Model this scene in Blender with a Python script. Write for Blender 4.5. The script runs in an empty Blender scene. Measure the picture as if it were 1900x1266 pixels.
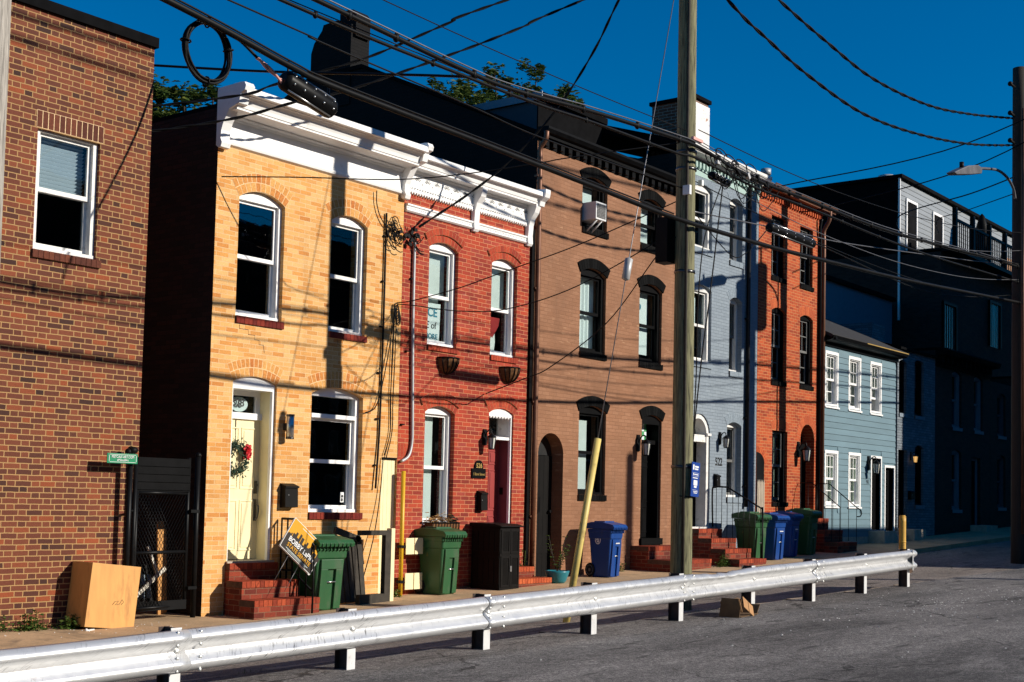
import bpy, bmesh, math, random
from mathutils import Vector, Matrix
from mathutils.geometry import tessellate_polygon
random.seed(11)
S = bpy.context.scene
C = S.collection
R = math.radians
PI = math.pi

# ------------------------------------------------------------ camera, world, sun
cam = bpy.data.cameras.new('camera')
cam.sensor_width = 36.0
cam.lens = 47.368
cam.shift_y = 0.0758
cam.clip_start = 0.05
cam.clip_end = 2000.0
co = bpy.data.objects.new('camera', cam)
C.objects.link(co)
S.camera = co
_yaw, _pit, _rol = R(37.8893), R(3.4327), 0.0229
_f = Vector((math.cos(_yaw)*math.cos(_pit), math.sin(_yaw)*math.cos(_pit), math.sin(_pit)))
_r = Vector((math.sin(_yaw), -math.cos(_yaw), 0))
_u = _r.cross(_f)
_r2 = math.cos(_rol)*_r + math.sin(_rol)*_u
_u2 = math.cos(_rol)*_u - math.sin(_rol)*_r
_m = Matrix((_r2, _u2, -_f)).transposed().to_4x4()
_m.translation = Vector((0, 0, 1.5))
co.matrix_world = _m

SUN = Vector((0.45, -1.0, 0.47)).normalized()      # direction towards the sun
SEL = math.asin(SUN.z)
W = bpy.data.worlds.new('World')
S.world = W
W.use_nodes = True
wn = W.node_tree
bg = wn.nodes['Background']
sky = wn.nodes.new('ShaderNodeTexSky')
sky.sky_type = 'NISHITA'
sky.sun_disc = False
sky.sun_elevation = SEL
sky.sun_rotation = math.atan2(SUN.x, SUN.y)
sky.altitude = 0.0
sky.air_density = 1.0
sky.dust_density = 0.0
sky.ozone_density = 6.0
hs = wn.nodes.new('ShaderNodeHueSaturation')
hs.inputs['Saturation'].default_value = 1.6
wn.links.new(sky.outputs[0], hs.inputs['Color'])
wn.links.new(hs.outputs[0], bg.inputs[0])
bg.inputs[1].default_value = 0.084
sl = bpy.data.lights.new('sun', 'SUN')
sl.energy = 5.0
sl.angle = R(0.5)
sl.color = (1.0, 0.93, 0.82)
so = bpy.data.objects.new('sun', sl)
C.objects.link(so)
so.rotation_euler = SUN.to_track_quat('Z', 'Y').to_euler()
S.view_settings.view_transform = 'Standard'
S.view_settings.look = 'None'
S.view_settings.exposure = 0.22
S.view_settings.gamma = 1.0

# ------------------------------------------------------------ materials
MATS = {}

class NT:
    def __init__(self, m):
        self.t = m.node_tree
    def n(self, kind, **kw):
        o = self.t.nodes.new(kind)
        for k, v in kw.items():
            setattr(o, k, v)
        return o
    def l(self, a, b):
        self.t.links.new(a, b)
    def m(self, op, a, b=None, c=None):
        o = self.n('ShaderNodeMath', operation=op)
        for i, x in enumerate((a, b, c)):
            if x is None:
                continue
            if isinstance(x, (int, float)):
                o.inputs[i].default_value = x
            else:
                self.l(x, o.inputs[i])
        return o.outputs[0]
    def mix(self, f, a, b, mode='MIX'):
        o = self.n('ShaderNodeMix', data_type='RGBA', blend_type=mode)
        for s, x in ((o.inputs[0], f), (o.inputs[6], a), (o.inputs[7], b)):
            if isinstance(x, (int, float)):
                s.default_value = x
            elif isinstance(x, tuple):
                s.default_value = (*x, 1) if len(x) == 3 else x
            else:
                self.l(x, s)
        return o.outputs[2]
    def ramp(self, f, stops, interp='LINEAR'):
        o = self.n('ShaderNodeValToRGB')
        o.color_ramp.interpolation = interp
        e = o.color_ramp.elements
        while len(e) < len(stops):
            e.new(0.5)
        for el, (p, c) in zip(e, stops):
            el.position = p
            el.color = (*c, 1) if len(c) == 3 else c
        self.l(f, o.inputs[0])
        return o.outputs[0]
    def noise(self, scale, detail=4, vec=None, rough=0.55, dim='3D'):
        o = self.n('ShaderNodeTexNoise')
        o.inputs['Scale'].default_value = scale
        o.inputs['Detail'].default_value = detail
        o.inputs['Roughness'].default_value = rough
        if vec is not None:
            self.l(vec, o.inputs['Vector'])
        return o.outputs[0]
    def obj(self):
        return self.n('ShaderNodeTexCoord').outputs['Object']
    def map(self, v, a, b, c=0.0, d=1.0, smooth=False):
        o = self.n('ShaderNodeMapRange')
        if smooth:
            o.interpolation_type = 'SMOOTHSTEP'
        self.l(v, o.inputs[0])
        for i, x in enumerate((a, b, c, d)):
            o.inputs[i+1].default_value = x
        return o.outputs[0]
    def scalevec(self, v, s):
        o = self.n('ShaderNodeMapping')
        o.inputs['Scale'].default_value = s
        self.l(v, o.inputs[0])
        return o.outputs[0]
    def bump(self, h, strength=0.3, dist=0.01):
        o = self.n('ShaderNodeBump')
        o.inputs['Strength'].default_value = strength
        o.inputs['Distance'].default_value = dist
        self.l(h, o.inputs['Height'])
        return o.outputs[0]

def new_mat(name):
    m = bpy.data.materials.new(name)
    m.use_nodes = True
    MATS[name] = m
    return m, NT(m), m.node_tree.nodes['Principled BSDF']

def simple(name, col, rough=0.6, metal=0.0, var=0.15, scale=6.0, bump=0.0, spec=0.4, dirt=None, dscale=2.5, stretch=(1, 1, 1), dth=(0.52, 0.7)):
    m, t, b = new_mat(name)
    v = t.scalevec(t.obj(), stretch)
    nz = t.noise(scale, 5, v)
    f = t.map(nz, 0.3, 0.7, 1-var, 1+var)
    g = t.n('ShaderNodeVectorMath', operation='SCALE')
    g.inputs[0].default_value = col
    t.l(f, g.inputs['Scale'])
    c = g.outputs[0]
    if dirt:
        dn = t.map(t.noise(dscale, 6, v, 0.65), dth[0], dth[1])
        c = t.mix(dn, c, dirt)
    t.l(c, b.inputs['Base Color'])
    b.inputs['Roughness'].default_value = rough
    b.inputs['Metallic'].default_value = metal
    b.inputs['Specular IOR Level'].default_value = spec
    if bump:
        t.l(t.bump(t.noise(scale*4, 4, v), bump, 0.004), b.inputs['Normal'])
    return m

def brick(name, s, h, mort, palette, mcol, header=None, bump=0.5, stain=0.25, wob=0.004, mvar=0.3, patch=None, rough=0.85, msoft=0.35, streak=0.0):
    """running or flemish bond laid out on x+y / z of the object, every brick with its own tone"""
    m, t, b = new_mat(name)
    sep = t.n('ShaderNodeSeparateXYZ')
    oc = t.obj()
    t.l(oc, sep.inputs[0])
    w1 = t.noise(7.0, 2, oc)
    w2 = t.noise(5.0, 2, t.scalevec(oc, (1.3, 1.1, 0.9)))
    u = t.m('ADD', sep.outputs[0], sep.outputs[1])
    u = t.m('ADD', u, t.m('MULTIPLY', t.m('SUBTRACT', w1, 0.5), wob*5))
    v = t.m('ADD', sep.outputs[2], t.m('MULTIPLY', t.m('SUBTRACT', w2, 0.5), wob*3))
    v = t.m('ADD', v, 20.0)
    u = t.m('ADD', u, 50.0)
    vr = t.m('DIVIDE', v, h)
    row = t.m('FLOOR', vr)
    fv = t.m('MULTIPLY', t.m('FRACT', vr), h)
    P = s+mort if header is None else s+header+2*mort
    off = t.m('MULTIPLY', t.m('FRACT', t.m('MULTIPLY', row, 0.5)), P)
    uu = t.m('DIVIDE', t.m('ADD', u, off), P)
    idu = t.m('FLOOR', uu)
    fu = t.m('MULTIPLY', t.m('FRACT', uu), P)
    e = mort*msoft
    def edge(x, a, bb):   # 1 inside [a,b] softly
        return t.m('MULTIPLY', t.map(x, a-e, a+e, smooth=True), t.map(x, bb-e, bb+e, 1, 0, smooth=True))
    if header is None:
        bm = edge(fu, mort, P+1)
        cell = idu
    else:
        bm = t.m('ADD', edge(fu, mort, s+mort), edge(fu, s+2*mort, P+1))
        cell = t.m('ADD', t.m('MULTIPLY', idu, 2.0), t.m('GREATER_THAN', fu, s+1.5*mort))
    bm = t.m('MULTIPLY', bm, edge(fv, mort, h+1))
    cv = t.n('ShaderNodeCombineXYZ')
    t.l(cell, cv.inputs[0]); t.l(row, cv.inputs[1])
    wn_ = t.n('ShaderNodeTexWhiteNoise', noise_dimensions='2D')
    t.l(cv.outputs[0], wn_.inputs['Vector'])
    col = t.ramp(wn_.outputs['Value'], palette)
    grain = t.map(t.noise(60.0, 5, oc), 0.3, 0.7, 0.8, 1.18)
    big = t.map(t.noise(0.9, 6, oc, 0.65), 0.3, 0.7, 1-stain, 1+stain*0.7)
    k = t.n('ShaderNodeVectorMath', operation='SCALE')
    t.l(col, k.inputs[0]); t.l(t.m('MULTIPLY', grain, big), k.inputs['Scale'])
    col = k.outputs[0]
    mk = t.n('ShaderNodeVectorMath', operation='SCALE')
    mk.inputs[0].default_value = mcol
    t.l(t.map(t.noise(3.0, 6, oc, 0.7), 0.3, 0.7, 1-mvar, 1+mvar*0.4), mk.inputs['Scale'])
    col = t.mix(bm, mk.outputs[0], col)
    if patch:
        sv = t.scalevec(oc, (3.0, 3.0, 16.0))
        pn = t.m('MULTIPLY', t.map(t.noise(1.0, 4, sv, 0.6), 0.6, 0.72), t.map(t.noise(0.55, 3, oc), 0.47, 0.62))
        col = t.mix(t.m('MULTIPLY', pn, patch[1]), col, patch[0])
    if streak:
        sv = t.scalevec(oc, (5.0, 5.0, 0.35))
        sn = t.m('MULTIPLY', t.map(t.noise(1.0, 5, sv, 0.6), 0.56, 0.75), streak)
        col = t.mix(sn, col, (0.05, 0.04, 0.03))
    t.l(col, b.inputs['Base Color'])
    b.inputs['Roughness'].default_value = rough
    b.inputs['Specular IOR Level'].default_value = 0.25
    hgt = t.m('ADD', bm, t.m('MULTIPLY', t.noise(45.0, 4, oc), 0.5))
    t.l(t.bump(hgt, bump, 0.012), b.inputs['Normal'])
    return m

def island(name, palette, rough=0.85, bump=0.3, spec=0.2):
    """separate bricks: every island its own tone"""
    m, t, b = new_mat(name)
    g = t.n('ShaderNodeNewGeometry')
    col = t.ramp(g.outputs['Random Per Island'], palette)
    k = t.n('ShaderNodeVectorMath', operation='SCALE')
    t.l(col, k.inputs[0])
    t.l(t.map(t.noise(35.0, 5, t.obj()), 0.3, 0.7, 0.75, 1.2), k.inputs['Scale'])
    t.l(k.outputs[0], b.inputs['Base Color'])
    b.inputs['Roughness'].default_value = rough
    b.inputs['Specular IOR Level'].default_value = spec
    t.l(t.bump(t.noise(50.0, 4, t.obj()), bump, 0.006), b.inputs['Normal'])
    return m

def glass(name, tint=(0.8, 0.85, 0.85), refl=0.06, rough=0.015):
    m = bpy.data.materials.new(name)
    m.use_nodes = True
    MATS[name] = m
    t = NT(m)
    t.t.nodes.clear()
    out = t.n('ShaderNodeOutputMaterial')
    tr = t.n('ShaderNodeBsdfTransparent')
    tr.inputs[0].default_value = (*tint, 1)
    gl = t.n('ShaderNodeBsdfGlossy')
    gl.inputs['Roughness'].default_value = rough
    gl.inputs['Color'].default_value = (1, 1, 1, 1)
    nz = t.noise(1.7, 2, t.obj())
    t.l(t.bump(nz, 0.03, 0.05), gl.inputs['Normal'])
    lw = t.n('ShaderNodeLayerWeight')
    fac = t.m('ADD', t.m('MULTIPLY', t.m('POWER', lw.outputs['Facing'], 5.0), 0.9), refl)
    mx = t.n('ShaderNodeMixShader')
    t.l(fac, mx.inputs[0]); t.l(tr.outputs[0], mx.inputs[1]); t.l(gl.outputs[0], mx.inputs[2])
    t.l(mx.outputs[0], out.inputs[0])
    return m

# bricks
brick('brick_brown', 0.2, 0.0677, 0.0125, [(0, (0.042, 0.018, 0.014)), (0.12, (0.09, 0.029, 0.018)), (0.5, (0.15, 0.042, 0.022)), (0.85, (0.18, 0.052, 0.025)), (0.96, (0.25, 0.06, 0.022))],
      (0.40, 0.235, 0.098), header=0.096, bump=0.5, stain=0.15, streak=0.15, mvar=0.12, msoft=0.28)
brick('brick_yellow', 0.205, 0.0627, 0.007, [(0, (0.52, 0.20, 0.048)), (0.12, (0.61, 0.28, 0.075)), (0.45, (0.67, 0.355, 0.12)), (0.85, (0.70, 0.41, 0.165)), (1, (0.56, 0.25, 0.065))],
      (0.76, 0.55, 0.31), bump=0.3, stain=0.17, wob=0.003, streak=0.16)
brick('brick_red', 0.205, 0.0675, 0.008, [(0, (0.22, 0.028, 0.018)), (0.4, (0.33, 0.042, 0.021)), (0.8, (0.40, 0.056, 0.023)), (1, (0.30, 0.05, 0.035))],
      (0.60, 0.27, 0.13), bump=0.35, stain=0.24, patch=((0.62, 0.42, 0.33), 0.45), streak=0.2)
brick('brick_brown_paint', 0.205, 0.068, 0.009, [(0, (0.25, 0.115, 0.058)), (0.6, (0.27, 0.127, 0.066)), (1, (0.29, 0.14, 0.075))],
      (0.252, 0.117, 0.060), bump=0.38, stain=0.24, patch=((0.55, 0.33, 0.19), 0.9), rough=0.75, streak=0.22)
brick('brick_grey_paint', 0.205, 0.068, 0.009, [(0, (0.205, 0.245, 0.285)), (0.6, (0.225, 0.268, 0.31)), (1, (0.24, 0.285, 0.325))],
      (0.19, 0.23, 0.27), bump=0.5, stain=0.1, rough=0.7)
brick('brick_orange', 0.205, 0.0685, 0.009, [(0, (0.25, 0.038, 0.014)), (0.4, (0.37, 0.062, 0.018)), (0.8, (0.44, 0.083, 0.024)), (1, (0.30, 0.05, 0.02))],
      (0.58, 0.27, 0.11), bump=0.4, stain=0.18)
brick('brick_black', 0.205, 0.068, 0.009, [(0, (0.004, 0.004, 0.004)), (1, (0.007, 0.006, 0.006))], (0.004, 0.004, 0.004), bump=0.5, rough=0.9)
brick('brick_alley_shaded', 0.205, 0.068, 0.010, [(0, (0.016, 0.009, 0.007)), (1, (0.034, 0.015, 0.011))], (0.015, 0.011, 0.009), bump=0.6)  # brick colour taken near black to carry the alley's shade
brick('brick_white_shaded', 0.205, 0.072, 0.010, [(0, (0.14, 0.165, 0.19)), (1, (0.22, 0.245, 0.27))], (0.09, 0.105, 0.12), bump=0.7)  # white brick, with the shade of the row darkened into its colour
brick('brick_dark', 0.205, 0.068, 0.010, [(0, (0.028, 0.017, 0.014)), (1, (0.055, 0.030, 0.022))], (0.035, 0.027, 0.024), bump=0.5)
brick('brick_steps', 0.2, 0.072, 0.009, [(0, (0.10, 0.018, 0.011)), (0.6, (0.18, 0.030, 0.015)), (1, (0.26, 0.045, 0.02))], (0.24, 0.12, 0.07), bump=0.5, stain=0.3)
brick('brick_chimney', 0.205, 0.068, 0.011, [(0, (0.14, 0.045, 0.025)), (1, (0.26, 0.09, 0.05))], (0.40, 0.33, 0.27), bump=0.5)
island('brickbits_yellow', [(0, (0.48, 0.16, 0.04)), (0.5, (0.58, 0.26, 0.07)), (1, (0.64, 0.33, 0.105))])
island('brickbits_red', [(0, (0.24, 0.033, 0.019)), (0.6, (0.36, 0.05, 0.022)), (1, (0.42, 0.065, 0.028))])
island('brickbits_oxblood', [(0, (0.10, 0.013, 0.010)), (0.6, (0.17, 0.021, 0.013)), (1, (0.22, 0.03, 0.016))])
island('brickbits_orange', [(0, (0.34, 0.058, 0.02)), (1, (0.50, 0.11, 0.035))])
island('brickbits_brown', [(0, (0.075, 0.024, 0.016)), (1, (0.14, 0.042, 0.022))])
island('brickbits_black', [(0, (0.003, 0.003, 0.003)), (1, (0.008, 0.008, 0.008))], 0.8, spec=0.04)
island('brickbits_grey', [(0, (0.2, 0.24, 0.28)), (1, (0.23, 0.275, 0.315))])
island('brickbits_steps', [(0, (0.16, 0.026, 0.013)), (0.5, (0.26, 0.042, 0.018)), (1, (0.36, 0.065, 0.025))])
simple('mortar_buff', (0.74, 0.52, 0.29), 0.9, var=0.25, scale=20)
simple('mortar_red', (0.50, 0.22, 0.11), 0.9, var=0.25, scale=20)
simple('mortar_dark', (0.10, 0.05, 0.03), 0.9, var=0.3, scale=20)
simple('white_paint', (0.80, 0.79, 0.77), 0.45, var=0.05, scale=3, dirt=(0.52, 0.49, 0.44), dscale=5, dth=(0.6, 0.85))
simple('white_old', (0.72, 0.70, 0.66), 0.55, var=0.10, scale=8, dirt=(0.33, 0.30, 0.26), dscale=9, dth=(0.58, 0.78))
simple('white_frame', (0.83, 0.82, 0.80), 0.35, var=0.03)
simple('cream_paint', (0.80, 0.70, 0.42), 0.4, var=0.05, dirt=(0.5, 0.4, 0.22), dscale=6, dth=(0.66, 0.9))
simple('black_paint', (0.0042, 0.0042, 0.0046), 0.45, var=0.3, spec=0.06)
simple('black_metal', (0.0059, 0.0059, 0.0063), 0.4, var=0.3, spec=0.12)
simple('black_plastic', (0.0067, 0.0059, 0.0055), 0.5, var=0.2, bump=0.1, spec=0.1)
simple('interior_dark', (0.010, 0.010, 0.011), 0.95, var=0.4, scale=2, spec=0.03)
simple('red_door', (0.28, 0.040, 0.035), 0.4, var=0.06)
simple('red_jamb', (0.17, 0.05, 0.06), 0.5, var=0.06)
simple('blind_white', (0.62, 0.74, 0.84), 0.6, var=0.04)
simple('curtain', (0.62, 0.68, 0.64), 0.8, var=0.06, scale=3)
simple('curtain_pale', (0.72, 0.80, 0.78), 0.8, var=0.05, scale=2)
simple('galvanised', (0.70, 0.71, 0.73), 0.5, metal=0.35, var=0.10, scale=5, bump=0.05, dirt=(0.40, 0.39, 0.36), dscale=7, stretch=(0.6, 3, 3), dth=(0.52, 0.75), spec=0.5)
simple('post_web_shaded', (0.045, 0.030, 0.026), 0.8, var=0.4, scale=9)  # web and rear flange: rust brown, with the recess shade darkened in
simple('galv_post', (0.62, 0.62, 0.62), 0.55, metal=0.3, var=0.12, scale=9, dirt=(0.22, 0.12, 0.07), dscale=12, dth=(0.62, 0.8))
simple('bolt_steel', (0.62, 0.62, 0.60), 0.4, metal=0.7, var=0.1)
simple('wood_grey', (0.34, 0.31, 0.27), 0.85, var=0.35, scale=9, stretch=(8, 8, 0.5), bump=0.5, dirt=(0.08, 0.07, 0.06), dscale=5)
simple('window_grey', (0.13, 0.13, 0.125), 0.5)
simple('wood_pole', (0.185, 0.175, 0.095), 0.9, var=0.45, scale=10, stretch=(7, 7, 0.35), bump=0.6, dirt=(0.03, 0.026, 0.016), dscale=7, dth=(0.50, 0.66))
simple('wood_pole_brown', (0.03, 0.023, 0.017), 0.85, var=0.3, scale=10, stretch=(7, 7, 0.4), bump=0.5)
simple('plywood', (0.60, 0.30, 0.085), 0.55, var=0.12, scale=4, stretch=(2, 2, 0.4), dirt=(0.38, 0.17, 0.05), dscale=3, dth=(0.56, 0.72))
simple('board_raw', (0.50, 0.24, 0.07), 0.75, var=0.3, scale=8, stretch=(6, 6, 0.5))
simple('board_white', (0.62, 0.58, 0.50), 0.7, var=0.2, scale=9, dirt=(0.2, 0.15, 0.1), dscale=10)
simple('board_charred', (0.035, 0.028, 0.020), 0.8, var=0.4, scale=9, bump=0.3)
simple('yellow_paint', (0.62, 0.36, 0.012), 0.45, var=0.08, dirt=(0.3, 0.17, 0.03), dscale=6, dth=(0.62, 0.8))
simple('yellow_pale', (0.66, 0.50, 0.15), 0.5, var=0.10, dirt=(0.40, 0.27, 0.08), dscale=5)
simple('yellow_bollard', (0.58, 0.33, 0.05), 0.55, var=0.15, dirt=(0.26, 0.13, 0.04), dscale=9)
simple('green_bin', (0.020, 0.088, 0.030), 0.42, var=0.10, scale=3, bump=0.05, dirt=(0.075, 0.10, 0.06), dscale=3.5, dth=(0.54, 0.74), stretch=(1, 1, 0.45))
simple('olive_bin', (0.085, 0.105, 0.022), 0.45, var=0.10, scale=3)
simple('blue_bin', (0.004, 0.046, 0.215), 0.38, var=0.10, scale=3, bump=0.05, dirt=(0.035, 0.06, 0.14), dscale=3.5, dth=(0.56, 0.76), stretch=(1, 1, 0.45))
simple('rubber', (0.0050, 0.0050, 0.0050), 0.8, var=0.2)
simple('steel_dark', (0.10, 0.10, 0.10), 0.3, metal=0.9, var=0.1)
simple('steel_bright', (0.55, 0.55, 0.55), 0.28, metal=0.9, var=0.1)
simple('cable_black', (0.0055, 0.0055, 0.0059), 0.5, var=0.3, spec=0.12)
simple('cable_grey', (0.16, 0.16, 0.17), 0.4, metal=0.6, var=0.2)
simple('conduit', (0.42, 0.42, 0.42), 0.5, metal=0.3, var=0.15)
simple('copper_brown', (0.15, 0.065, 0.035), 0.45, metal=0.4, var=0.2)
simple('pink_sleeve', (0.70, 0.35, 0.30), 0.5)
simple('sign_green', (0.0, 0.20, 0.085), 0.4, var=0.05)
simple('sign_white', (0.80, 0.80, 0.78), 0.5, var=0.02)
simple('sign_blue', (0.006, 0.045, 0.26), 0.4, var=0.05)
simple('sign_lightblue', (0.02, 0.27, 0.62), 0.4, var=0.02)
simple('sign_amber', (0.62, 0.30, 0.008), 0.5, var=0.04)
simple('sign_black', (0.020, 0.014, 0.010), 0.5, var=0.05)
simple('gold', (0.50, 0.33, 0.10), 0.4, metal=0.5)
simple('red_flag', (0.33, 0.012, 0.012), 0.8)
simple('paper', (0.66, 0.74, 0.72), 0.8, var=0.03)
simple('teal_ink', (0.03, 0.20, 0.28), 0.8)
simple('coco', (0.17, 0.075, 0.026), 0.95, var=0.4, scale=30, bump=0.6)
simple('dead_leaf', (0.34, 0.19, 0.07), 0.9, var=0.5, scale=40)
simple('wreath_green', (0.012, 0.035, 0.018), 0.8, var=0.5, scale=40)
simple('bow_red', (0.50, 0.006, 0.012), 0.6, var=0.2)
simple('pot_teal', (0.02, 0.17, 0.21), 0.35, var=0.12, scale=4)
simple('soil', (0.04, 0.028, 0.02), 0.95, var=0.4)
simple('cardboard', (0.38, 0.20, 0.085), 0.85, var=0.12)
simple('cardboard_dark', (0.13, 0.075, 0.035), 0.85, var=0.25)  # inner and side panels: shade put into a darker cardboard tone
simple('mint_paint', (0.33, 0.46, 0.42), 0.6, var=0.05)
simple('shingle', (0.028, 0.026, 0.026), 0.9, var=0.3, scale=14, bump=0.6)
simple('roof_black', (0.0050, 0.0050, 0.0055), 0.85, var=0.3, scale=5, spec=0.04)
simple('stucco_white', (0.72, 0.70, 0.67), 0.8, var=0.08, scale=5, bump=0.4, dirt=(0.30, 0.11, 0.05), dscale=3.5, dth=(0.62, 0.68))
simple('dormer_grey', (0.06, 0.07, 0.085), 0.7, var=0.1)
simple('fascia_pale', (0.22, 0.27, 0.32), 0.5, var=0.05)
simple('siding_white_shaded', (0.13, 0.18, 0.22), 0.6, var=0.08)  # pale siding lowered in tone, shade is part of the colour
simple('stone_step', (0.42, 0.36, 0.28), 0.85, var=0.2)
simple('picket', (0.40, 0.33, 0.25), 0.8, var=0.25, scale=9, stretch=(6, 6, 0.5))
simple('stain_a', (0.5, 0.12, 0.10), 0.3)
simple('stain_b', (0.08, 0.35, 0.14), 0.3)
simple('lamp_glass', (0.55, 0.55, 0.50), 0.15, var=0.05)
simple('ac_white', (0.66, 0.66, 0.66), 0.5, var=0.06)
simple('ac_grille', (0.12, 0.12, 0.12), 0.5, metal=0.5, var=0.5, scale=25)
simple('number_black', (0.012, 0.012, 0.012), 0.5)
simple('patch_orange', (0.34, 0.19, 0.11), 0.9, var=0.45, scale=14, bump=0.6)
simple('litter', (0.75, 0.74, 0.72), 0.7)
glass('glass', (0.88, 0.91, 0.91), refl=0.02)
glass('glass_sky', (0.4, 0.45, 0.5), 0.085)
glass('glass_old', (0.8, 0.85, 0.8), 0.03)

def lap_siding(name, col, pitch, line, axis=2):
    m, t, b = new_mat(name)
    oc = t.obj()
    sep = t.n('ShaderNodeSeparateXYZ')
    t.l(oc, sep.inputs[0])
    big = t.map(t.noise(1.2, 5, t.scalevec(oc, (1, 1, 4)), 0.6), 0.3, 0.7, 0.9, 1.08)
    row = t.m('FLOOR', t.m('DIVIDE', sep.outputs[2], pitch))
    wn_ = t.n('ShaderNodeTexWhiteNoise', noise_dimensions='1D')
    t.l(row, wn_.inputs['W'])
    g = t.n('ShaderNodeVectorMath', operation='SCALE')
    g.inputs[0].default_value = col
    t.l(t.m('MULTIPLY', big, t.map(wn_.outputs['Value'], 0, 1, 0.93, 1.05)), g.inputs['Scale'])
    t.l(g.outputs[0], b.inputs['Base Color'])
    b.inputs['Roughness'].default_value = 0.5
    t.l(t.bump(t.noise(30, 4, t.scalevec(oc, (0.3, 0.3, 5))), 0.12, 0.004), b.inputs['Normal'])
    return m
lap_siding('siding_blue', (0.125, 0.205, 0.245), 0.15, 0.1)
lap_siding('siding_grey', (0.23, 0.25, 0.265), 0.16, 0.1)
lap_siding('siding_shade', (0.10, 0.13, 0.16), 0.15, 0.1)  # side walls: darker copy of the siding with shade in the colour

def asphalt(name, col, lite, blotch):
    m, t, b = new_mat(name)
    oc = t.obj()
    fine = t.noise(90.0, 3, oc, 0.8)
    mid = t.noise(34.0, 4, oc, 0.8)
    crs = t.noise(11.0, 5, oc, 0.8)
    big = t.noise(1.0, 8, t.scalevec(oc, (0.22, 0.8, 1)), 0.66)
    tone = t.m('ADD', t.m('MULTIPLY', fine, 0.45), t.m('ADD', t.m('MULTIPLY', mid, 0.35), t.m('MULTIPLY', crs, 0.2)))
    c = t.ramp(t.map(tone, 0.36, 0.64), [(0, tuple(x*0.18 for x in col)), (0.45, tuple(x*0.9 for x in col)), (0.75, tuple((x+y)/2 for x, y in zip(col, lite))), (1, lite)])
    k = t.n('ShaderNodeVectorMath', operation='SCALE')
    t.l(c, k.inputs[0]); t.l(t.map(big, 0.36, 0.64, 1-blotch, 1+blotch), k.inputs['Scale'])
    c = k.outputs[0]
    # worn pale scuffs and dark streaks painted in for soft wire shadows on the lot
    dust = t.m('MULTIPLY', t.m('MULTIPLY', t.map(t.noise(1.0, 7, t.scalevec(oc, (0.5, 2.2, 1)), 0.7), 0.56, 0.68), t.map(mid, 0.4, 0.6)), 0.6)
    c = t.mix(dust, c, (0.44, 0.41, 0.38))
    shadow_streaks = t.m('MULTIPLY', t.map(t.noise(1.0, 6, t.scalevec(oc, (0.9, 4.0, 1)), 0.6), 0.60, 0.66), 0.65)
    c = t.mix(shadow_streaks, c, (0.03, 0.028, 0.027))
    # cracks along warped cell edges
    wv = t.n('ShaderNodeVectorMath', operation='ADD')
    nz3 = t.n('ShaderNodeTexNoise'); nz3.inputs['Scale'].default_value = 1.3; nz3.inputs['Detail'].default_value = 6
    t.l(oc, nz3.inputs['Vector']); t.l(oc, wv.inputs[0]); t.l(nz3.outputs['Color'], wv.inputs[1])
    ve = t.n('ShaderNodeTexVoronoi', feature='DISTANCE_TO_EDGE'); ve.inputs['Scale'].default_value = 0.38
    t.l(wv.outputs[0], ve.inputs['Vector'])
    crk = t.m('MULTIPLY', t.m('LESS_THAN', ve.outputs['Distance'], 0.006), t.map(t.noise(0.5, 3, oc), 0.45, 0.55))
    c = t.mix(t.m('MULTIPLY', crk, 0.8), c, (0.02, 0.018, 0.016))
    t.l(c, b.inputs['Base Color'])
    b.inputs['Roughness'].default_value = 0.85
    b.inputs['Specular IOR Level'].default_value = 0.3
    hh = t.m('ADD', fine, t.m('MULTIPLY', mid, 0.6))
    t.l(t.bump(hh, 1.0, 0.012), b.inputs['Normal'])
    return m
asphalt('asphalt_lot', (0.115, 0.107, 0.103), (0.50, 0.46, 0.43), 0.45)
asphalt('asphalt_street', (0.19, 0.16, 0.14), (0.55, 0.47, 0.40), 0.25)

def concrete(name, col):
    m, t, b = new_mat(name)
    oc = t.obj()
    n1 = t.map(t.noise(1.1, 7, oc, 0.68), 0.3, 0.7, 0.68, 1.22)
    n2 = t.map(t.noise(40.0, 4, oc), 0.3, 0.7, 0.8, 1.15)
    k = t.n('ShaderNodeVectorMath', operation='SCALE')
    k.inputs[0].default_value = col
    t.l(t.m('MULTIPLY', n1, n2), k.inputs['Scale'])
    sep = t.n('ShaderNodeSeparateXYZ')
    t.l(oc, sep.inputs[0])
    fr = t.m('FRACT', t.m('DIVIDE', sep.outputs[0], 1.5))
    ln = t.m('LESS_THAN', fr, 0.012)
    c = t.mix(t.m('MULTIPLY', ln, 0.7), k.outputs[0], tuple(x*0.25 for x in col))
    c = t.mix(t.m('MULTIPLY', t.map(t.noise(2.6, 6, oc, 0.7), 0.58, 0.72), 0.7), c, (0.09, 0.065, 0.045))
    t.l(c, b.inputs['Base Color'])
    b.inputs['Roughness'].default_value = 0.9
    t.l(t.bump(t.noise(50.0, 4, oc), 0.5, 0.006), b.inputs['Normal'])
    return m
concrete('sidewalk_concrete', (0.50, 0.33, 0.18))
concrete('kerb_concrete', (0.42, 0.32, 0.22))
simple('ground_earth', (0.10, 0.085, 0.07), 0.95, var=0.3, scale=0.5)

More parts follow.
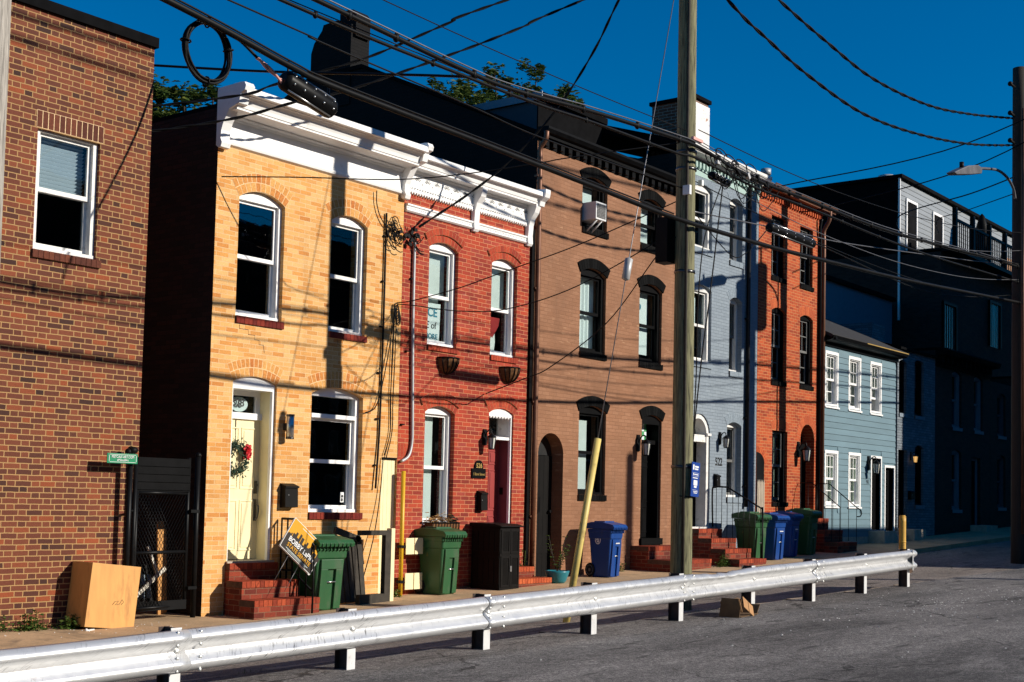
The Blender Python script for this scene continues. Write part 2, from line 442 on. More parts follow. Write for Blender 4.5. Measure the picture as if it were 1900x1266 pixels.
def leaf_mat(name, a, b_, c):
    m, t, b = new_mat(name)
    g = t.n('ShaderNodeNewGeometry')
    col = t.ramp(g.outputs['Random Per Island'], [(0, a), (0.6, b_), (1, c)])
    t.l(col, b.inputs['Base Color'])
    b.inputs['Roughness'].default_value = 0.6
    b.inputs['Specular IOR Level'].default_value = 0.08
    tl = t.n('ShaderNodeBsdfTranslucent')
    t.l(col, tl.inputs[0])
    mx = t.n('ShaderNodeMixShader')
    mx.inputs[0].default_value = 0.25
    out = t.t.nodes['Material Output']
    t.l(b.outputs[0], mx.inputs[1]); t.l(tl.outputs[0], mx.inputs[2]); t.l(mx.outputs[0], out.inputs[0])
    return m
leaf_mat('leaf_tree', (0.022, 0.045, 0.010), (0.05, 0.085, 0.018), (0.13, 0.15, 0.03))
leaf_mat('leaf_weed', (0.03, 0.06, 0.012), (0.06, 0.11, 0.02), (0.13, 0.17, 0.04))
m_, t_, b_ = new_mat('lamp_glow')
b_.inputs['Base Color'].default_value = (1, 0.7, 0.35, 1)
b_.inputs['Emission Color'].default_value = (1, 0.55, 0.16, 1)
b_.inputs['Emission Strength'].default_value = 0.8

# ------------------------------------------------------------ mesh helpers
class MB:
    def __init__(self):
        self.v = []; self.f = []; self.m = []; self.s = []
    def add(self, vs, fs, mi=0, sm=False):
        o = len(self.v)
        self.v += [Vector(p) for p in vs]
        for f in fs:
            self.f.append([i+o for i in f]); self.m.append(mi); self.s.append(sm)
    def box(self, x0, x1, y0, y1, z0, z1, mi=0):
        vs = [(x, y, z) for z in (z0, z1) for y in (y0, y1) for x in (x0, x1)]
        self.add(vs, [(0, 2, 3, 1), (4, 5, 7, 6), (0, 1, 5, 4), (2, 6, 7, 3), (0, 4, 6, 2), (1, 3, 7, 5)], mi)
    def obox(self, c, size, M, mi=0):
        hx, hy, hz = (s/2 for s in size)
        vs = [Vector(c) + M @ Vector((x, y, z)) for z in (-hz, hz) for y in (-hy, hy) for x in (-hx, hx)]
        self.add(vs, [(0, 2, 3, 1), (4, 5, 7, 6), (0, 1, 5, 4), (2, 6, 7, 3), (0, 4, 6, 2), (1, 3, 7, 5)], mi)
    def prism(self, poly, a0, a1, axis='y', mi=0, sm=False):
        def P(u, w, a):
            return (u, a, w) if axis == 'y' else ((a, u, w) if axis == 'x' else (u, w, a))
        n = len(poly)
        vs = [P(u, w, a0) for u, w in poly] + [P(u, w, a1) for u, w in poly]
        self.add(vs, [list(range(n)), list(range(2*n-1, n-1, -1))], mi)
        o = len(self.v)-2*n
        for i in range(n):
            j = (i+1) % n
            self.f.append([o+i, o+n+i, o+n+j, o+j]); self.m.append(mi); self.s.append(sm)
    def tube(self, path, r, n=6, mi=0, closed=False, sm=True):
        path = [Vector(p) for p in path]
        k = len(path)
        rs = r if isinstance(r, (list, tuple)) else [r]*k
        rings = []
        up = None
        for i in range(k):
            a = path[(i-1) % k] if (closed or i > 0) else path[i]
            b = path[(i+1) % k] if (closed or i < k-1) else path[i]
            d = (b-a)
            if d.length < 1e-9:
                d = Vector((0, 0, 1))
            d.normalize()
            if up is None:
                up = d.orthogonal().normalized()
            else:
                up = (up - d*up.dot(d))
                up = up.normalized() if up.length > 1e-6 else d.orthogonal().normalized()
            w = d.cross(up)
            rings.append([path[i] + (up*math.cos(2*PI*j/n) + w*math.sin(2*PI*j/n))*rs[i] for j in range(n)])
        vs = [p for rg in rings for p in rg]
        fs = []
        for i in range(k if closed else k-1):
            i2 = (i+1) % k
            for j in range(n):
                j2 = (j+1) % n
                fs.append((i*n+j, i*n+j2, i2*n+j2, i2*n+j))
        self.add(vs, fs, mi, sm)
        if not closed:
            o = len(self.v)-len(vs)
            self.f.append([o+j for j in range(n-1, -1, -1)]); self.m.append(mi); self.s.append(False)
            self.f.append([o+(k-1)*n+j for j in range(n)]); self.m.append(mi); self.s.append(False)
    def cyl(self, p0, p1, r0, r1=None, n=16, mi=0):
        self.tube([p0, p1], [r0, r0 if r1 is None else r1], n, mi)
    def lathe(self, prof, c, n=20, mi=0):
        c = Vector(c)
        vs = [c + Vector((r*math.cos(2*PI*j/n), r*math.sin(2*PI*j/n), z)) for r, z in prof for j in range(n)]
        fs = []
        for i in range(len(prof)-1):
            for j in range(n):
                j2 = (j+1) % n
                fs.append((i*n+j, i*n+j2, (i+1)*n+j2, (i+1)*n+j))
        self.add(vs, fs, mi, True)
    def ball(self, c, r, n=10, mi=0, sq=(1, 1, 1)):
        c = Vector(c)
        vs = []; fs = []
        for i in range(n+1):
            th = PI*i/n
            for j in range(n):
                ph = 2*PI*j/n
                vs.append(c + Vector((r*sq[0]*math.sin(th)*math.cos(ph), r*sq[1]*math.sin(th)*math.sin(ph), r*sq[2]*math.cos(th))))
        for i in range(n):
            for j in range(n):
                j2 = (j+1) % n
                fs.append((i*n+j, (i+1)*n+j, (i+1)*n+j2, i*n+j2))
        self.add(vs, fs, mi, True)
    def build(self, name, mats, parent=None, base=None, bevel=0.0):
        """parent: thing or part whose world origin is subtracted; base: origin of a top-level mesh"""
        if isinstance(mats, str):
            mats = [mats]
        org = Vector((0, 0, 0))
        p = parent
        while p is not None:
            org = org + p.location
            p = p.parent
        if base is not None:
            org = Vector(base)
        me = bpy.data.meshes.new(name)
        me.from_pydata([tuple(v-org) for v in self.v], [], self.f)
        for k in mats:
            me.materials.append(MATS[k])
        me.polygons.foreach_set('material_index', self.m)
        me.polygons.foreach_set('use_smooth', self.s)
        bm = bmesh.new()
        bm.from_mesh(me)
        bmesh.ops.recalc_face_normals(bm, faces=bm.faces)
        if bevel:
            es = [e for e in bm.edges if len(e.link_faces) == 2 and e.calc_face_angle(0) > 0.6]
            bmesh.ops.bevel(bm, geom=es, offset=bevel, segments=2, affect='EDGES', profile=0.6)
        bm.to_mesh(me)
        bm.free()
        o = bpy.data.objects.new(name, me)
        C.objects.link(o)
        if parent is not None:
            o.parent = parent
        if base is not None:
            o.location = org
        return o

def tag(o, label=None, cat=None, group=None, kind=None):
    if label: o['label'] = label
    if cat: o['category'] = cat
    if group: o['group'] = group
    if kind: o['kind'] = kind
    return o

def thing(name, label, cat, loc=(0, 0, 0), group=None):
    o = bpy.data.objects.new(name, None)
    C.objects.link(o)
    o.location = loc
    o.empty_display_size = 0.2
    return tag(o, label, cat, group)

def copy_tree(o, parent=None):
    c = o.copy()
    C.objects.link(c)
    if parent is not None:
        c.parent = parent
    for ch in list(o.children):
        copy_tree(ch, c)
    return c

def smooth_path(pts, k=8):
    pts = [Vector(p) for p in pts]
    out = []
    for i in range(len(pts)-1):
        p0 = pts[max(i-1, 0)]; p1 = pts[i]; p2 = pts[i+1]; p3 = pts[min(i+2, len(pts)-1)]
        for j in range(k):
            t = j/k
            out.append(0.5*((2*p1) + (p2-p0)*t + (2*p0-5*p1+4*p2-p3)*t*t + (3*p1-p0-3*p2+p3)*t**3))
    out.append(pts[-1])
    return out

def text(name, body, size, loc, mat, parent, align='CENTER', rotz=0.0, tilt=0.0, ext=0.0015, rot=None, bold=0.0, sx=1.0):
    cu = bpy.data.curves.new(name, 'FONT')
    cu.body = body
    cu.size = size
    cu.align_x = align
    cu.align_y = 'CENTER'
    cu.extrude = ext
    cu.offset = bold
    o = bpy.data.objects.new('tmp', cu)
    C.objects.link(o)
    dg = bpy.context.evaluated_depsgraph_get()
    me = bpy.data.meshes.new_from_object(o.evaluated_get(dg))
    bpy.data.objects.remove(o)
    M = rot if rot is not None else (Matrix.Rotation(rotz, 4, 'Z') @ Matrix.Rotation(PI/2, 4, 'X') @ Matrix.Rotation(tilt, 4, 'Z'))
    org = Vector((0, 0, 0))
    p = parent
    while p is not None:
        org = org + p.location
        p = p.parent
    me.transform(Matrix.Translation(Vector(loc)-org) @ M @ Matrix.Diagonal((sx, 1, 1, 1)))
    me.materials.clear()
    me.materials.append(MATS[mat])
    r = bpy.data.objects.new(name, me)
    C.objects.link(r)
    r.parent = parent
    return r

F = 14.2                                   # the street front of the row stands on this plane

def gz(x):                                 # pavement height along the row
    return -0.15 + 0.034*max(0.0, x-11.6)
def sz(x):                                 # street surface
    return gz(x) - 0.13
def lz(x):                                 # parking lot surface
    return max(0.016*(x-8.4), sz(x)+0.02 if x > 24 else -9)

def arc(x0, x1, z, rise, n=10):
    """points from (x1,z) over the crown to (x0,z)"""
    w = (x1-x0)/2
    if rise <= 0.001:
        return [(x1, z), (x0, z)]
    r = (w*w+rise*rise)/(2*rise)
    cx, cz = (x0+x1)/2, z+rise-r
    a = math.asin(min(1.0, w/r)) if rise <= w else PI - math.asin(w/r)
    return [(cx+r*math.sin(a-2*a*i/n), cz+r*math.cos(a-2*a*i/n)) for i in range(n+1)]

def hole(x0, x1, z0, z1, rise):
    return [(x0, z0), (x1, z0)] + arc(x0, x1, z1, rise, 12)

def arch_bricks(H, x0, x1, z, rise, thick, n, mat, rows=1, proud=0.006, over=0.0, back='mortar_buff', gap=0.006, flat=False, name='lintel', dep=0.05):
    """ring of voussoirs over an opening; flat=True gives a soldier course"""
    mb = MB()
    th = thick/rows
    x0 -= over; x1 += over
    w = (x1-x0)/2
    if flat:
        bw = (x1-x0)/n
        for i in range(n):
            mb.box(x0+i*bw+gap/2, x0+(i+1)*bw-gap/2, F-proud, F+0.03, z+gap/2, z+thick-gap/2)
        mb.box(x0, x1, F-proud+0.003, F+0.02, z, z+thick, 1)
        return mb.build(name, [mat, back], H)
    r = (w*w+rise*rise)/(2*rise)
    cx, cz = (x0+x1)/2, z+rise-r
    a = math.asin(min(1.0, w/r)) if rise <= w else PI-math.asin(w/r)
    for q in range(rows):
        ra, rb = r+q*th+gap/2, r+(q+1)*th-gap/2
        nn = n+q*2
        for i in range(nn):
            g = gap/(2*r)
            a0, a1 = -a+2*a*i/nn+g, -a+2*a*(i+1)/nn-g
            jit = random.uniform(-0.0008, 0.0008)
            poly = [(cx+ra*math.sin(a0), cz+ra*math.cos(a0)), (cx+rb*math.sin(a0), cz+rb*math.cos(a0)),
                    (cx+rb*math.sin(a1), cz+rb*math.cos(a1)), (cx+ra*math.sin(a1), cz+ra*math.cos(a1))]
            mb.prism(poly, F-proud+jit, F+dep)
    k = 14
    for i in range(k):
        a0, a1 = -a+2*a*i/k, -a+2*a*(i+1)/k
        ra, rb = r+0.001, r+thick
        mb.prism([(cx+ra*math.sin(a0), cz+ra*math.cos(a0)), (cx+rb*math.sin(a0), cz+rb*math.cos(a0)),
                  (cx+rb*math.sin(a1), cz+rb*math.cos(a1)), (cx+ra*math.sin(a1), cz+ra*math.cos(a1))], F-proud+min(0.003, proud*0.6), F+dep-0.004, mi=1)
    return mb.build(name, [mat, back], H)

def brick_sill(parent, x0, x1, z0, z1, mat, n, proud=0.03, back='mortar_dark'):
    mb = MB()
    bw = (x1-x0)/n
    for i in range(n):
        mb.box(x0+i*bw+0.003, x0+(i+1)*bw-0.003, F-proud-random.uniform(0, 0.003), F+0.05, z0, z1)
    mb.box(x0+0.002, x1-0.002, F-proud+0.004, F+0.045, z0+0.004, z1-0.003, 1)
    return mb.build('sill', [mat, back], parent)

def window(H, x0, x1, z0, z1, rise=0.13, rec=0.09, fw=0.055, fmat='white_frame', smat=None, mun=None, split=0.5,
           blind=None, pane='glass', sill=None, crown=True, open_=0.0, upper_pane=None, casing=0.0, transom=0.0, back='interior_dark'):
    """double-hung sash window in its opening; returns the opening outline"""
    smat = smat or fmat
    Y = F+rec
    e = 0.002
    zt = z1 - fw*0.3
    mb = MB()
    mb.box(x0+e, x0+fw, Y, Y+0.13, z0+0.05, zt)
    mb.box(x1-fw, x1-e, Y, Y+0.13, z0+0.05, zt)
    mb.box(x0+e, x1-e, Y-0.015, Y+0.14, z0+e, z0+0.05)
    if rise > 0.001:
        mb.prism([(x0+e, zt)] + [(x1-e, zt)] + [(px, pz-e) for px, pz in arc(x0+e, x1-e, z1, rise)], Y, Y+0.12)
    else:
        mb.box(x0+e, x1-e, Y, Y+0.13, zt, z1-e)
    if casing:
        c = casing
        mb.box(x0-c, x0, F-0.022, F+0.02, z0-0.02, z1+c*0.2)
        mb.box(x1, x1+c, F-0.022, F+0.02, z0-0.02, z1+c*0.2)
        mb.box(x0-c, x1+c, F-0.026, F+0.02, z1+c*0.2, z1+c*1.3)
        mb.box(x0-c-0.03, x1+c+0.03, F-0.05, F+0.02, z0-0.06, z0-0.02)
    fr = mb.build('window', fmat, H)
    a, b = x0+fw, x1-fw
    zb = z0+0.05
    if transom:
        tb = MB()
        tb.box(a, b, Y-0.03, Y+0.12, zt-transom-0.06, zt-transom)
        tb.build('transom_bar', smat, fr)
        g = MB(); g.box(a, b, Y+0.075, Y+0.079, zt-transom, zt)
        g.build('pane', pane, fr)
        zt = zt-transom-0.06
    zm = zb + (zt-zb)*split
    def sash(s0, s1, ya, nx, ny, pm):
        st = 0.042
        sb = MB()
        sb.box(a, a+st, ya, ya+0.035, s0, s1)
        sb.box(b-st, b, ya, ya+0.035, s0, s1)
        sb.box(a+st, b-st, ya, ya+0.035, s1-0.04, s1)
        sb.box(a+st, b-st, ya, ya+0.035, s0, s0+0.055)
        for i in range(1, nx):
            xx = a+st+(b-a-2*st)*i/nx
            sb.box(xx-0.011, xx+0.011, ya+0.004, ya+0.03, s0+0.055, s1-0.04)
        for i in range(1, ny):
            zz = s0+0.055+(s1-s0-0.095)*i/ny
            sb.box(a+st, b-st, ya+0.006, ya+0.028, zz-0.011, zz+0.011)
        so_ = sb.build('sash', smat, fr)
        g = MB()
        g.box(a+st, b-st, ya+0.016, ya+0.020, s0+0.055, s1-0.04)
        g.build('pane', pm, fr)
    nx, ny = (mun or (1, 1))[:2]
    sash(zm-0.02, zt, Y+0.05, nx, ny, upper_pane or pane)
    sash(zb+open_, zm+0.02+open_, Y+0.09, nx if mun is None or len(mun) < 3 else mun[2], ny, pane)
    if blind:
        for kind, f0, f1, m in blind:
            bb = MB()
            za, zc = zb+(zt-zb)*f0, zb+(zt-zb)*f1
            if kind == 'slats':
                k = int((zc-za)/0.045)
                for i in range(k):
                    zz = za+(zc-za)*(i+0.5)/k
                    bb.obox(((a+b)/2, Y+0.19, zz), (b-a-0.03, 0.045, 0.004), Matrix.Rotation(R(-48), 3, 'X'))
                bb.box(a+0.01, b-0.01, Y+0.165, Y+0.21, zc-0.03, zc+0.03)
            elif kind == 'drape':
                k = 16
                for i in range(k):
                    xa, xb = a+(b-a)*i/k, a+(b-a)*(i+1)/k
                    ya, yb = Y+0.2+0.02*math.sin(i*1.9), Y+0.2+0.02*math.sin((i+1)*1.9)
                    bb.add([(xa, ya, za), (xb, yb, za), (xb, yb, zc), (xa, ya, zc)], [(0, 1, 2, 3)])
            else:
                k0, k1 = (0.0, 1.0) if kind == 'shade' else kind
                bb.box(a+(b-a)*k0, a+(b-a)*k1, Y+0.19, Y+0.194, za, zc)
            bb.build('blind', m, fr)
    if sill:
        sm, sz0, n = sill
        brick_sill(fr, x0-0.0, x1+0.03, sz0, z0-0.001, sm, n)
    return fr

def facade(H, X0, X1, zb, zt, holes, mf, ms, depth=9.0, name='wall', reveal=0.34, side=None, mi_in='interior_dark', back=True, mr=None):
    """street wall with real openings, their reveals, the side walls and a dark partition behind"""
    mb = MB()
    outer = [(X0, zb), (X1, zb), (X1, zt), (X0, zt)]
    loops = [[Vector((x, z, 0)) for x, z in outer]] + [[Vector((x, z, 0)) for x, z in h] for h in holes]
    flat = [p for lp in loops for p in lp]
    tris = tessellate_polygon(loops)
    mb.add([(p.x, F, p.y) for p in flat], [tuple(t) for t in tris], 0)
    for h in holes:
        n = len(h)
        vs = [(x, F, z) for x, z in h] + [(x, F+reveal, z) for x, z in h]
        mb.add(vs, [(i, (i+1) % n, n+(i+1) % n, n+i) for i in range(n)], 3)
    sp = side or [(F, zb), (F+depth, zb), (F+depth, zt), (F, zt)]
    for x in (X0, X1):
        mb.add([(x, y, z) for y, z in sp], [tuple(range(len(sp)))], 1)
    mb.add([(X0, F+depth, zb), (X1, F+depth, zb), (X1, F+depth, sp[2][1]), (X0, F+depth, sp[2][1])], [(0, 1, 2, 3)], 1)
    mb.add([(X0+0.01, F+0.95, zb), (X1-0.01, F+0.95, zb), (X1-0.01, F+0.95, zt-0.05), (X0+0.01, F+0.95, zt-0.05)], [(0, 1, 2, 3)], 2)
    o = mb.build(name, [mf, ms, mi_in, mr or mf], H)
    return o

def mould(mb, prof, x0, x1, mi=0):
    """horizontal moulding: profile of (projection, z) run along the front"""
    mb.prism([(F-d, z) for d, z in prof], x0, x1, axis='x', mi=mi)

def panel_door(H, x0, x1, z0, z1, y, mat, panels, jamb=None, name='door', thick=0.045):
    mb = MB()
    mb.box(x0, x1, y, y+thick, z0, z1)
    d = mb.build(name, mat, H)
    w, h = x1-x0, z1-z0
    pb = MB()
    for (u0, u1, v0, v1) in panels:
        xa, xb, za, zc = x0+u0*w, x0+u1*w, z0+v0*h, z0+v1*h
        t = 0.018
        pb.box(xa, xb, y-0.010, y+0.002, za, za+t); pb.box(xa, xb, y-0.010, y+0.002, zc-t, zc)
        pb.box(xa, xa+t, y-0.010, y+0.002, za+t, zc-t); pb.box(xb-t, xb, y-0.010, y+0.002, za+t, zc-t)
        pb.box(xa+0.045, xb-0.045, y-0.008, y+0.002, za+0.045, zc-0.045)
    pb.build('panel', mat, d, bevel=0.003)
    return d
SIX = [(0.1, 0.46, 0.05, 0.33), (0.54, 0.9, 0.05, 0.33), (0.1, 0.46, 0.38, 0.76), (0.54, 0.9, 0.38, 0.76), (0.1, 0.46, 0.81, 0.94), (0.54, 0.9, 0.81, 0.94)]

def steps(H, tiers, mat='brick_steps', cap='brickbits_steps', back='mortar_dark'):
    """brick stoop: tiers of (x0,x1,y0,z0,z1) reaching back to the wall, each with a rowlock cap"""
    for (x0, x1, y0, z0, z1, y1) in tiers:
        mb = MB()
        ch = 0.085
        mb.box(x0+0.004, x1-0.004, y0+0.006, y1, z0, z1-ch)
        st = mb.build('step', mat, H)
        cb = MB()
        n = max(3, int((x1-x0)/0.075))
        bw = (x1-x0)/n
        for i in range(n):
            cb.box(x0+i*bw+0.004, x0+(i+1)*bw-0.004, y0-random.uniform(0, 0.004), min(y1, y0+0.42), z1-ch+0.004, z1)
        cb.box(x0+0.003, x1-0.003, y0+0.004, y1, z1-ch, z1-0.004, 1)
        cb.build('step_cap', [cap, back], st)

def galv_beam():
    m, t, b = new_mat('galv_beam')
    oc = t.obj()
    sep = t.n('ShaderNodeSeparateXYZ'); t.l(oc, sep.inputs[0])
    # diagonal scuffs: stretch along x+z
    cv = t.n('ShaderNodeCombineXYZ')
    t.l(t.m('MULTIPLY', t.m('SUBTRACT', sep.outputs[0], sep.outputs[2]), 48.0), cv.inputs[0])
    t.l(t.m('MULTIPLY', t.m('ADD', sep.outputs[0], sep.outputs[2]), 5.0), cv.inputs[1])
    sc_ = t.map(t.noise(1.0, 5, cv.outputs[0], 0.65), 0.55, 0.66)
    area = t.map(t.noise(1.6, 5, oc, 0.6), 0.42, 0.60)
    streak = t.noise(1.0, 4, t.scalevec(oc, (0.5, 8, 26)), 0.6)
    base = t.ramp(streak, [(0.3, (0.62, 0.63, 0.64)), (0.55, (0.72, 0.72, 0.72)), (0.8, (0.76, 0.76, 0.75))])
    c = t.mix(t.m('MULTIPLY', t.m('MULTIPLY', sc_, area), 0.8), base, (0.06, 0.057, 0.054))
    grime = t.m('MULTIPLY', t.map(t.noise(1.0, 6, t.scalevec(oc, (1.5, 20, 30)), 0.7), 0.60, 0.70), 0.2)
    c = t.mix(grime, c, (0.22, 0.20, 0.18))
    rust = t.m('MULTIPLY', t.map(t.noise(2.3, 6, oc, 0.7), 0.68, 0.77), 0.6)
    c = t.mix(rust, c, (0.16, 0.07, 0.03))
    t.l(c, b.inputs['Base Color'])
    b.inputs['Metallic'].default_value = 0.55
    t.l(t.map(t.noise(9, 4, oc), 0.3, 0.7, 0.30, 0.42), b.inputs['Roughness'])
    t.l(t.bump(t.noise(3, 3, t.scalevec(oc, (1, 4, 4))), 0.05, 0.01), b.inputs['Normal'])
galv_beam()

# ============================================================ THE SETTING
def sheet(name, mat, x0, x1, y0, y1, zf, nx=40, ny=4, skirt=None):
    mb = MB()
    vs = []
    for j in range(ny+1):
        for i in range(nx+1):
            x = x0+(x1-x0)*i/nx; y = y0+(y1-y0)*j/ny
            vs.append((x, y, zf(x, y)))
    fs = [(j*(nx+1)+i, j*(nx+1)+i+1, (j+1)*(nx+1)+i+1, (j+1)*(nx+1)+i) for j in range(ny) for i in range(nx)]
    mb.add(vs, fs)
    if skirt:
        js = 0 if skirt[0] == 'front' else ny
        a = [vs[js*(nx+1)+i] for i in range(nx+1)]
        mb.add(a+[(p[0], p[1], p[2]-skirt[1]) for p in a], [(i, i+1, nx+2+i, nx+1+i) for i in range(nx)], 0)
    return tag(mb.build(name, mat), kind='structure')
def street_z(x, y):                        # falls from the lot edge to the gutter by the pavement
    t = min(1.0, max(0.0, (y-8.9)/3.5))
    return (lz(x)-0.045)*(1-t) + sz(x)*t
sheet('ground', 'ground_earth', -300, 400, -250, 400, lambda x, y: -0.9, 4, 4)
sheet('street', 'asphalt_street', -40, 140, 8.3, 12.45, street_z, 90, 8)
sheet('sidewalk', 'sidewalk_concrete', -40, 140, 12.4, 15.6, lambda x, y: gz(x) - 0.012*(14.2-y), 90, 6, ('front', 0.3))
sheet('parking_lot', 'asphalt_lot', -40, 140, -40, 8.78, lambda x, y: lz(x) + (0.012*math.sin(x*0.9)+0.01*math.sin(y*1.3+x*0.4))*min(1, max(0, (8.6-y)/1.0)), 180, 60, ('back', 0.35))
mb = MB()
for i in range(30):
    x = -6+i*1.0
    if x < 23.5:
        mb.box(x, x+0.985, 8.76+random.uniform(-.01, .01), 8.90, lz(x)-0.3, lz(x)-0.010+random.uniform(-.01, .01))
tag(mb.build('kerb', 'kerb_concrete'), kind='structure')

# ============================================================ HOUSE 1: BROWN BRICK (left edge of the view)
H = thing('brick_building', 'dark brown brick building with cream mortar and black roof coping at the far left', 'building', (3.0, F, -0.15))
h1 = window(H, 8.95, 9.82, 4.33, 5.78, rise=0, rec=0.05, fw=0.065, fmat='white_old', blind=[('slats', 0.5, 1.0, 'blind_white')], split=0.5)
arch_bricks(H, 8.93, 9.86, 5.79, 0, 0.21, 12, 'brickbits_brown', flat=True, back='mortar_buff', proud=0.004, gap=0.012)
brick_sill(H, 8.93, 9.88, 4.23, 4.325, 'brickbits_brown', 13, proud=0.035)
facade(H, 3.0, 10.57, -0.4, 7.2, [hole(8.95, 9.82, 4.33, 5.78, 0)], 'brick_brown', 'brick_brown', depth=9)
mb = MB(); mb.box(2.95, 10.60, F-0.05, F+9.05, 7.2, 7.33)
mb.build('coping', 'roof_black', H)

# ============================================================ HOUSE 2: YELLOW BRICK
X0, X1 = 11.66, 15.375
H = thing('brick_house', 'two-storey yellow brick rowhouse with white cornice and cream front door', 'house', (X0, F, -0.15))
window(H, 12.06, 12.90, 3.92, 5.56, 0.13, rec=0.07, sill=('brickbits_oxblood', 3.82, 12), upper_pane='glass_sky')
window(H, 13.82, 14.58, 3.90, 5.55, 0.12, rec=0.07, sill=('brickbits_oxblood', 3.81, 11), fmat='white_frame', smat='white_old')
w3 = window(H, 13.53, 14.59, 1.25, 2.97, 0.11, rec=0.09, fw=0.075, sill=('brickbits_oxblood', 1.15, 15), transom=0.26, split=0.52)
mb = MB(); mb.box(14.36, 14.43, F+0.19, F+0.192, 1.40, 1.55)
mb.build('sticker', 'sign_white', w3)
mb = MB(); mb.ball((14.395, F+0.187, 1.49), 0.022, 8, 0, (1, 0.05, 1)); mb.box(14.375, 14.41, F+0.186, F+0.189, 1.415, 1.46)
mb.build('sticker_picture', 'number_black', w3)
for a in ((12.06, 12.90, 5.56, 0.13, 11), (13.82, 14.58, 5.55, 0.12, 10), (12.06, 12.86, 3.02, 0.09, 11), (13.53, 14.59, 2.97, 0.11, 14)):
    arch_bricks(H, a[0], a[1], a[2], a[3], 0.25, a[4], 'brickbits_yellow', rows=2, proud=0.003, over=0.005, gap=0.010)
# door
dx0, dx1, dz0, dz1 = 12.06, 12.86, 0.58, 3.02
mb = MB()
Yd = F+0.04
mb.prism([(dx0+.002, 2.93), (dx1-.002, 2.93)] + [(x, z-.002) for x, z in arc(dx0+.002, dx1-.002, dz1, 0.09)], Yd, Yd+0.28)
mb.box(dx0+.002, dx0+0.045, Yd, Yd+0.05, dz0, 2.93)
mb.box(dx1-0.045, dx1-.002, Yd, Yd+0.05, dz0, 2.93)
fr = mb.build('door_frame', 'white_frame', H)
mb = MB()
mb.box(dx1-0.044, dx1-.004, Yd+0.05, Yd+0.30, dz0, 2.93); mb.box(dx0+.004, dx0+0.044, Yd+0.05, Yd+0.30, dz0, 2.93)
mb.build('jamb', 'cream_paint', fr)
mb = MB(); mb.box(dx0+0.045, dx1-0.045, Yd+0.20, Yd+0.30, 2.53, 2.62)
mb.box(dx1-0.12, dx1-0.046, Yd+0.25, Yd+0.30, 2.62, 2.93); mb.box(dx0+0.046, dx0+0.12, Yd+0.25, Yd+0.30, 2.62, 2.93); mb.box(dx0+0.12, dx1-0.12, Yd+0.25, Yd+0.3, 2.86, 2.93)
mb.build('transom_bar', 'white_frame', fr)
mb = MB(); mb.box(dx0+0.12, dx1-0.12, Yd+0.28, Yd+0.284, 2.62, 2.86); mb.build('pane', 'glass', fr)
mb = MB(); mb.ball((12.47, Yd+0.3, 2.74), 0.13, 14, 0, (1.25, 0.02, 0.8)); mb.build('glass_art', 'paper', fr)
text('house_number', '528', 0.15, (12.42, Yd+0.262, 2.755), 'number_black', fr, bold=0.003)
d = panel_door(H, dx0+0.045, dx1-0.045, dz0+0.01, 2.53, Yd+0.24, 'cream_paint', [(0.1, 0.47, 0.06, 0.42), (0.53, 0.9, 0.06, 0.42), (0.1, 0.47, 0.5, 0.94), (0.53, 0.9, 0.5, 0.94)])
mb = MB()
hx = dx1-0.10
mb.box(hx-0.025, hx+0.025, Yd+0.222, Yd+0.24, 1.50, 1.68); mb.cyl((hx, Yd+0.235, 1.62), (hx, Yd+0.205, 1.62), 0.024, n=12)
mb.box(hx-0.022, hx+0.022, Yd+0.222, Yd+0.24, 1.12, 1.42)
mb.tube(smooth_path([(hx, Yd+0.225, 1.36), (hx, Yd+0.165, 1.33), (hx, Yd+0.155, 1.24), (hx, Yd+0.18, 1.16), (hx, Yd+0.225, 1.13)]), 0.012, 8)
mb.build('handle', 'steel_dark', d)
mb = MB(); mb.box(dx0-0.02, dx1+0.02, F-0.04, F+0.34, dz0-0.03, dz0)
mb.build('threshold', 'stone_step', H)
yh = [hole(12.06, 12.90, 3.92, 5.56, 0.13), hole(13.82, 14.58, 3.90, 5.55, 0.12), hole(13.53, 14.59, 1.25, 2.97, 0.11), hole(dx0, dx1, 0.55, dz1, 0.09),
      [(15.03, -0.10), (15.37, -0.10), (15.37, 2.10), (15.03, 2.10)]]
facade(H, X0, X1, -0.4, 6.7, yh, 'brick_yellow', 'brick_alley_shaded', depth=10, mr='brick_yellow')
mb = MB(); mb.box(X0, X1, F+0.02, F+10, 6.7, 6.76); mb.build('roof', 'roof_black', H)
# narrow cream alley door
mb = MB()
for i in range(4):
    mb.box(15.035+i*0.084, 15.035+i*0.084+0.080, F+0.03, F+0.055, -0.06, 2.07)
ad = mb.build('alley_door', 'cream_paint', H)
mb = MB(); mb.box(15.03, 15.37, F-0.01, F+0.08, 2.075, 2.10); mb.build('door_head', 'black_paint', ad)
mb = MB(); mb.cyl((15.33, F+0.03, 0.98), (15.33, F-0.02, 0.98), 0.02, n=10); mb.build('handle', 'steel_bright', ad)
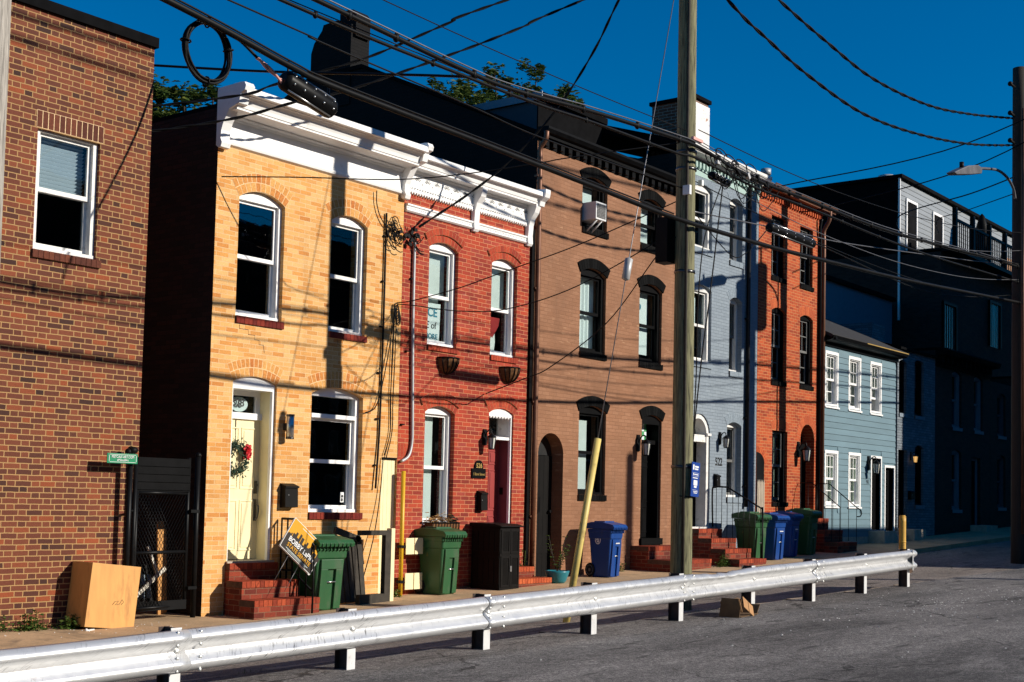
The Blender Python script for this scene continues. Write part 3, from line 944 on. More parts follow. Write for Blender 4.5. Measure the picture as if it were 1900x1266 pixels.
# cornice
mb = MB()
a, b = 11.66, 15.30
mould(mb, [(0, 6.20), (0.045, 6.22), (0.055, 6.25), (0.035, 6.28), (0.035, 6.30), (0.03, 6.31), (0.03, 6.555), (0.05, 6.56), (0.06, 6.58), (0.09, 6.60), (0.09, 6.62), (0, 6.62)], a, b)
mould(mb, [(0, 6.62), (0.36, 6.62), (0.36, 6.645), (0.375, 6.65), (0.385, 6.70), (0.41, 6.755), (0.45, 6.785), (0.475, 6.79), (0.48, 6.80), (0.545, 6.80), (0.55, 6.805), (0.55, 6.885), (0.53, 6.895), (0, 6.96)], a, b)
cor = mb.build('cornice', 'white_paint', H)
def console(x0, x1, ztop, zbot, dep, name='bracket', mat='white_paint'):
    m = MB()
    zs = zbot
    pr = [(0, zs), (0.05, zs-0.04), (0.10, zs-0.03), (0.12, zs+0.03), (0.09, zs+0.09), (0.10, zs+0.2)]
    pr += [(0.14, zs+0.30), (dep*0.45, ztop-0.30), (dep*0.8, ztop-0.25), (dep*0.86, ztop-0.12), (dep, ztop-0.09), (dep+0.02, ztop-0.03), (dep-0.01, ztop+0.02), (dep-0.07, ztop+0.03), (0, ztop+0.02)]
    mould(m, pr, x0, x1)
    return m
m = console(11.62, 11.78, 6.93, 6.17, 0.55); m.build('bracket', 'white_paint', cor, bevel=0.006)
m = console(15.28, 15.40, 6.93, 6.17, 0.55); m.build('bracket', 'white_paint', cor, bevel=0.006)
mb = MB()
cr = [(12.14, 3.80), (12.14, 3.745), (12.30, 3.745), (12.30, 3.68), (12.42, 3.68), (12.42, 3.62), (12.50, 3.62), (12.50, 3.56), (12.58, 3.56), (12.60, 3.46)]
mb.tube([(x, F+0.001, z) for x, z in cr], 0.006, 4)
mb.tube([(14.0, F+0.001, 3.80), (14.03, F+0.001, 3.72), (14.15, F+0.001, 3.70)], 0.004, 4)
mb.build('wall_crack', 'mortar_dark', H)
# stoop
g = -0.16
steps(H, [(12.03, 12.90, F-0.10, g, 0.555, F+0.02), (11.98, 13.00, F-0.42, g, 0.33, F-0.10), (11.94, 13.12, F-0.72, g, 0.10, F-0.42)])
# iron handrail
mb = MB()
rr = 0.014
yr0, yr1 = F-0.06, F-0.72
xr = 12.98
top = [(xr, yr0, 1.16), (xr, F-0.30, 1.16), (xr, yr1, 0.80)]
mb.tube(top, 0.018, 6)
for y, z0_, z1_ in ((yr0, 0.33, 1.16), (F-0.18, 0.33, 1.16), (F-0.30, 0.33, 1.16), (F-0.44, 0.1, 1.08), (F-0.58, 0.10, 0.98), (yr1, -0.16, 0.80)):
    mb.tube([(xr, y, z0_), (xr, y, z1_)], rr, 6)
mb.tube([(xr, yr0, 0.45), (xr, F-0.30, 0.45), (xr, yr1, 0.18)], rr, 6)
xr = 12.42
mb.build('handrail', 'black_metal', H)

# ============================================================ HOUSE 3: RED BRICK
X0, X1 = 15.38, 18.80
H = thing('brick_house', 'two-storey red brick rowhouse with carved white cornice and red door', 'house', (X0, F, 0.0))
wa = window(H, 16.00, 16.72, 3.94, 5.51, 0.12, rec=0.07, sill=('brickbits_red', 3.85, 11), blind=[('shade', 0.5, 1.0, 'curtain'), ((0.0, 0.78), 0.33, 0.5, 'curtain')])
wb = window(H, 17.60, 18.31, 3.93, 5.49, 0.12, rec=0.07, sill=('brickbits_red', 3.84, 11), blind=[('shade', 0.5, 1.0, 'curtain')])
wc = window(H, 16.00, 16.73, 1.06, 2.86, 0.12, rec=0.09, sill=('brickbits_red', 0.95, 11), blind=[((0.0, 0.72), 0.0, 1.0, 'curtain')])
for x0_, x1_, z_ in ((16.00, 16.72, 5.51), (17.60, 18.31, 5.49), (16.00, 16.73, 2.86), (17.62, 18.30, 2.95)):
    arch_bricks(H, x0_, x1_, z_, 0.11, 0.12, 10, 'brickbits_red', rows=1, proud=0.004, over=0.01, back='mortar_red', gap=0.008)
    arch_bricks(H, x0_-0.07, x1_+0.07, z_+0.10, 0.13, 0.11, 12, 'brickbits_red', rows=1, proud=0.03, over=0.01, back='mortar_red', gap=0.008)
# paper sign in the left window
mb = MB(); mb.add([(16.02, F+0.215, 4.03), (16.53, F+0.215, 4.03), (16.55, F+0.215, 4.66), (16.02, F+0.215, 4.64)], [(0, 1, 2, 3)])
ps = mb.build('paper_sign', 'paper', wa)
# writing sits on the paper (children of the window part)
text('sign_text', 'CE', 0.20, (16.47, F+0.211, 4.50), 'teal_ink', wa, align='RIGHT', bold=0.004)
text('sign_text', 'E of', 0.16, (16.45, F+0.211, 4.29), 'number_black', wa, align='RIGHT')
text('sign_text', 'TIMORE', 0.12, (16.49, F+0.211, 4.11), 'teal_ink', wa, align='RIGHT', bold=0.002)
mb = MB()
mb.add([(17.70, F+0.23, 4.62), (18.13, F+0.23, 4.62), (18.1, F+0.23, 4.48), (17.93, F+0.225, 4.26), (17.74, F+0.23, 4.4)], [(0, 1, 2, 3, 4)])
mb.build('pennant', 'red_flag', wb)
mb = MB(); mb.add([(17.66, F+0.26, 3.99), (18.02, F+0.26, 3.99), (18.05, F+0.26, 4.2), (18.03, F+0.26, 4.45), (17.66, F+0.26, 4.45)], [(0, 1, 2, 3, 4)])
mb.build('cloth', 'curtain', wb)
# door
dx0, dx1 = 17.62, 18.29
mb = MB()
Yd = F+0.03
mb.prism([(dx0+.002, 2.90), (dx1-.002, 2.90)] + [(x, z-.002) for x, z in arc(dx0+.002, dx1-.002, 2.95, 0.09)], Yd, Yd+0.05)
for i in range(7):
    mb.ball((dx0+0.09+i*0.08, Yd+0.01, 2.90), 0.035, 8, 0, (1, 0.5, 1))
mb.box(dx0+.002, dx0+0.035, Yd, Yd+0.05, 0.60, 2.90); mb.box(dx1-0.035, dx1-.002, Yd, Yd+0.05, 0.60, 2.90)
mb.box(dx0+0.035, dx1-0.035, Yd+0.02, Yd+0.30, 2.51, 2.56)
fr = mb.build('door_frame', 'white_frame', H)
mb = MB(); mb.box(dx1-0.034, dx1-.004, Yd+0.05, Yd+0.31, 0.60, 2.51); mb.box(dx0+.004, dx0+0.034, Yd+0.05, Yd+0.31, 0.6, 2.51)
mb.build('jamb', 'red_jamb', fr)
mb = MB(); mb.box(dx1-0.034, dx1-.004, Yd+0.05, Yd+0.31, 2.56, 2.95); mb.box(dx0+0.035, dx1-0.035, Yd+0.26, Yd+0.3, 2.56, 2.60)
mb.build('transom_jamb', 'white_old', fr)
mb = MB(); mb.box(dx0+0.035, dx1-0.035, Yd+0.28, Yd+0.284, 2.60, 2.95); mb.build('pane', 'glass', fr)
mb = MB(); mb.box(dx0+0.05, dx0+0.42, Yd+0.4, Yd+0.405, 2.60, 2.95); mb.build('blind', 'curtain', fr)
d = panel_door(H, dx0+0.035, dx1-0.035, 0.61, 2.44, Yd+0.25, 'red_door', SIX)
mb = MB(); mb.box(dx0+0.035, dx1-0.035, Yd+0.24, Yd+0.3, 2.44, 2.51); mb.build('door_head', 'red_jamb', fr)
mb = MB(); mb.box(dx1-0.044, dx1-0.034, Yd+0.14, Yd+0.21, 1.58, 1.70); mb.build('doorbell', 'black_plastic', fr)
rh = [hole(16.00, 16.72, 3.94, 5.51, 0.12), hole(17.60, 18.31, 3.93, 5.49, 0.12), hole(16.00, 16.73, 1.06, 2.86, 0.12), hole(dx0, dx1, 0.60, 2.95, 0.09)]
facade(H, X0, X1, -0.4, 6.55, rh, 'brick_red', 'brick_alley_shaded', depth=10)
mb = MB(); mb.box(X0, X1, F+0.02, F+10, 6.55, 6.6); mb.build('roof', 'roof_black', H)
arch_bricks(H, 15.38, 15.72, 2.12, 0, 0.22, 5, 'brickbits_red', flat=True, back='mortar_red', proud=0.004, gap=0.008)
mb = MB()
a, b = 15.42, 18.62
mould(mb, [(0, 6.29), (0.05, 6.29), (0.05, 6.33), (0.035, 6.34), (0.035, 6.60), (0.06, 6.62), (0.06, 6.64), (0, 6.64)], a, b)
mould(mb, [(0, 6.64), (0.22, 6.64), (0.22, 6.67), (0.235, 6.675), (0.25, 6.73), (0.28, 6.76), (0.295, 6.77), (0.335, 6.77), (0.34, 6.775), (0.34, 6.84), (0.33, 6.85), (0, 6.90)], a, b)
k = 52
for i in range(k):                       # saw-tooth edge and beading
    x = a+(b-a)*(i+0.5)/k
    mb.prism([(x-0.022, 6.292), (x+0.022, 6.292), (x, 6.255)], F-0.045, F-0.02)
    mb.ball((x, F-0.05, 6.355), 0.014, 6)
cor = mb.build('cornice', 'white_paint', H)
mb = MB()
def leafcut(x, z, s):
    for sgn in (-1, 1):
        for q in range(3):
            an = R(35+q*28)
            c = (x+sgn*math.cos(an)*0.055*s, F-0.037, z+math.sin(an)*0.05*s-0.02)
            mb.obox(c, (0.045*s, 0.004, 0.009), Matrix.Rotation(-sgn*an, 3, 'Y'))
    mb.obox((x+0.10*s, F-0.037, z-0.04), (0.016, 0.004, 0.016), Matrix.Rotation(R(45), 3, 'Y'))
for i in range(13):
    leafcut(a+0.22+i*0.235, 6.49, 1.1)
mb.build('fretwork', 'number_black', cor)
mb = MB()
mould(mb, [(0, 5.96), (0.03, 5.965), (0.055, 5.985), (0.035, 6.005), (0.035, 6.05), (0.06, 6.065), (0.06, 6.09), (0, 6.10)], 15.40, 18.64)
for i in range(70):
    x = 15.43+i*0.0457
    mb.ball((x, F-0.036, 6.03), 0.013, 6)
mb.build('string_course', 'white_paint', H)
for xb in (17.02, 18.50):
    m = MB()
    mould(m, [(0, 5.93), (0.05, 5.93), (0.08, 5.97), (0.07, 6.10), (0.085, 6.28), (0.12, 6.40), (0.20, 6.50), (0.235, 6.60), (0.235, 6.655), (0, 6.655)], xb, xb+0.13)
    m.ball((xb+0.065, F-0.16, 6.57), 0.05, 8, 0, (1.45, 1, 1))
    m.build('bracket', 'white_paint', cor, bevel=0.004)
m = MB(); mould(m, [(0, 6.62), (0.26, 6.62), (0.28, 6.70), (0.37, 6.76), (0.39, 6.83), (0.39, 6.90), (0, 6.92)], 18.56, 18.70)
m.build('bracket', 'white_paint', cor, bevel=0.004)
g = 0.03
steps(H, [(17.60, 18.62, F-0.28, g, 0.36, F+0.02), (17.60, 18.66, F-0.62, g, 0.19, F-0.28)], cap='brickbits_orange')
mb = MB(); mb.box(dx0-.02, dx1+.02, F-0.03, F+0.33, 0.565, 0.60); mb.build('threshold', 'stone_step', H)
mb = MB(); mb.box(dx0-0.06, dx1+0.06, F-0.16, F+0.01, 0.365, 0.555); mb.build('step', 'brick_steps', H)

# ============================================================ HOUSE 4: BROWN PAINTED, three storeys, gable roof
X0, X1 = 18.81, 23.60
H = thing('brick_house', 'tall tan-brown painted brick rowhouse with black window heads and black side wall', 'house', (X0, F, 0.1))
bwin = [(20.22, 21.05, 6.58, 7.44, 0.12), (22.23, 23.03, 6.57, 7.41, 0.12), (20.21, 21.06, 4.26, 5.72, 0.12), (22.24, 23.08, 4.26, 5.71, 0.12), (20.25, 21.14, 1.62, 3.15, 0.12)]
heads = 0.19
for i, (x0_, x1_, z0_, z1_, rs) in enumerate(bwin):
    bl = [[((0, 0.85), 0.62, 0.97, 'curtain_pale')], [((0, 0.88), 0.0, 1.0, 'curtain_pale')], [('drape', 0.0, 1.0, 'curtain_pale')],
          [((0.0, 0.88), 0.1, 1.0, 'curtain_pale')], [((0, 0.72), 0.02, 0.92, 'curtain')]][i]
    f_ = window(H, x0_, x1_, z0_, z1_, rs, rec=0.06, fw=0.075, fmat='black_paint', blind=bl, sill=('brickbits_black', z0_-0.11, 11))
    if i == 3:
        m = MB(); m.ball((22.42, F+0.235, 5.42), 0.06, 10, 0, (0.75, 0.05, 1)); m.ball((22.62, F+0.235, 5.40), 0.06, 10, 0, (0.75, 0.05, 1)); m.build('window_emblem', 'teal_ink', f_)
    arch_bricks(H, x0_, x1_, z1_, rs, heads, 12, 'brickbits_black', rows=1, proud=0.022, over=0.015, back='black_paint', gap=0.006)
arch_bricks(H, 22.40, 23.14, 3.13, 0.10, heads, 10, 'brickbits_black', rows=1, proud=0.022, over=0.015, back='black_paint', gap=0.006)
# arched passage door
ah = [(19.02, 0.13), (19.78, 0.13)] + arc(19.02, 19.78, 2.36, 0.34, 16)
mb = MB()
for i in range(6):
    mb.box(19.025+i*0.125, 19.145+i*0.125, F+0.24, F+0.275, 0.13, 2.30)
mb.box(19.03, 19.77, F+0.236, F+0.24, 0.55, 0.68)
pd = mb.build('passage_door', 'black_plastic', H)
mb = MB(); mb.box(19.14, 19.38, F+0.20, F+0.236, 1.28, 1.56); mb.build('notice_plate', 'black_paint', pd)
mb = MB(); mb.cyl((19.68, F+0.24, 1.30), (19.68, F+0.18, 1.30), 0.028, n=10); mb.build('handle', 'black_metal', pd)
mb = MB(); mb.prism([(19.03, 2.31), (19.77, 2.31)] + arc(19.03, 19.77, 2.36, 0.33, 16), F+0.26, F+0.3); mb.build('tympanum', 'steel_dark', pd)
# front door
dx0, dx1, dz0 = 22.40, 23.14, 0.80
mb = MB()
mb.prism([(dx0+.002, 3.05), (dx1-.002, 3.05)] + [(x, z-.002) for x, z in arc(dx0+.002, dx1-.002, 3.13, 0.10)], F+0.04, F+0.1)
mb.box(dx0+.002, dx0+0.05, F+0.04, F+0.30, dz0, 3.05); mb.box(dx1-0.05, dx1-.002, F+0.04, F+0.30, dz0, 3.05)
mb.box(dx0+0.05, dx1-0.05, F+0.10, F+0.32, 2.66, 2.74)
fr = mb.build('door_frame', 'black_paint', H)
mb = MB()
random.seed(5)
for i in range(6):
    for j in range(4):
        mb.box(dx0+0.06+i*0.085, dx0+0.06+i*0.085+0.08, F+0.25, F+0.254, 2.75+j*0.085, 2.83+j*0.085, random.choice([0, 0, 1, 2, 2, 3]))
mb.build('stained_glass', ['stain_b', 'stain_a', 'paper', 'sign_amber'], fr)
mb = MB(); mb.ball((22.63, F+0.245, 2.92), 0.085, 12, 0, (1.1, 0.03, 0.75)); sgp = mb.build('number_oval', 'paper', fr)
text('house_number', '524', 0.085, (22.63, F+0.238, 2.92), 'number_black', fr)
d = panel_door(H, dx0+0.05, dx1-0.05, dz0+0.01, 2.66, F+0.24, 'black_paint', SIX)
mb = MB(); mb.box(dx0+0.06, dx0+0.34, F+0.225, F+0.238, 1.62, 1.68); mb.box(dx0+0.07, dx0+0.13, F+0.225, F+0.238, 1.38, 1.42); mb.box(dx0+0.17, dx0+0.32, F+0.23, F+0.238, 1.37, 1.43)
mb.build('mail_slot', 'steel_bright', d)
mb = MB(); mb.box(dx0-0.02, dx1+0.03, F-0.05, F+0.3, dz0-0.13, dz0); mb.build('threshold', 'brickbits_black', H)
bh = [hole(*w) for w in bwin] + [ah, hole(dx0, dx1, dz0-0.05, 3.13, 0.10)]
zt = 7.95
rid = (18.6, 9.97)
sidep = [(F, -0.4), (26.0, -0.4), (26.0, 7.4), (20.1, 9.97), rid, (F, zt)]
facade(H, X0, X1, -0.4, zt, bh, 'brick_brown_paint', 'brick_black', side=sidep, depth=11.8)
mb = MB()
mb.prism([(F-0.12, zt-0.02), (F-0.12, zt+0.05), (rid[0], rid[1]+0.08), (20.1, rid[1]+0.08), (26.1, 7.45), (26.1, 7.38), (20.1, rid[1]+0.0), (rid[0], rid[1]+0.0)], X0-0.03, X1, axis='x')
rf = mb.build('roof', 'roof_black', H)
mb = MB()
mb.prism([(18.92, 9.3), (20.06, 9.3), (20.06, 10.52), (19.98, 10.72), (19.76, 10.95), (19.72, 11.06), (19.35, 11.08), (18.92, 10.93)], X0-0.02, X0+0.5, axis='x')
mb.prism([(18.86, 10.7), (19.32, 10.9), (19.32, 11.22), (19.2, 11.27), (18.95, 11.25), (18.86, 11.15)], X0+0.05, X0+0.46, axis='x')
mb.build('chimney', 'brick_black', rf)
# long dormer on the front slope
mb = MB(); mb.box(21.30, X1-0.05, 16.1, 18.3, 8.3, 9.55); dm = mb.build('dormer', ['dormer_grey'], rf)
mb = MB(); mb.box(21.28, X1-0.05, 16.07, 16.099, 8.3, 9.548); mb.build('dormer_front', 'roof_black', dm)
mb = MB(); mb.box(21.26, X1-0.0, 15.95, 18.5, 9.55, 9.68); mb.build('dormer_roof', 'roof_black', dm)
mb = MB(); mb.box(21.235, 21.258, 15.95, 18.5, 9.53, 9.69); mb.build('dormer_fascia', 'fascia_pale', dm)
# black cornice with dentils
mb = MB()
mould(mb, [(0, 7.93), (0.14, 7.93), (0.14, 7.98), (0.2, 8.0), (0.24, 8.06), (0.24, 8.1), (0, 8.12)], X0, X1)
mould(mb, [(0, 7.78), (0.015, 7.78), (0.015, 7.93), (0, 7.93)], X0+0.02, X1)
for i in range(20):
    x = X0+0.12+i*0.237
    mb.box(x, x+0.11, F-0.085, F, 7.80+0.01*(i % 2), 7.928)
mb.build('cornice', 'black_paint', H)
mb = MB()
mb.tube(smooth_path([(18.80, F-0.20, 8.0), (18.79, F-0.19, 7.86), (18.79, F-0.08, 7.72), (18.79, F-0.075, 7.5)], 5) + [(18.80, F-0.075, 5.0), (18.81, F-0.075, 2.5), (18.80, F-0.075, 0.2)], 0.048, 10)
for z in (7.2, 5.2, 3.2, 1.2):
    mb.box(18.73, 18.87, F-0.08, F, z, z+0.03)
mb.build('downspout', 'copper_brown', H)
mb = MB(); mb.box(18.66, 18.735, F-0.045, F-0.004, 0.1, 6.25); mb.build('black_trim', 'black_paint', H)
g = 0.18
steps(H, [(22.05, 23.55, F-0.42, g, 0.66, F), (22.02, 23.55, F-0.95, g, 0.42, F-0.42)])

# ============================================================ HOUSE 5: GREY-BLUE PAINTED
X0, X1 = 23.61, 27.17
H = thing('brick_house', 'three-storey grey-blue painted brick rowhouse with mint cornice band and white arched doorway', 'house', (X0, F, 0.25))
gwin = [(24.28, 25.06, 6.88, 8.14, 0.11), (25.83, 26.42, 6.83, 8.12, 0.10), (24.30, 25.08, 4.48, 6.00, 0.11), (25.87, 26.44, 4.40, 5.93, 0.10), (25.83, 26.48, 1.66, 3.20, 0.09)]
gbl = [None, [('shade', 0.0, 0.3, 'interior_dark')], [((0, 0.7), 0.55, 0.95, 'curtain_pale')], None, [('drape', 0.05, 0.95, 'interior_dark')]]
for w_, bl in zip(gwin, gbl):
    rt = w_[0] > 25.5
    window(H, *w_, rec=0.12 if rt else 0.06, fw=0.05 if rt else 0.08, fmat='white_old', smat='window_grey' if rt else None, blind=bl, sill=('brickbits_grey', w_[2]-0.12, 3))
    arch_bricks(H, w_[0], w_[1], w_[3], w_[4], 0.2, 11, 'brickbits_grey', rows=1, proud=0.006, over=0.01, back='brickbits_grey', gap=0.004)
dx0, dx1, dz0 = 24.22, 25.10, 1.02
mb = MB()
o_ = arc(dx0+.002, dx1-.002, 2.95, 0.438, 18); i_ = arc(dx0+0.10, dx1-0.10, 2.95, 0.34, 18)
for k in range(18):
    mb.prism([o_[k], o_[k+1], i_[k+1], i_[k]], F+0.03, F+0.30)
mb.box(dx0+.002, dx0+0.10, F+0.03, F+0.30, dz0, 2.95); mb.box(dx1-0.10, dx1-.002, F+0.03, F+0.30, dz0, 2.95)
mb.box(dx0+0.02, dx1-0.02, F+0.05, F+0.31, 2.80, 2.95)
mb.box(dx1-0.12, dx1+0.04, F-0.01, F+0.03, 2.94, 2.99)
fr = mb.build('door_frame', 'white_old', H)
mb = MB(); mb.prism([(dx0+0.1, 2.95), (dx1-0.1, 2.95)] + i_, F+0.29, F+0.294); mb.build('fanlight', 'glass', fr)
d = panel_door(H, dx0+0.10, dx1-0.10, dz0+0.01, 2.80, F+0.27, 'black_paint', SIX)
mb = MB(); mb.cyl((dx0+0.18, F+0.27, 1.95), (dx0+0.18, F+0.21, 1.95), 0.03, n=10); mb.build('handle', 'steel_bright', d)
mb = MB(); mb.box(dx0-0.02, dx1+0.02, F-0.03, F+0.3, 0.985, 1.02); mb.build('threshold', 'white_old', H)
facade(H, X0, X1, -0.3, 8.72, [hole(*w_) for w_ in gwin] + [hole(dx0, dx1, 1.0, 2.95, 0.438)], 'brick_grey_paint', 'brick_dark', depth=10)
text('house_number', '522', 0.24, (25.48, F-0.006, 2.40), 'number_black', H, sx=0.85, bold=0.004)
mb = MB()
mould(mb, [(0, 8.39), (0.012, 8.39), (0.012, 8.70), (0, 8.70)], X0, X1)
band = mb.build('cornice_band', 'mint_paint', H)
mb = MB()
for i in range(24):
    x = X0+0.03+i*0.148
    mb = MB()
    mb.prism([(x, 8.70), (x+0.075, 8.70)] + [(x+0.0375+0.0375*math.cos(t), 8.57-0.0375*math.sin(t)) for t in [PI*j/8 for j in range(9)]], F-0.07, F-0.012)
    mb.build('dentil', 'mint_paint', band)
mb = MB()
mould(mb, [(0, 8.70), (0.10, 8.70), (0.12, 8.74), (0.28, 8.76), (0.33, 8.82), (0.33, 8.88), (0.31, 8.89), (0, 8.93)], X0, X1)
mb.build('gutter', 'white_old', H)
mb = MB(); mb.prism([(F-0.1, 8.74), (F-0.1, 8.95), (18.8, 10.45), (24.2, 8.0), (24.2, 7.9), (18.8, 10.3)], X0, X1-0.004, axis='x')
rf = mb.build('roof', 'roof_black', H)
mb = MB(); mb.box(25.05, 25.62, 14.66, 15.75, 8.6, 10.28)
ch = mb.build('chimney', ['brick_chimney'], rf)
mb = MB(); mb.box(25.03, 25.64, 14.63, 14.659, 8.6, 10.20); mb.build('chimney_render', 'stucco_white', ch)
mb = MB(); mb.box(25.0, 25.67, 14.60, 15.8, 10.28, 10.36); mb.build('chimney_cap', 'roof_black', ch)
mb = MB()
mb.tube([(26.62, F-0.06, 8.6), (26.62, F-0.06, 1.45)], 0.045, 10)
for z in (7.8, 5.6, 3.4, 1.9):
    mb.box(26.55, 26.69, F-0.07, F, z, z+0.03)
mb.build('downspout', 'black_metal', H)
g = 0.24
steps(H, [(24.16, 25.14, F-0.30, g, 0.985, F), (24.12, 25.16, F-0.62, g, 0.80, F-0.30), (24.08, 25.18, F-0.96, g, 0.60, F-0.62), (24.04, 25.20, F-1.30, g, 0.41, F-0.96)])
mb = MB()
xr = 25.12
mb.tube(smooth_path([(xr, F-0.08, 1.02), (xr, F-0.06, 1.75), (xr, F-0.12, 1.86), (xr, F-0.42, 1.86)], 4) + [(xr, F-1.24, 1.42)], 0.018, 6)
for i in range(9):
    y = F-0.16-i*0.13
    zt_ = 1.86 if y > F-0.42 else 1.86-(F-0.42-y)*0.537
    zb_ = 0.99 if y > F-0.3 else (0.80 if y > F-0.62 else (0.60 if y > F-0.96 else 0.41))
    mb.tube([(xr, y, zb_), (xr, y, zt_)], 0.007, 5)
mb.tube([(xr, F-1.24, 0.25), (xr, F-1.24, 1.46)], 0.02, 6)
mb.build('handrail', 'black_metal', H)

# ============================================================ HOUSE 6: ORANGE-RED BRICK
X0, X1 = 27.18, 30.42
H = thing('brick_house', 'three-storey orange-red brick rowhouse with black windows and copper-brown gutter', 'house', (X0, F, 0.35))
owin = [(27.80, 28.52, 6.77, 8.18, 0.0), (29.28, 29.98, 6.78, 8.18, 0.0), (27.85, 28.57, 4.36, 5.98, 0.09), (29.32, 30.02, 4.38, 5.98, 0.09), (27.95, 28.72, 1.58, 3.22, 0.0)]
for i, w_ in enumerate(owin):
    window(H, *w_, rec=0.06, fw=0.075, fmat='black_paint', smat='window_grey', mun=(2, 2), pane='glass_old',
           blind=[((0.1, 0.9), 0.05, 0.95, 'curtain')] if i == 4 else None, sill=('brickbits_black', w_[2]-0.10, 5))
    if i in (2, 3):
        arch_bricks(H, w_[0], w_[1], w_[3], w_[4], 0.22, 11, 'brickbits_orange', rows=1, proud=0.004, over=0.01, back='mortar_red', gap=0.008)
arch_bricks(H, 27.93, 28.74, 3.225, 0.06, 0.2, 11, 'brickbits_orange', rows=1, proud=0.004, over=0.01, back='mortar_red', gap=0.008)
dx0, dx1, dz0 = 29.40, 30.16, 1.25
o_ = hole(dx0, dx1, dz0, 3.08, 0.375)
arch_bricks(H, dx0, dx1, 3.08, 0.375, 0.22, 19, 'brickbits_orange', rows=1, proud=0.004, over=0.005, back='mortar_red', gap=0.008)
mb = MB()
mb.prism([(dx0+0.02, 3.0), (dx1-0.02, 3.0)] + arc(dx0+0.02, dx1-0.02, 3.08, 0.36, 14), F+0.30, F+0.33)
mb.box(dx0+0.002, dx0+0.06, F+0.22, F+0.33, dz0, 3.0); mb.box(dx1-0.06, dx1-0.002, F+0.22, F+0.33, dz0, 3.0); mb.box(dx0+0.06, dx1-0.06, F+0.2, F+0.34, 2.86, 3.0)
mb.build('door_frame', 'black_paint', H)
panel_door(H, dx0+0.06, dx1-0.06, dz0+0.01, 2.86, F+0.27, 'black_paint', SIX)
sh = [(27.19, 0.25), (27.57, 0.25), (27.57, 2.45)] + [(27.19+0.38*math.cos(a)*1.0, 2.45+0.24*math.sin(a)) for a in [PI/2*j/8 for j in range(1, 9)]]
facade(H, X0, X1, -0.3, 8.66, [hole(*w_) for w_ in owin] + [o_], 'brick_orange', 'brick_dark', depth=10)
# passage arch on the left edge: flat dark sheet for its inner shade, picket gate
mb = MB(); mb.prism(sh, F-0.004, F+0.0); mb.build('passage_arch_shade', 'interior_dark', H)
mb = MB()
for i in range(5):
    x = 27.21+i*0.072
    mb.prism([(x, 0.4), (x+0.055, 0.4), (x+0.055, 2.0), (x+0.0275, 2.08), (x, 2.0)], F-0.03, F-0.008)
mb.box(27.2, 27.57, F-0.008, F-0.0045, 0.9, 1.0); mb.box(27.2, 27.57, F-0.008, F-0.0045, 1.7, 1.8)
mb.build('picket_gate', 'picket', H)
mb = MB()
n = 9
for i in range(n):
    a0, a1 = PI/2*i/n+0.02, PI/2*(i+1)/n-0.02
    mb.prism([(27.19+0.385*math.cos(a0), 2.45+0.245*math.sin(a0)), (27.19+0.52*math.cos(a0), 2.45+0.38*math.sin(a0)), (27.19+0.52*math.cos(a1), 2.45+0.38*math.sin(a1)), (27.19+0.385*math.cos(a1), 2.45+0.245*math.sin(a1))], F-0.005, F+0.01)
mb.build('lintel', 'brickbits_orange', H)
mb = MB()
for i in range(26):
    x = X0+0.05+i*0.124
    mb.box(x, x+0.06, F-0.055, F, 8.50, 8.62)
mould(mb, [(0, 8.62), (0.09, 8.62), (0.09, 8.68), (0, 8.68)], X0, X1)
mb.build('cornice', 'brickbits_orange', H)
mb = MB()
mould(mb, [(0.02, 8.70), (0.22, 8.70), (0.28, 8.74), (0.30, 8.82), (0.28, 8.82), (0.26, 8.76), (0.02, 8.76)], X0+0.25, X1+0.35)
mould(mb, [(0.0, 8.68), (0.24, 8.68), (0.24, 8.70), (0, 8.70)], X0, X1+0.33)
mb.build('gutter', 'copper_brown', H)
mb = MB(); mb.prism([(F-0.2, 8.76), (F-0.2, 8.80), (18.8, 10.2), (24.2, 8.0), (24.2, 7.9), (18.8, 10.1)], X0, X1, axis='x')
rf = mb.build('roof', 'shingle', H)
mb = MB(); mb.cyl((30.2, 15.6, 9.0), (30.2, 15.6, 9.78), 0.07, n=12); mb.cyl((30.2, 15.6, 9.78), (30.2, 15.6, 9.93), 0.13, n=12); mb.build('vent_pipe', 'conduit', rf)
mb = MB()
mb.tube(smooth_path([(30.46, F-0.22, 8.72), (30.46, F-0.20, 8.5), (30.45, F-0.07, 8.25), (30.45, F-0.07, 8.0)], 5) + [(30.45, F-0.07, 0.6)], 0.05, 10)
mb.build('downspout', 'copper_brown', H)
mb = MB()
mb.tube(smooth_path([(30.24, F-0.10, 8.5), (30.24, F-0.06, 8.25), (30.30, F-0.05, 8.0)], 5) + [(30.30, F-0.05, 0.6)], 0.04, 8)
mb.build('drain_pipe', 'black_metal', H)
g = 0.4
steps(H, [(29.3, 30.25, F-0.35, g, 1.22, F), (29.26, 30.28, F-0.70, g, 0.95, F-0.35), (29.22, 30.3, F-1.05, g, 0.68, F-0.70)])
mb = MB()
for xr in (29.32, 30.26):
    mb = MB()
    mb.tube([(xr, F-0.05, 2.05), (xr, F-0.35, 2.05), (xr, F-1.05, 1.50)], 0.013, 6)
    for i in range(6):
        y = F-0.05-i*0.2
        mb.tube([(xr, y, 0.7), (xr, y, 2.05 if y > F-0.35 else 2.05-(F-0.35-y)*0.786)], 0.007, 5)
    if xr < 30:
        mb.build('handrail', 'black_metal', H)
mb.tube(smooth_path([(30.26, F-1.05, 1.50), (30.26, F-1.16, 1.42), (30.26, F-1.15, 1.30), (30.26, F-1.05, 1.28)]), 0.014, 6)
mb.build('handrail', 'black_metal', H)

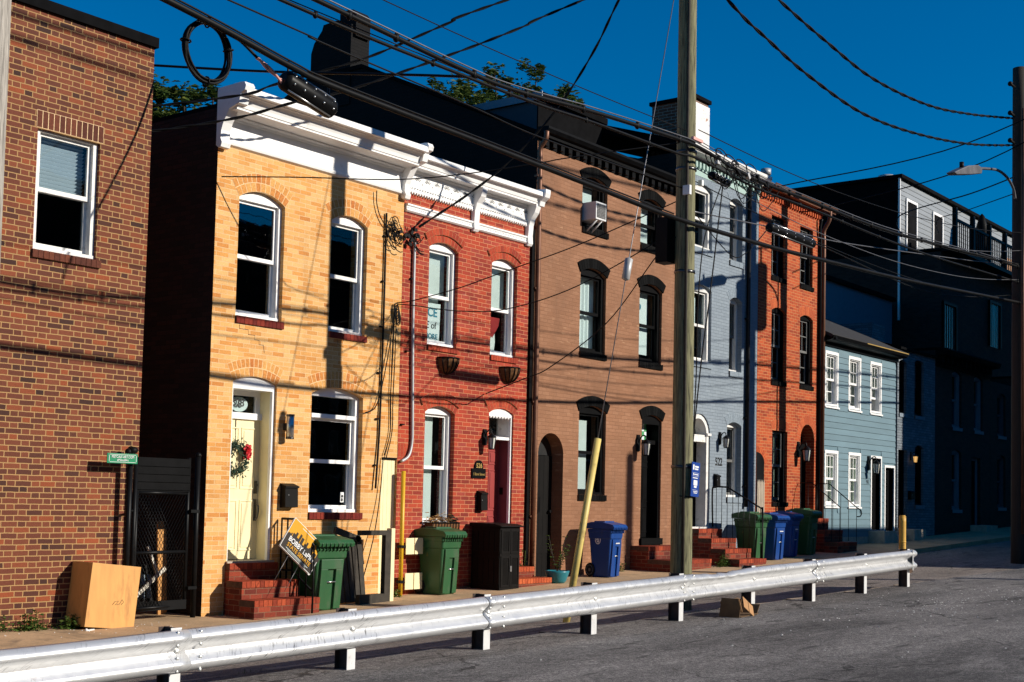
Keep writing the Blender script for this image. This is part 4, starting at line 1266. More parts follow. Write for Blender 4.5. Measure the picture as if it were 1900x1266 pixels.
# ============================================================ HOUSE 7: BLUE CLAPBOARD
X0, X1 = 30.52, 35.16
H = thing('clapboard_house', 'low blue clapboard house with white multi-pane windows and two dark doors', 'house', (X0, F, 0.45))
cw = [(30.77, 31.40, 3.99, 5.25), (32.15, 32.78, 3.99, 5.25), (33.51, 34.12, 3.99, 5.24), (30.79, 31.42, 1.53, 2.80), (32.18, 32.80, 1.53, 2.80)]
hl = []
for i, w_ in enumerate(cw):
    window(H, *w_, 0.0, rec=0.0, fw=0.03, fmat='white_frame', mun=(3, 2, 2), casing=0.07, open_=0.32 if i == 2 else 0.0, pane='glass_old',
           blind=[('drape', 0.0, 1.0, 'curtain')] if i > 2 else [((0.0, 0.4), 0.0, 1.0, 'curtain')])
    hl.append(hole(*w_, 0))
doors = [(33.56, 34.16, 0.92, 2.80), (34.47, 35.06, 0.80, 2.58)]
for (a, b, c, d_) in doors:
    mb = MB()
    mb.box(a-0.06, a, F-0.03, F+0.1, c, d_+0.06); mb.box(b, b+0.06, F-0.03, F+0.1, c, d_+0.06); mb.box(a, b, F-0.03, F+0.1, d_, d_+0.06)
    mb.build('door_frame', 'white_frame', H)
    panel_door(H, a, b, c, d_, F+0.10, 'black_paint', SIX)
    hl.append([(a, c), (b, c), (b, d_), (a, d_)])
facade(H, X0, X1, 0.0, 5.5, hl, 'siding_blue', 'siding_shade', depth=8.5, mr='white_frame')
mb = MB()                                 # the lapped boards themselves, cut around the openings
cuts = [(a-0.072, b+0.072, c-0.062, d_+0.095) for a, b, c, d_ in cw] + [(a-0.062, b+0.062, c-0.01, d_+0.062) for a, b, c, d_ in doors]
pitch = 0.15
nb = int((5.48-0.75)/pitch)
for i in range(nb):
    za = 0.75+i*pitch; zb_ = za+pitch+0.012
    segs = [(X0, X1)]
    for (a, b, c, d_) in cuts:
        if c < zb_ and d_ > za+0.001:
            segs = [s for (p, q) in segs for s in ([(p, min(q, a))] if p < a else []) + ([(max(p, b), q)] if q > b else [])]
    for p, q in segs:
        if q-p > 0.02:
            mb.prism([(F-0.024, za), (F-0.006, zb_), (F-0.001, zb_), (F-0.001, za)], p, q, axis='x')
mb.build('clapboards', 'siding_blue', H)
text('house_number', '91', 0.16, (33.30, F-0.03, 2.16), 'number_black', H)
mb = MB(); mb.box(X0, 33.4, F-0.02, F-0.001, 0.3, 0.75); mb.box(33.4, 34.3, F-0.45, F, 0.3, 0.90); mb.box(34.3, 35.2, F-0.35, F, 0.3, 0.78)
mb.build('plinth', 'stone_step', H)
mb = MB()
mb.prism([(F-0.30, 5.62), (F-0.30, 5.70), (16.6, 6.95), (20.6, 5.7), (22.7, 5.0), (22.7, 4.9), (16.6, 6.85)], X0-0.02, X1+0.15, axis='x')
rf = mb.build('roof', 'shingle', H)
mb = MB()
mould(mb, [(0, 5.46), (0.05, 5.46), (0.05, 5.55), (0.24, 5.57), (0.30, 5.60), (0.33, 5.68), (0.31, 5.68), (0.26, 5.63), (0, 5.63)], X0-0.02, X1+0.12)
mb.cyl((X0+0.12, F-0.34, 5.62), (X0+0.12, F-0.2, 5.62), 0.05, n=12)
mb.build('gutter', 'black_paint', H)
mb = MB(); mb.box(X0+2.0, X1+0.12, F-0.335, F-0.30, 5.665, 5.69); mb.build('gutter_lip', 'gold', H)

# ============================================================ HOUSES FURTHER ALONG, IN SHADE
def shade_house(label, X0, X1, zt, mf, wins, door, frame, corn=None, name='brick_house', pit=None):
    H = thing(name, label, 'house', (X0, F, gz(X0)))
    hs_ = []
    for w_ in wins:
        window(H, *w_, 0.08, rec=0.07, fw=0.07, fmat=frame, sill=('brickbits_grey', w_[2]-0.1, 6))
        hs_.append(hole(*w_, 0.08))
    a, b, c, d_ = door
    m = MB(); m.box(a, a+0.06, F+0.1, F+0.2, c, d_); m.box(b-0.06, b, F+0.1, F+0.2, c, d_); m.box(a+0.06, b-0.06, F+0.1, F+0.2, d_-0.08, d_)
    m.build('door_frame', frame, H)
    panel_door(H, a+0.06, b-0.06, c, d_-0.08, F+0.15, 'black_paint', SIX)
    hs_.append([(a, c), (b, c), (b, d_), (a, d_)])
    facade(H, X0, X1, -0.3, zt, hs_, mf, mf, depth=8)
    m = MB(); m.box(a-0.1, b+0.1, F-0.5, F, gz(X0)-0.2, c-0.01); m.build('step', 'stone_step', H)
    m = MB()
    if pit:
        m.prism([(F-0.1, zt), (F-0.1, zt+0.06), (F+4, zt+pit), (F+8, zt), (F+8, zt-0.1)], X0, X1, axis='x')
    else:
        m.box(X0, X1, F+0.02, F+8, zt, zt+0.08)
    m.build('roof', 'roof_black', H)
    if corn:
        m = MB(); mould(m, [(0, zt-0.45), (0.05, zt-0.45), (0.06, zt-0.15), (0.3, zt-0.12), (0.36, zt), (0.34, zt+0.05), (0, zt+0.08)], X0, X1)
        for i in range(12):
            x = X0+0.1+i*(X1-X0-0.2)/12
            m.box(x, x+0.08, F-0.2, F-0.05, zt-0.35, zt-0.13)
        m.build('cornice', corn, H)
    return H
shade_house('white painted brick house in deep shade beside the blue clapboard house', 35.32, 38.12, 5.85, 'brick_white_shaded',
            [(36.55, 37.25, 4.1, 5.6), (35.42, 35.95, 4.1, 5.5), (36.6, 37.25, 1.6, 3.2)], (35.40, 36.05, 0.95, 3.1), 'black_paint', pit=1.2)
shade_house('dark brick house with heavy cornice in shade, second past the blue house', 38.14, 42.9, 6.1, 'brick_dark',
            [(39.5, 40.3, 3.95, 5.55), (41.4, 42.2, 3.95, 5.55), (39.5, 40.3, 1.5, 3.2)], (41.2, 42.0, 1.05, 3.1), 'siding_white_shaded', corn='brickbits_black')
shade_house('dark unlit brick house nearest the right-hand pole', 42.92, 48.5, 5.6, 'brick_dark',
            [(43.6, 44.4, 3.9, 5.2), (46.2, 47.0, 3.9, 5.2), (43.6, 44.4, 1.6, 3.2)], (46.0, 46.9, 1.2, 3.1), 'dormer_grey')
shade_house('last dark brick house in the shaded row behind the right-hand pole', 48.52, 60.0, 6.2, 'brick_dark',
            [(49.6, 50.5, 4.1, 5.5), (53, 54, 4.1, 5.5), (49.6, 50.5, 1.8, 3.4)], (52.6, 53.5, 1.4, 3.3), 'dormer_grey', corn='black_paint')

# buildings behind the row
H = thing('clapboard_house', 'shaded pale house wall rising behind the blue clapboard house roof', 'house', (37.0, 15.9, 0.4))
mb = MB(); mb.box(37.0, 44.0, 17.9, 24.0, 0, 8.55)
w_ = mb.build('wall', 'siding_white_shaded', H)
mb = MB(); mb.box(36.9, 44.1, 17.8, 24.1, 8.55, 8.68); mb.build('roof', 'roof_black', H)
mb = MB(); mb.box(38.3, 39.3, 16.2, 17.2, 5.6, 7.05); mb.build('chimney', 'brick_white_shaded', H)

H = thing('apartment_building', 'big dark building behind the row with grey clapboard top floor and roof deck', 'building', (44.8, 16.5, 0.6))
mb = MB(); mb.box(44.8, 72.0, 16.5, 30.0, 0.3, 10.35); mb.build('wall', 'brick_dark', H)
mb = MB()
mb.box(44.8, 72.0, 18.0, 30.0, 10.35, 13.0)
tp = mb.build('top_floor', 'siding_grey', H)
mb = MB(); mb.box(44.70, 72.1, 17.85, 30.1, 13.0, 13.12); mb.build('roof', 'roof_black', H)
mb = MB(); mb.box(44.74, 44.79, 17.93, 18.0, 8.0, 13.0); mb.build('corner_board', 'white_frame', tp)
mb = MB()
for i in range(15):
    z = 10.4+i*0.17
    mb.prism([(17.975, z), (17.992, z+0.18), (17.999, z+0.18), (17.999, z)], 44.82, 72.0, axis='x')
mb.build('clapboards', 'siding_grey', tp)
mb = MB(); mb.box(44.795, 44.80, 18.01, 30, 10.35, 13.0); mb.build('black_side', 'roof_black', tp)
for xa, za in ((45.35, 10.45), (47.9, 10.45)):
    mb = MB()
    mb.box(xa, xa+0.09, 17.93, 17.97, za, 12.4); mb.box(xa+0.95, xa+1.04, 17.93, 17.97, za, 12.4); mb.box(xa+0.09, xa+0.95, 17.93, 17.97, 12.3, 12.4)
    f_ = mb.build('window', 'white_frame', H)
    mb = MB(); mb.box(xa+0.09, xa+0.95, 17.955, 17.965, za, 12.3); mb.build('pane', 'interior_dark', f_)
mb = MB(); mb.box(44.8, 55.3, 16.0, 18.0, 10.28, 10.42); dk = mb.build('deck', 'black_paint', H)
mb = MB()
for i in range(53):
    mb.box(44.85+i*0.2, 44.88+i*0.2, 16.02, 16.05, 10.4, 11.3)
mb.box(44.8, 55.3, 16.0, 16.08, 11.3, 11.38)
for i in range(7):
    x = 44.8+i*1.73
    mb.box(x, x+0.16, 15.98, 16.12, 10.4, 11.75)
mb.build('railing', 'black_paint', dk)
mb = MB(); mb.box(55.6, 72, 17.94, 18.0, 10.2, 12.0)
mb.build('weathered_patch', 'patch_orange', H)
for (xa, za) in ((42.9, 6.9), (47.6, 7.55), (52.5, 7.6)):
    mb = MB(); mb.box(xa+2, xa+2.1, 16.42, 16.5, za, za+1.7); mb.box(xa+3.2, xa+3.3, 16.42, 16.5, za, za+1.7); mb.box(xa+2.1, xa+3.2, 16.42, 16.5, za+1.6, za+1.7)
    for q in range(4):
        mb.box(xa+2.28+q*0.22, xa+2.31+q*0.22, 16.44, 16.47, za, za+1.6)
    f_ = mb.build('window', 'black_paint', H)
    mb = MB(); mb.box(xa+2.1, xa+3.2, 16.485, 16.495, za, za+1.6); mb.build('pane', 'steel_bright', f_)
mb = MB(); mb.cyl((46.6, 19.2, 13.1), (46.6, 19.2, 13.45), 0.22, n=12); mb.cyl((46.6, 19.2, 13.45), (46.6, 19.2, 13.6), 0.3, n=12); mb.build('roof_vent', 'conduit', H)
mb = MB(); mb.box(44.9, 45.9, 24.2, 25.2, 13.1, 13.75); mb.build('air_conditioner', 'ac_white', H)
# closed parasol and plants on the deck
mb = MB(); mb.lathe([(0.02, 10.42), (0.03, 10.9), (0.30, 10.95), (0.34, 11.3), (0.26, 12.0), (0.10, 12.55), (0.02, 12.65)], (50.4, 17.0, 0), 12)
tag(mb.build('closed_parasol', 'black_paint', None, (50.4, 17.0, 10.42)), 'closed dark parasol standing on the roof deck', 'parasol')

# ============================================================ THINGS ON THE WALLS
def wall_lantern(name, label, loc, kind='box', group=None, s=1.0, glow=False):
    """lantern hanging from an arm; loc = point on the wall at the arm"""
    x, y, z = loc
    H = thing(name, label, 'wall lamp', loc, group)
    mb = MB()
    mb.prism([(x-0.05*s, z-0.16*s), (x+0.05*s, z-0.16*s), (x+0.06*s, z), (x+0.04*s, z+0.12*s), (x-0.04*s, z+0.12*s), (x-0.06*s, z)], y-0.025, y-0.001)
    mb.tube(smooth_path([(x, y-0.02, z-0.02*s), (x, y-0.08*s, z+0.09*s), (x, y-0.15*s, z+0.10*s), (x, y-0.17*s, z+0.03*s)], 5), 0.011*s, 6)
    mb.build('bracket', 'black_metal', H)
    cy = y-0.17*s
    mb = MB()
    mb.lathe([(0.005, 0.05*s), (0.03*s, 0.03*s), (0.085*s, -0.02*s), (0.085*s, -0.03*s), (0.0, -0.03*s)], (x, cy, z), 6)
    mb.lathe([(0.0, -0.24*s), (0.05*s, -0.24*s), (0.055*s, -0.225*s), (0.0, -0.22*s)], (x, cy, z), 6)
    for j in range(6):
        a = 2*PI*j/6
        mb.tube([(x+0.078*s*math.cos(a), cy+0.078*s*math.sin(a), z-0.03*s), (x+0.052*s*math.cos(a), cy+0.052*s*math.sin(a), z-0.23*s)], 0.006*s, 4)
    mb.build('cage', 'black_metal', H)
    mb = MB()
    mb.lathe([(0.070*s, -0.035*s), (0.046*s, -0.22*s)], (x, cy, z), 6)
    mb.build('lamp_glass', 'lamp_glow' if glow else 'lamp_glass', H)
    return H

H = thing('wall_lamp', 'steel cylinder wall lamp between the cream door and the window of the yellow house', 'wall lamp', (13.03, F-0.10, 2.28))
mb = MB(); mb.cyl((13.03, F-0.11, 2.28), (13.03, F-0.11, 2.62), 0.055, n=20); mb.build('body', 'steel_bright', H)
mb = MB(); mb.cyl((13.03, F-0.11, 2.275), (13.03, F-0.11, 2.30), 0.058, n=20); mb.cyl((13.03, F-0.11, 2.60), (13.03, F-0.11, 2.625), 0.058, n=20); mb.build('ring', 'steel_dark', H)
mb = MB(); mb.box(13.0, 13.06, F-0.06, F, 2.40, 2.50); mb.build('bracket', 'steel_dark', H)

def mailbox(label, x0, x1, z0, z1, d, mat='black_plastic'):
    H = thing('mailbox', label, 'mailbox', ((x0+x1)/2, F, z0))
    mb = MB(); mb.prism([(F-0.002, z0), (F-d, z0+0.01), (F-d*0.9, z1-0.03), (F-0.002, z1)], x0, x1, axis='x'); mb.build('body', mat, H, bevel=0.004)
    mb = MB(); mb.prism([(F-0.002, z1+0.002), (F-0.002, z1+0.014), (F-d-0.008, z1-0.025), (F-d-0.008, z1-0.05), (F-d+0.004, z1-0.05), (F-d+0.006, z1-0.036)], x0-0.008, x1+0.008, axis='x'); mb.build('lid', mat, H)
    mb = MB(); mb.cyl(((x0+x1)/2-0.06, F-d*0.96-0.004, z0+(z1-z0)*0.55), ((x0+x1)/2-0.06, F-d*0.96+0.01, z0+(z1-z0)*0.55), 0.009, n=8); mb.build('lock', 'steel_bright', H)
mailbox('black letterbox on yellow brick to the right of the cream door', 12.98, 13.22, 1.31, 1.64, 0.12)
mailbox('black letterbox on red brick to the left of the red door', 17.34, 17.50, 1.30, 1.62, 0.11)
mailbox('small dark letterbox on the grey house under its black number', 25.27, 25.42, 1.87, 2.13, 0.09)
mailbox('small black letterbox on the shaded white brick house', 36.1, 36.4, 1.75, 1.98, 0.1)

H = thing('house_plaque', 'black arched number plaque with gold figures on red brick beside the red door', 'house sign', (17.36, F, 1.83))
mb = MB()
mb.prism([(17.18, 1.84), (17.54, 1.84), (17.54, 2.0), (17.47, 2.0)] + arc(17.25, 17.47, 2.03, 0.11, 12) + [(17.25, 2.0), (17.18, 2.0)], F-0.022, F-0.001)
mb.build('plate', 'black_paint', H)
text('sign_text', '526', 0.105, (17.36, F-0.024, 2.045), 'gold', H, bold=0.002)
text('sign_text', 'S Bond Street', 0.062, (17.36, F-0.024, 1.905), 'gold', H, sx=0.85)

wall_lantern('wall_lamp', 'black half-round lantern beside the red door', (17.50, F, 2.55), s=0.95)
wall_lantern('wall_lamp', 'black lantern on tan-brown brick left of the black front door', (22.26, F, 2.68), s=1.15)
wall_lantern('wall_lamp', 'black lantern on grey brick above the number by the white arched doorway', (25.50, F, 2.93), s=0.95)
wall_lantern('wall_lamp', 'large black lantern left of the arched door of the orange-red house', (29.28, F, 2.86), s=1.3)
wall_lantern('wall_lamp', 'black lantern on blue clapboards left of the first dark door', (33.34, F-0.02, 2.68), s=1.3)
wall_lantern('wall_lamp', 'lit amber lantern glowing on the shaded white brick house', (36.28, F, 2.97), s=0.85, glow=True)

# wreath on the cream door
H = thing('wreath', 'dark green wreath with red bow hanging on the cream door', 'wreath', (12.37, F+0.25, 1.95))
random.seed(3)
mb = MB()
for i in range(520):
    a = random.uniform(0, 2*PI); rr_ = 0.17+random.gauss(0, 0.035)
    c = Vector((12.36+rr_*math.cos(a), F+0.225+random.uniform(-0.05, 0.03), 1.98+rr_*1.1*math.sin(a)))
    M = Matrix.Rotation(random.uniform(0, 6.28), 3, 'Y') @ Matrix.Rotation(random.uniform(-0.8, 0.8), 3, 'X')
    mb.add([c+M @ Vector(p) for p in ((-.028, 0, 0), (0, -.006, .008), (.028, 0, 0), (0, .006, -.008))], [(0, 1, 2, 3)])
mb.build('greenery', 'wreath_green', H)
mb = MB()
for i in range(90):
    c = Vector((12.53+random.gauss(0, 0.032), F+0.18+random.uniform(-0.03, 0.03), 2.09+random.gauss(0, 0.045)))
    M = Matrix.Rotation(random.uniform(0, 6.28), 3, 'Y') @ Matrix.Rotation(random.uniform(-1, 1), 3, 'X')
    mb.add([c+M @ Vector(p) for p in ((-.025, 0, -.015), (.025, 0.004, -.015), (.025, 0, .015), (-.025, 0.004, .015))], [(0, 1, 2, 3)])
mb.build('bow', 'bow_red', H)
mb = MB(); mb.box(12.365, 12.378, F+0.272, F+0.276, 2.15, 2.52); mb.build('ribbon', 'board_charred', H)

# half-round coir baskets under the upper windows of the red house
def basket(x, z, label):
    H = thing('hanging_basket', label, 'flower basket', (x, F, z), 'coir wall baskets on the red house')
    mb = MB()
    w, hgt, dp = 0.21, 0.25, 0.20
    n = 12; k = 6
    vs = []
    for i in range(k+1):
        t = i/k
        q = math.sqrt(max(0, 1-t*t))
        for j in range(n+1):
            a = PI*j/n
            vs.append((x+w*q*math.cos(a), F-0.005-dp*q*math.sin(a), z-hgt*t))
    mb.add(vs, [(i*(n+1)+j, i*(n+1)+j+1, (i+1)*(n+1)+j+1, (i+1)*(n+1)+j) for i in range(k) for j in range(n)], 0, True)
    mb.add([vs[j] for j in range(n+1)], [tuple(range(n+1))])
    mb.build('liner', 'coco', H)
    mb = MB()
    mb.tube([(x+(w+0.008)*math.cos(PI*j/12), F-0.006-(dp+0.008)*math.sin(PI*j/12), z+0.004) for j in range(13)], 0.011, 6)
    for q in range(1, 7):
        a = PI*q/7
        mb.tube([(x+(w+0.006)*math.cos(a)*math.cos(t), F-0.006-(dp+0.006)*math.sin(a)*math.cos(t), z-(hgt+0.006)*math.sin(t)) for t in [PI/2*i/6 for i in range(7)]], 0.010, 5)
    mb.build('wire_frame', 'black_metal', H)
basket(16.47, 3.75, 'empty coir half-basket under the upper window with the paper sign')
basket(18.09, 3.74, 'empty coir half-basket under the upper window with the red pennant')

H = thing('window_box', 'iron window box with dry plants under the ground-floor window of the red house', 'planter', (16.40, F, 1.0))
mb = MB()
x0_, x1_ = 16.02, 16.74
prof = [(0.0, 1.10), (0.17, 1.10), (0.16, 1.0), (0.11, 0.93), (0.0, 0.91)]
mould(mb, prof, x0_+0.03, x1_-0.03); mb.build('liner', 'coco', H)
mb = MB()
for z, d_ in ((1.105, 0.185), (1.0, 0.172), (0.935, 0.125)):
    mb.tube([(x0_, F, z), (x0_+0.03, F-d_, z), (x1_-0.03, F-d_, z), (x1_, F, z)], 0.009, 5)
for i in range(10):
    x = x0_+0.04+i*0.071
    mb.tube([(x, F-0.185, 1.105), (x, F-0.172, 1.0), (x, F-0.125, 0.935), (x, F-0.01, 0.90)], 0.007, 5)
mb.build('wire_frame', 'black_metal', H)
mb = MB()
for i in range(260):
    x = random.uniform(x0_, x1_)
    c = Vector((x, F-0.09+random.uniform(-0.1, 0.08), 1.10+abs(random.gauss(0, 0.06))))
    M = Matrix.Rotation(random.uniform(0, 6.28), 3, 'Z') @ Matrix.Rotation(random.uniform(-1.2, 1.2), 3, 'X')
    l = random.uniform(0.02, 0.06)
    mb.add([c+M @ Vector(p) for p in ((-l, 0, 0), (0, -.012, .01), (l, 0, 0), (0, .012, .0))], [(0, 1, 2, 3)], 0 if x < 16.45 else (1 if random.random() < 0.75 else 0))
mb.build('dry_plants', ['dead_leaf', 'board_charred', 'leaf_weed'], H)

# window air conditioner
H = thing('air_conditioner', 'white window air conditioner in the top window of the tan-brown house', 'air conditioner', (20.6, F, 6.62))
mb = MB(); mb.box(20.28, 20.62, F-0.27, F+0.12, 6.70, 7.03); mb.build('case', 'ac_white', H, bevel=0.008)
mb = MB(); mb.box(20.31, 20.59, F-0.276, F-0.268, 6.735, 7.0)
for i in range(9):
    mb.box(20.31, 20.59, F-0.281, F-0.276, 6.74+i*0.029, 6.752+i*0.029)
mb.build('grille', 'ac_grille', H)
mb = MB()
for x in (20.36, 20.52):
    mb.tube([(x, F-0.24, 6.70), (x-0.02, F-0.02, 6.50)], 0.016, 6)
mb.build('brace', 'ac_white', H)

# ============================================================ POLES AND CABLES
def pole(label, x, y, z0, z1, r0, r1, mat, lean=(0, 0), cat='utility pole', name='utility_pole'):
    H = thing(name, label, cat, (x, y, z0))
    mb = MB()
    k = 14
    mb.tube([(x+lean[0]*i/k, y+lean[1]*i/k, z0+(z1-z0)*i/k) for i in range(k+1)], [r0+(r1-r0)*i/k for i in range(k+1)], 18)
    mb.build('shaft', mat, H)
    return H
PX, PY = 16.10, 9.53
H = pole('weathered greenish wooden utility pole behind the guardrail in front of the grey house', PX, PY, -0.4, 11.0, 0.152, 0.118, 'wood_pole', (-0.07, 0))
for z in (6.38, 6.14, 4.7, 2.0):
    mb = MB()
    mb.lathe([(0.132, z-0.02), (0.146, z-0.02), (0.146, z+0.02), (0.132, z+0.02)], (PX-0.03, PY, 0), 18)
    mb.build('band', 'steel_dark', H)
mb = MB(); mb.box(PX-0.16, PX+0.1, PY-0.19, PY-0.145, 6.52, 6.56); mb.build('pole_sleeve', 'pink_sleeve', H)
mb = MB(); mb.box(PX-0.20, PX-0.15, PY-0.16, PY-0.05, 5.75, 5.88); mb.box(PX+0.08, PX+0.13, PY-0.19, PY-0.13, 5.92, 6.0); mb.build('pole_tag', 'sign_white', H)
mb = MB(); mb.tube([(PX-0.120, PY-0.098, -0.2), (PX-0.130, PY-0.093, 2.5), (PX-0.148, PY-0.086, 6.2), (PX-0.162, PY-0.078, 10.5)], 0.022, 8); mb.build('ground_wire', 'board_charred', H)
mb = MB(); mb.box(PX-0.26, PX-0.02, PY+0.15, PY+0.34, 4.83, 5.46); mb.build('terminal_box', 'black_plastic', H)
# blue sign strapped to the pole
H = thing('pole_sign', 'narrow blue notice with white lettering strapped to the wooden utility pole', 'sign', (PX+0.02, PY-0.2, 1.58))
mb = MB()
Mr = Matrix.Rotation(R(4), 3, 'Y')
sc = Vector((16.12, 9.345, 1.83))
mb.obox(sc, (0.215, 0.012, 0.47), Mr); mb.build('plate', 'sign_blue', H)
mb = MB(); mb.tube([(PX-0.165, PY-0.05, 1.6), (PX-0.05, PY-0.172, 1.59), (PX+0.13, PY-0.12, 1.6)], 0.008, 5); mb.build('strap', 'cable_black', H)
mb = MB()
for (cx, cz, w, h_) in ((-0.065, 0.165, 0.035, 0.07), (0.02, 0.175, 0.10, 0.022), (0.015, 0.142, 0.085, 0.02), (0.0, 0.09, 0.17, 0.003), (-0.06, 0.07, 0.025, 0.02), (0.015, 0.068, 0.11, 0.012), (0.0, 0.045, 0.16, 0.003),
                        (-0.01, 0.02, 0.13, 0.012), (0.0, -0.045, 0.10, 0.07), (0.0, -0.10, 0.07, 0.028), (-0.005, -0.145, 0.13, 0.004), (0.01, -0.165, 0.12, 0.008), (0.01, -0.185, 0.09, 0.01)):
    mb.obox(sc+Mr @ Vector((cx, -0.0075, cz)), (w, 0.003, h_), Mr)
mb.build('white_print', 'sign_white', H)

H = pole('grey weathered wooden pole at the very left edge of the view', 5.53, 9.5, -0.4, 9.5, 0.17, 0.14, 'wood_grey')
H = thing('pole_sign', 'small red white and blue sign on the pole at the left edge', 'sign', (5.68, 9.3, 1.80))
mb = MB(); mb.box(5.42, 5.645, 9.30, 9.312, 1.76, 1.94); mb.build('plate', 'sign_lightblue', H)
mb = MB(); mb.box(5.42, 5.645, 9.296, 9.299, 1.88, 1.94); mb.build('white_band', 'sign_white', H)
mb = MB(); mb.box(5.58, 5.63, 9.293, 9.295, 1.895, 1.92); mb.build('red_mark', 'bow_red', H)

H = pole('dark wooden utility pole at the right edge carrying the street light', 30.58, 9.47, 0.0, 11.5, 0.19, 0.15, 'wood_pole_brown')
mb = MB()
mb.tube([(30.38, 9.34, 1.0), (30.36, 9.32, 10.5)], 0.035, 8); mb.build('riser_conduit', 'copper_brown', H)
for z in (9.72, 10.34, 11.0):
    mb = MB()
    mb.cyl((30.3, 9.5, z), (30.0, 9.5, z), 0.03, n=8)
    mb.ball((30.0, 9.5, z), 0.055, 8)
    mb.build('insulator', 'black_plastic', H)
H = thing('street_light', 'grey cobra-head street light on a curved arm from the right-hand pole', 'street light', (30.25, 9.47, 8.5))
mb = MB(); mb.tube(smooth_path([(30.26, 9.47, 8.45), (30.12, 9.47, 8.66), (29.7, 9.47, 8.82), (29.1, 9.47, 8.85), (28.4, 9.47, 8.74), (27.7, 9.47, 8.60)], 6), 0.03, 8); mb.build('arm', 'cable_grey', H)
mb = MB()
mb.prism([(26.2, 8.20), (26.35, 8.18), (27.2, 8.36), (27.8, 8.50), (27.85, 8.62), (27.6, 8.64), (27.0, 8.50), (26.4, 8.28)], 9.38, 9.56); mb.build('lamp_head', 'cable_grey', H, bevel=0.015)
mb = MB(); mb.cyl((26.85, 9.47, 8.42), (26.85, 9.47, 8.55), 0.045, n=10); mb.build('photocell', 'black_plastic', H)

# off to the right and behind the camera: poles whose shadows fall on the houses
H = pole('utility pole with twin transformers across the lot, out of the frame', 30.35, 6.6, 0.0, 13.5, 0.17, 0.13, 'wood_pole_brown')
mb = MB()
for x, dz_ in ((29.88, 0.0), (30.72, 0.5)):
    mb.cyl((x, 6.6, 8.6+dz_), (x, 6.6, 9.95+dz_), 0.29, n=16); mb.cyl((x, 6.6, 9.95+dz_), (x, 6.6, 10.05+dz_), 0.24, 0.1, n=16)
    mb.cyl((x, 6.6, 10.0+dz_), (x, 6.6, 10.4+dz_), 0.05, n=8)
mb.build('transformer', 'conduit', H)
mb = MB(); mb.box(29.3, 31.4, 6.38, 6.48, 11.6, 11.72); mb.build('crossarm', 'wood_pole_brown', H)
pole('bare utility pole far behind the camera, out of the frame', 27.4, 2.2, -0.2, 8.05, 0.16, 0.12, 'wood_pole_brown')

def cable(label, pts, r=0.012, mat='cable_black', twist=0.0, k=8, n=6, name='utility_cable', extra=None):
    mb = MB()
    path = smooth_path(pts, 30 if twist else k)
    if twist:
        L = 0.0
        A = []; B = []
        for i, p in enumerate(path):
            if i: L += (p-path[i-1]).length
            d = (path[min(i+1, len(path)-1)]-path[max(i-1, 0)]).normalized()
            u = d.cross(Vector((0, 0, 1))).normalized(); w = d.cross(u)
            a = L*twist
            o_ = (u*math.cos(a)+w*math.sin(a))*r*0.9
            A.append(p+o_); B.append(p-o_)
        mb.tube(A, r, n); mb.tube(B, r, n)
    else:
        mb.tube(path, r, n)
    if extra:
        extra(mb, path)
    o = mb.build(name, mat, None, pts[0])
    return tag(o, label, 'cable')
def rings(step, r):
    def f(mb, path):
        L = 0.0; nxt = step
        for i in range(1, len(path)):
            L += (path[i]-path[i-1]).length
            if L > nxt:
                nxt += step
                mb.ball(path[i], r, 6, 0, (1, 1, 1.4))
    return f
LB = [(-3.256, 9.335, 6.982), (3.256, 9.335, 6.439)]
B_ = LB + [(8.792, 9.335, 6.243), (10.996, 9.335, 6.157), (11.962, 9.335, 6.168), (13.481, 9.335, 6.298), (15.403, 9.335, 6.417), (16.119, 9.335, 6.428), (17.689, 9.343, 6.324), (19.441, 9.359, 6.363), (22.573, 9.39, 6.432), (26.545, 9.421, 6.691), (30.377, 9.453, 6.938), (47.795, 9.453, 7.766)]
cable('fat lashed cable bundle, topmost of the cables along the street', B_, 0.027, extra=rings(1.1, 0.037))
cable('thin bright support strand riding just above the fat cable bundle', [(x, y, z+0.055) for x, y, z in B_], 0.008, 'cable_grey')
B2 = LB[:1] + [(3.261, 9.327, 6.283), (8.316, 9.327, 6.099), (11.012, 9.327, 6.088), (12.393, 9.327, 6.11), (13.502, 9.327, 6.164), (15.425, 9.327, 6.218), (16.002, 9.327, 6.262), (17.741, 9.327, 6.196), (19.929, 9.335, 6.232), (24.244, 9.374, 6.295), (30.377, 9.453, 6.599), (47.795, 9.453, 7.448)]
cable('second lashed cable hung just below the fat cable bundle', B2, 0.019, extra=rings(1.5, 0.028))
T_ = [(-3.306, 9.31, 6.789), (3.306, 9.31, 6.04), (7.04, 9.31, 5.687), (8.472, 9.31, 5.5), (9.035, 9.31, 5.455), (11.359, 9.31, 5.411), (13.827, 9.31, 5.357), (15.392, 9.31, 5.323), (18.037, 9.31, 5.378), (20.666, 9.322, 5.502), (23.839, 9.349, 5.677), (30.709, 9.428, 6.155), (48.313, 9.448, 7.297)]
cable('thick black cable, lowest along the street, passing in front of the pole', T_, 0.032)
cable('thin support strand above the thick low cable on the left half', [(x, y, z+0.05) for x, y, z in T_[:8]], 0.010)
cable('thin single wire sagging between the two left cable runs', [(-3.316, 9.506, 6.364), (7.87, 9.506, 5.988), (8.986, 9.506, 5.932), (11.308, 9.506, 5.866), (12.723, 9.506, 5.811), (16.004, 9.514, 5.86)], 0.009)
cable('twisted drop cable crossing the sky to the alley, upper of two', [(20.192, 7.5, 11.769), (14.356, 11.427, 8.429), (13.695, 11.912, 8.002), (12.88, 12.553, 7.44), (12.294, 13.004, 7.13), (11.823, 13.368, 6.892), (11.572, 13.576, 6.747), (10.74, 14.23, 6.5), (10.62, 14.32, 6.49)], 0.011, twist=9)
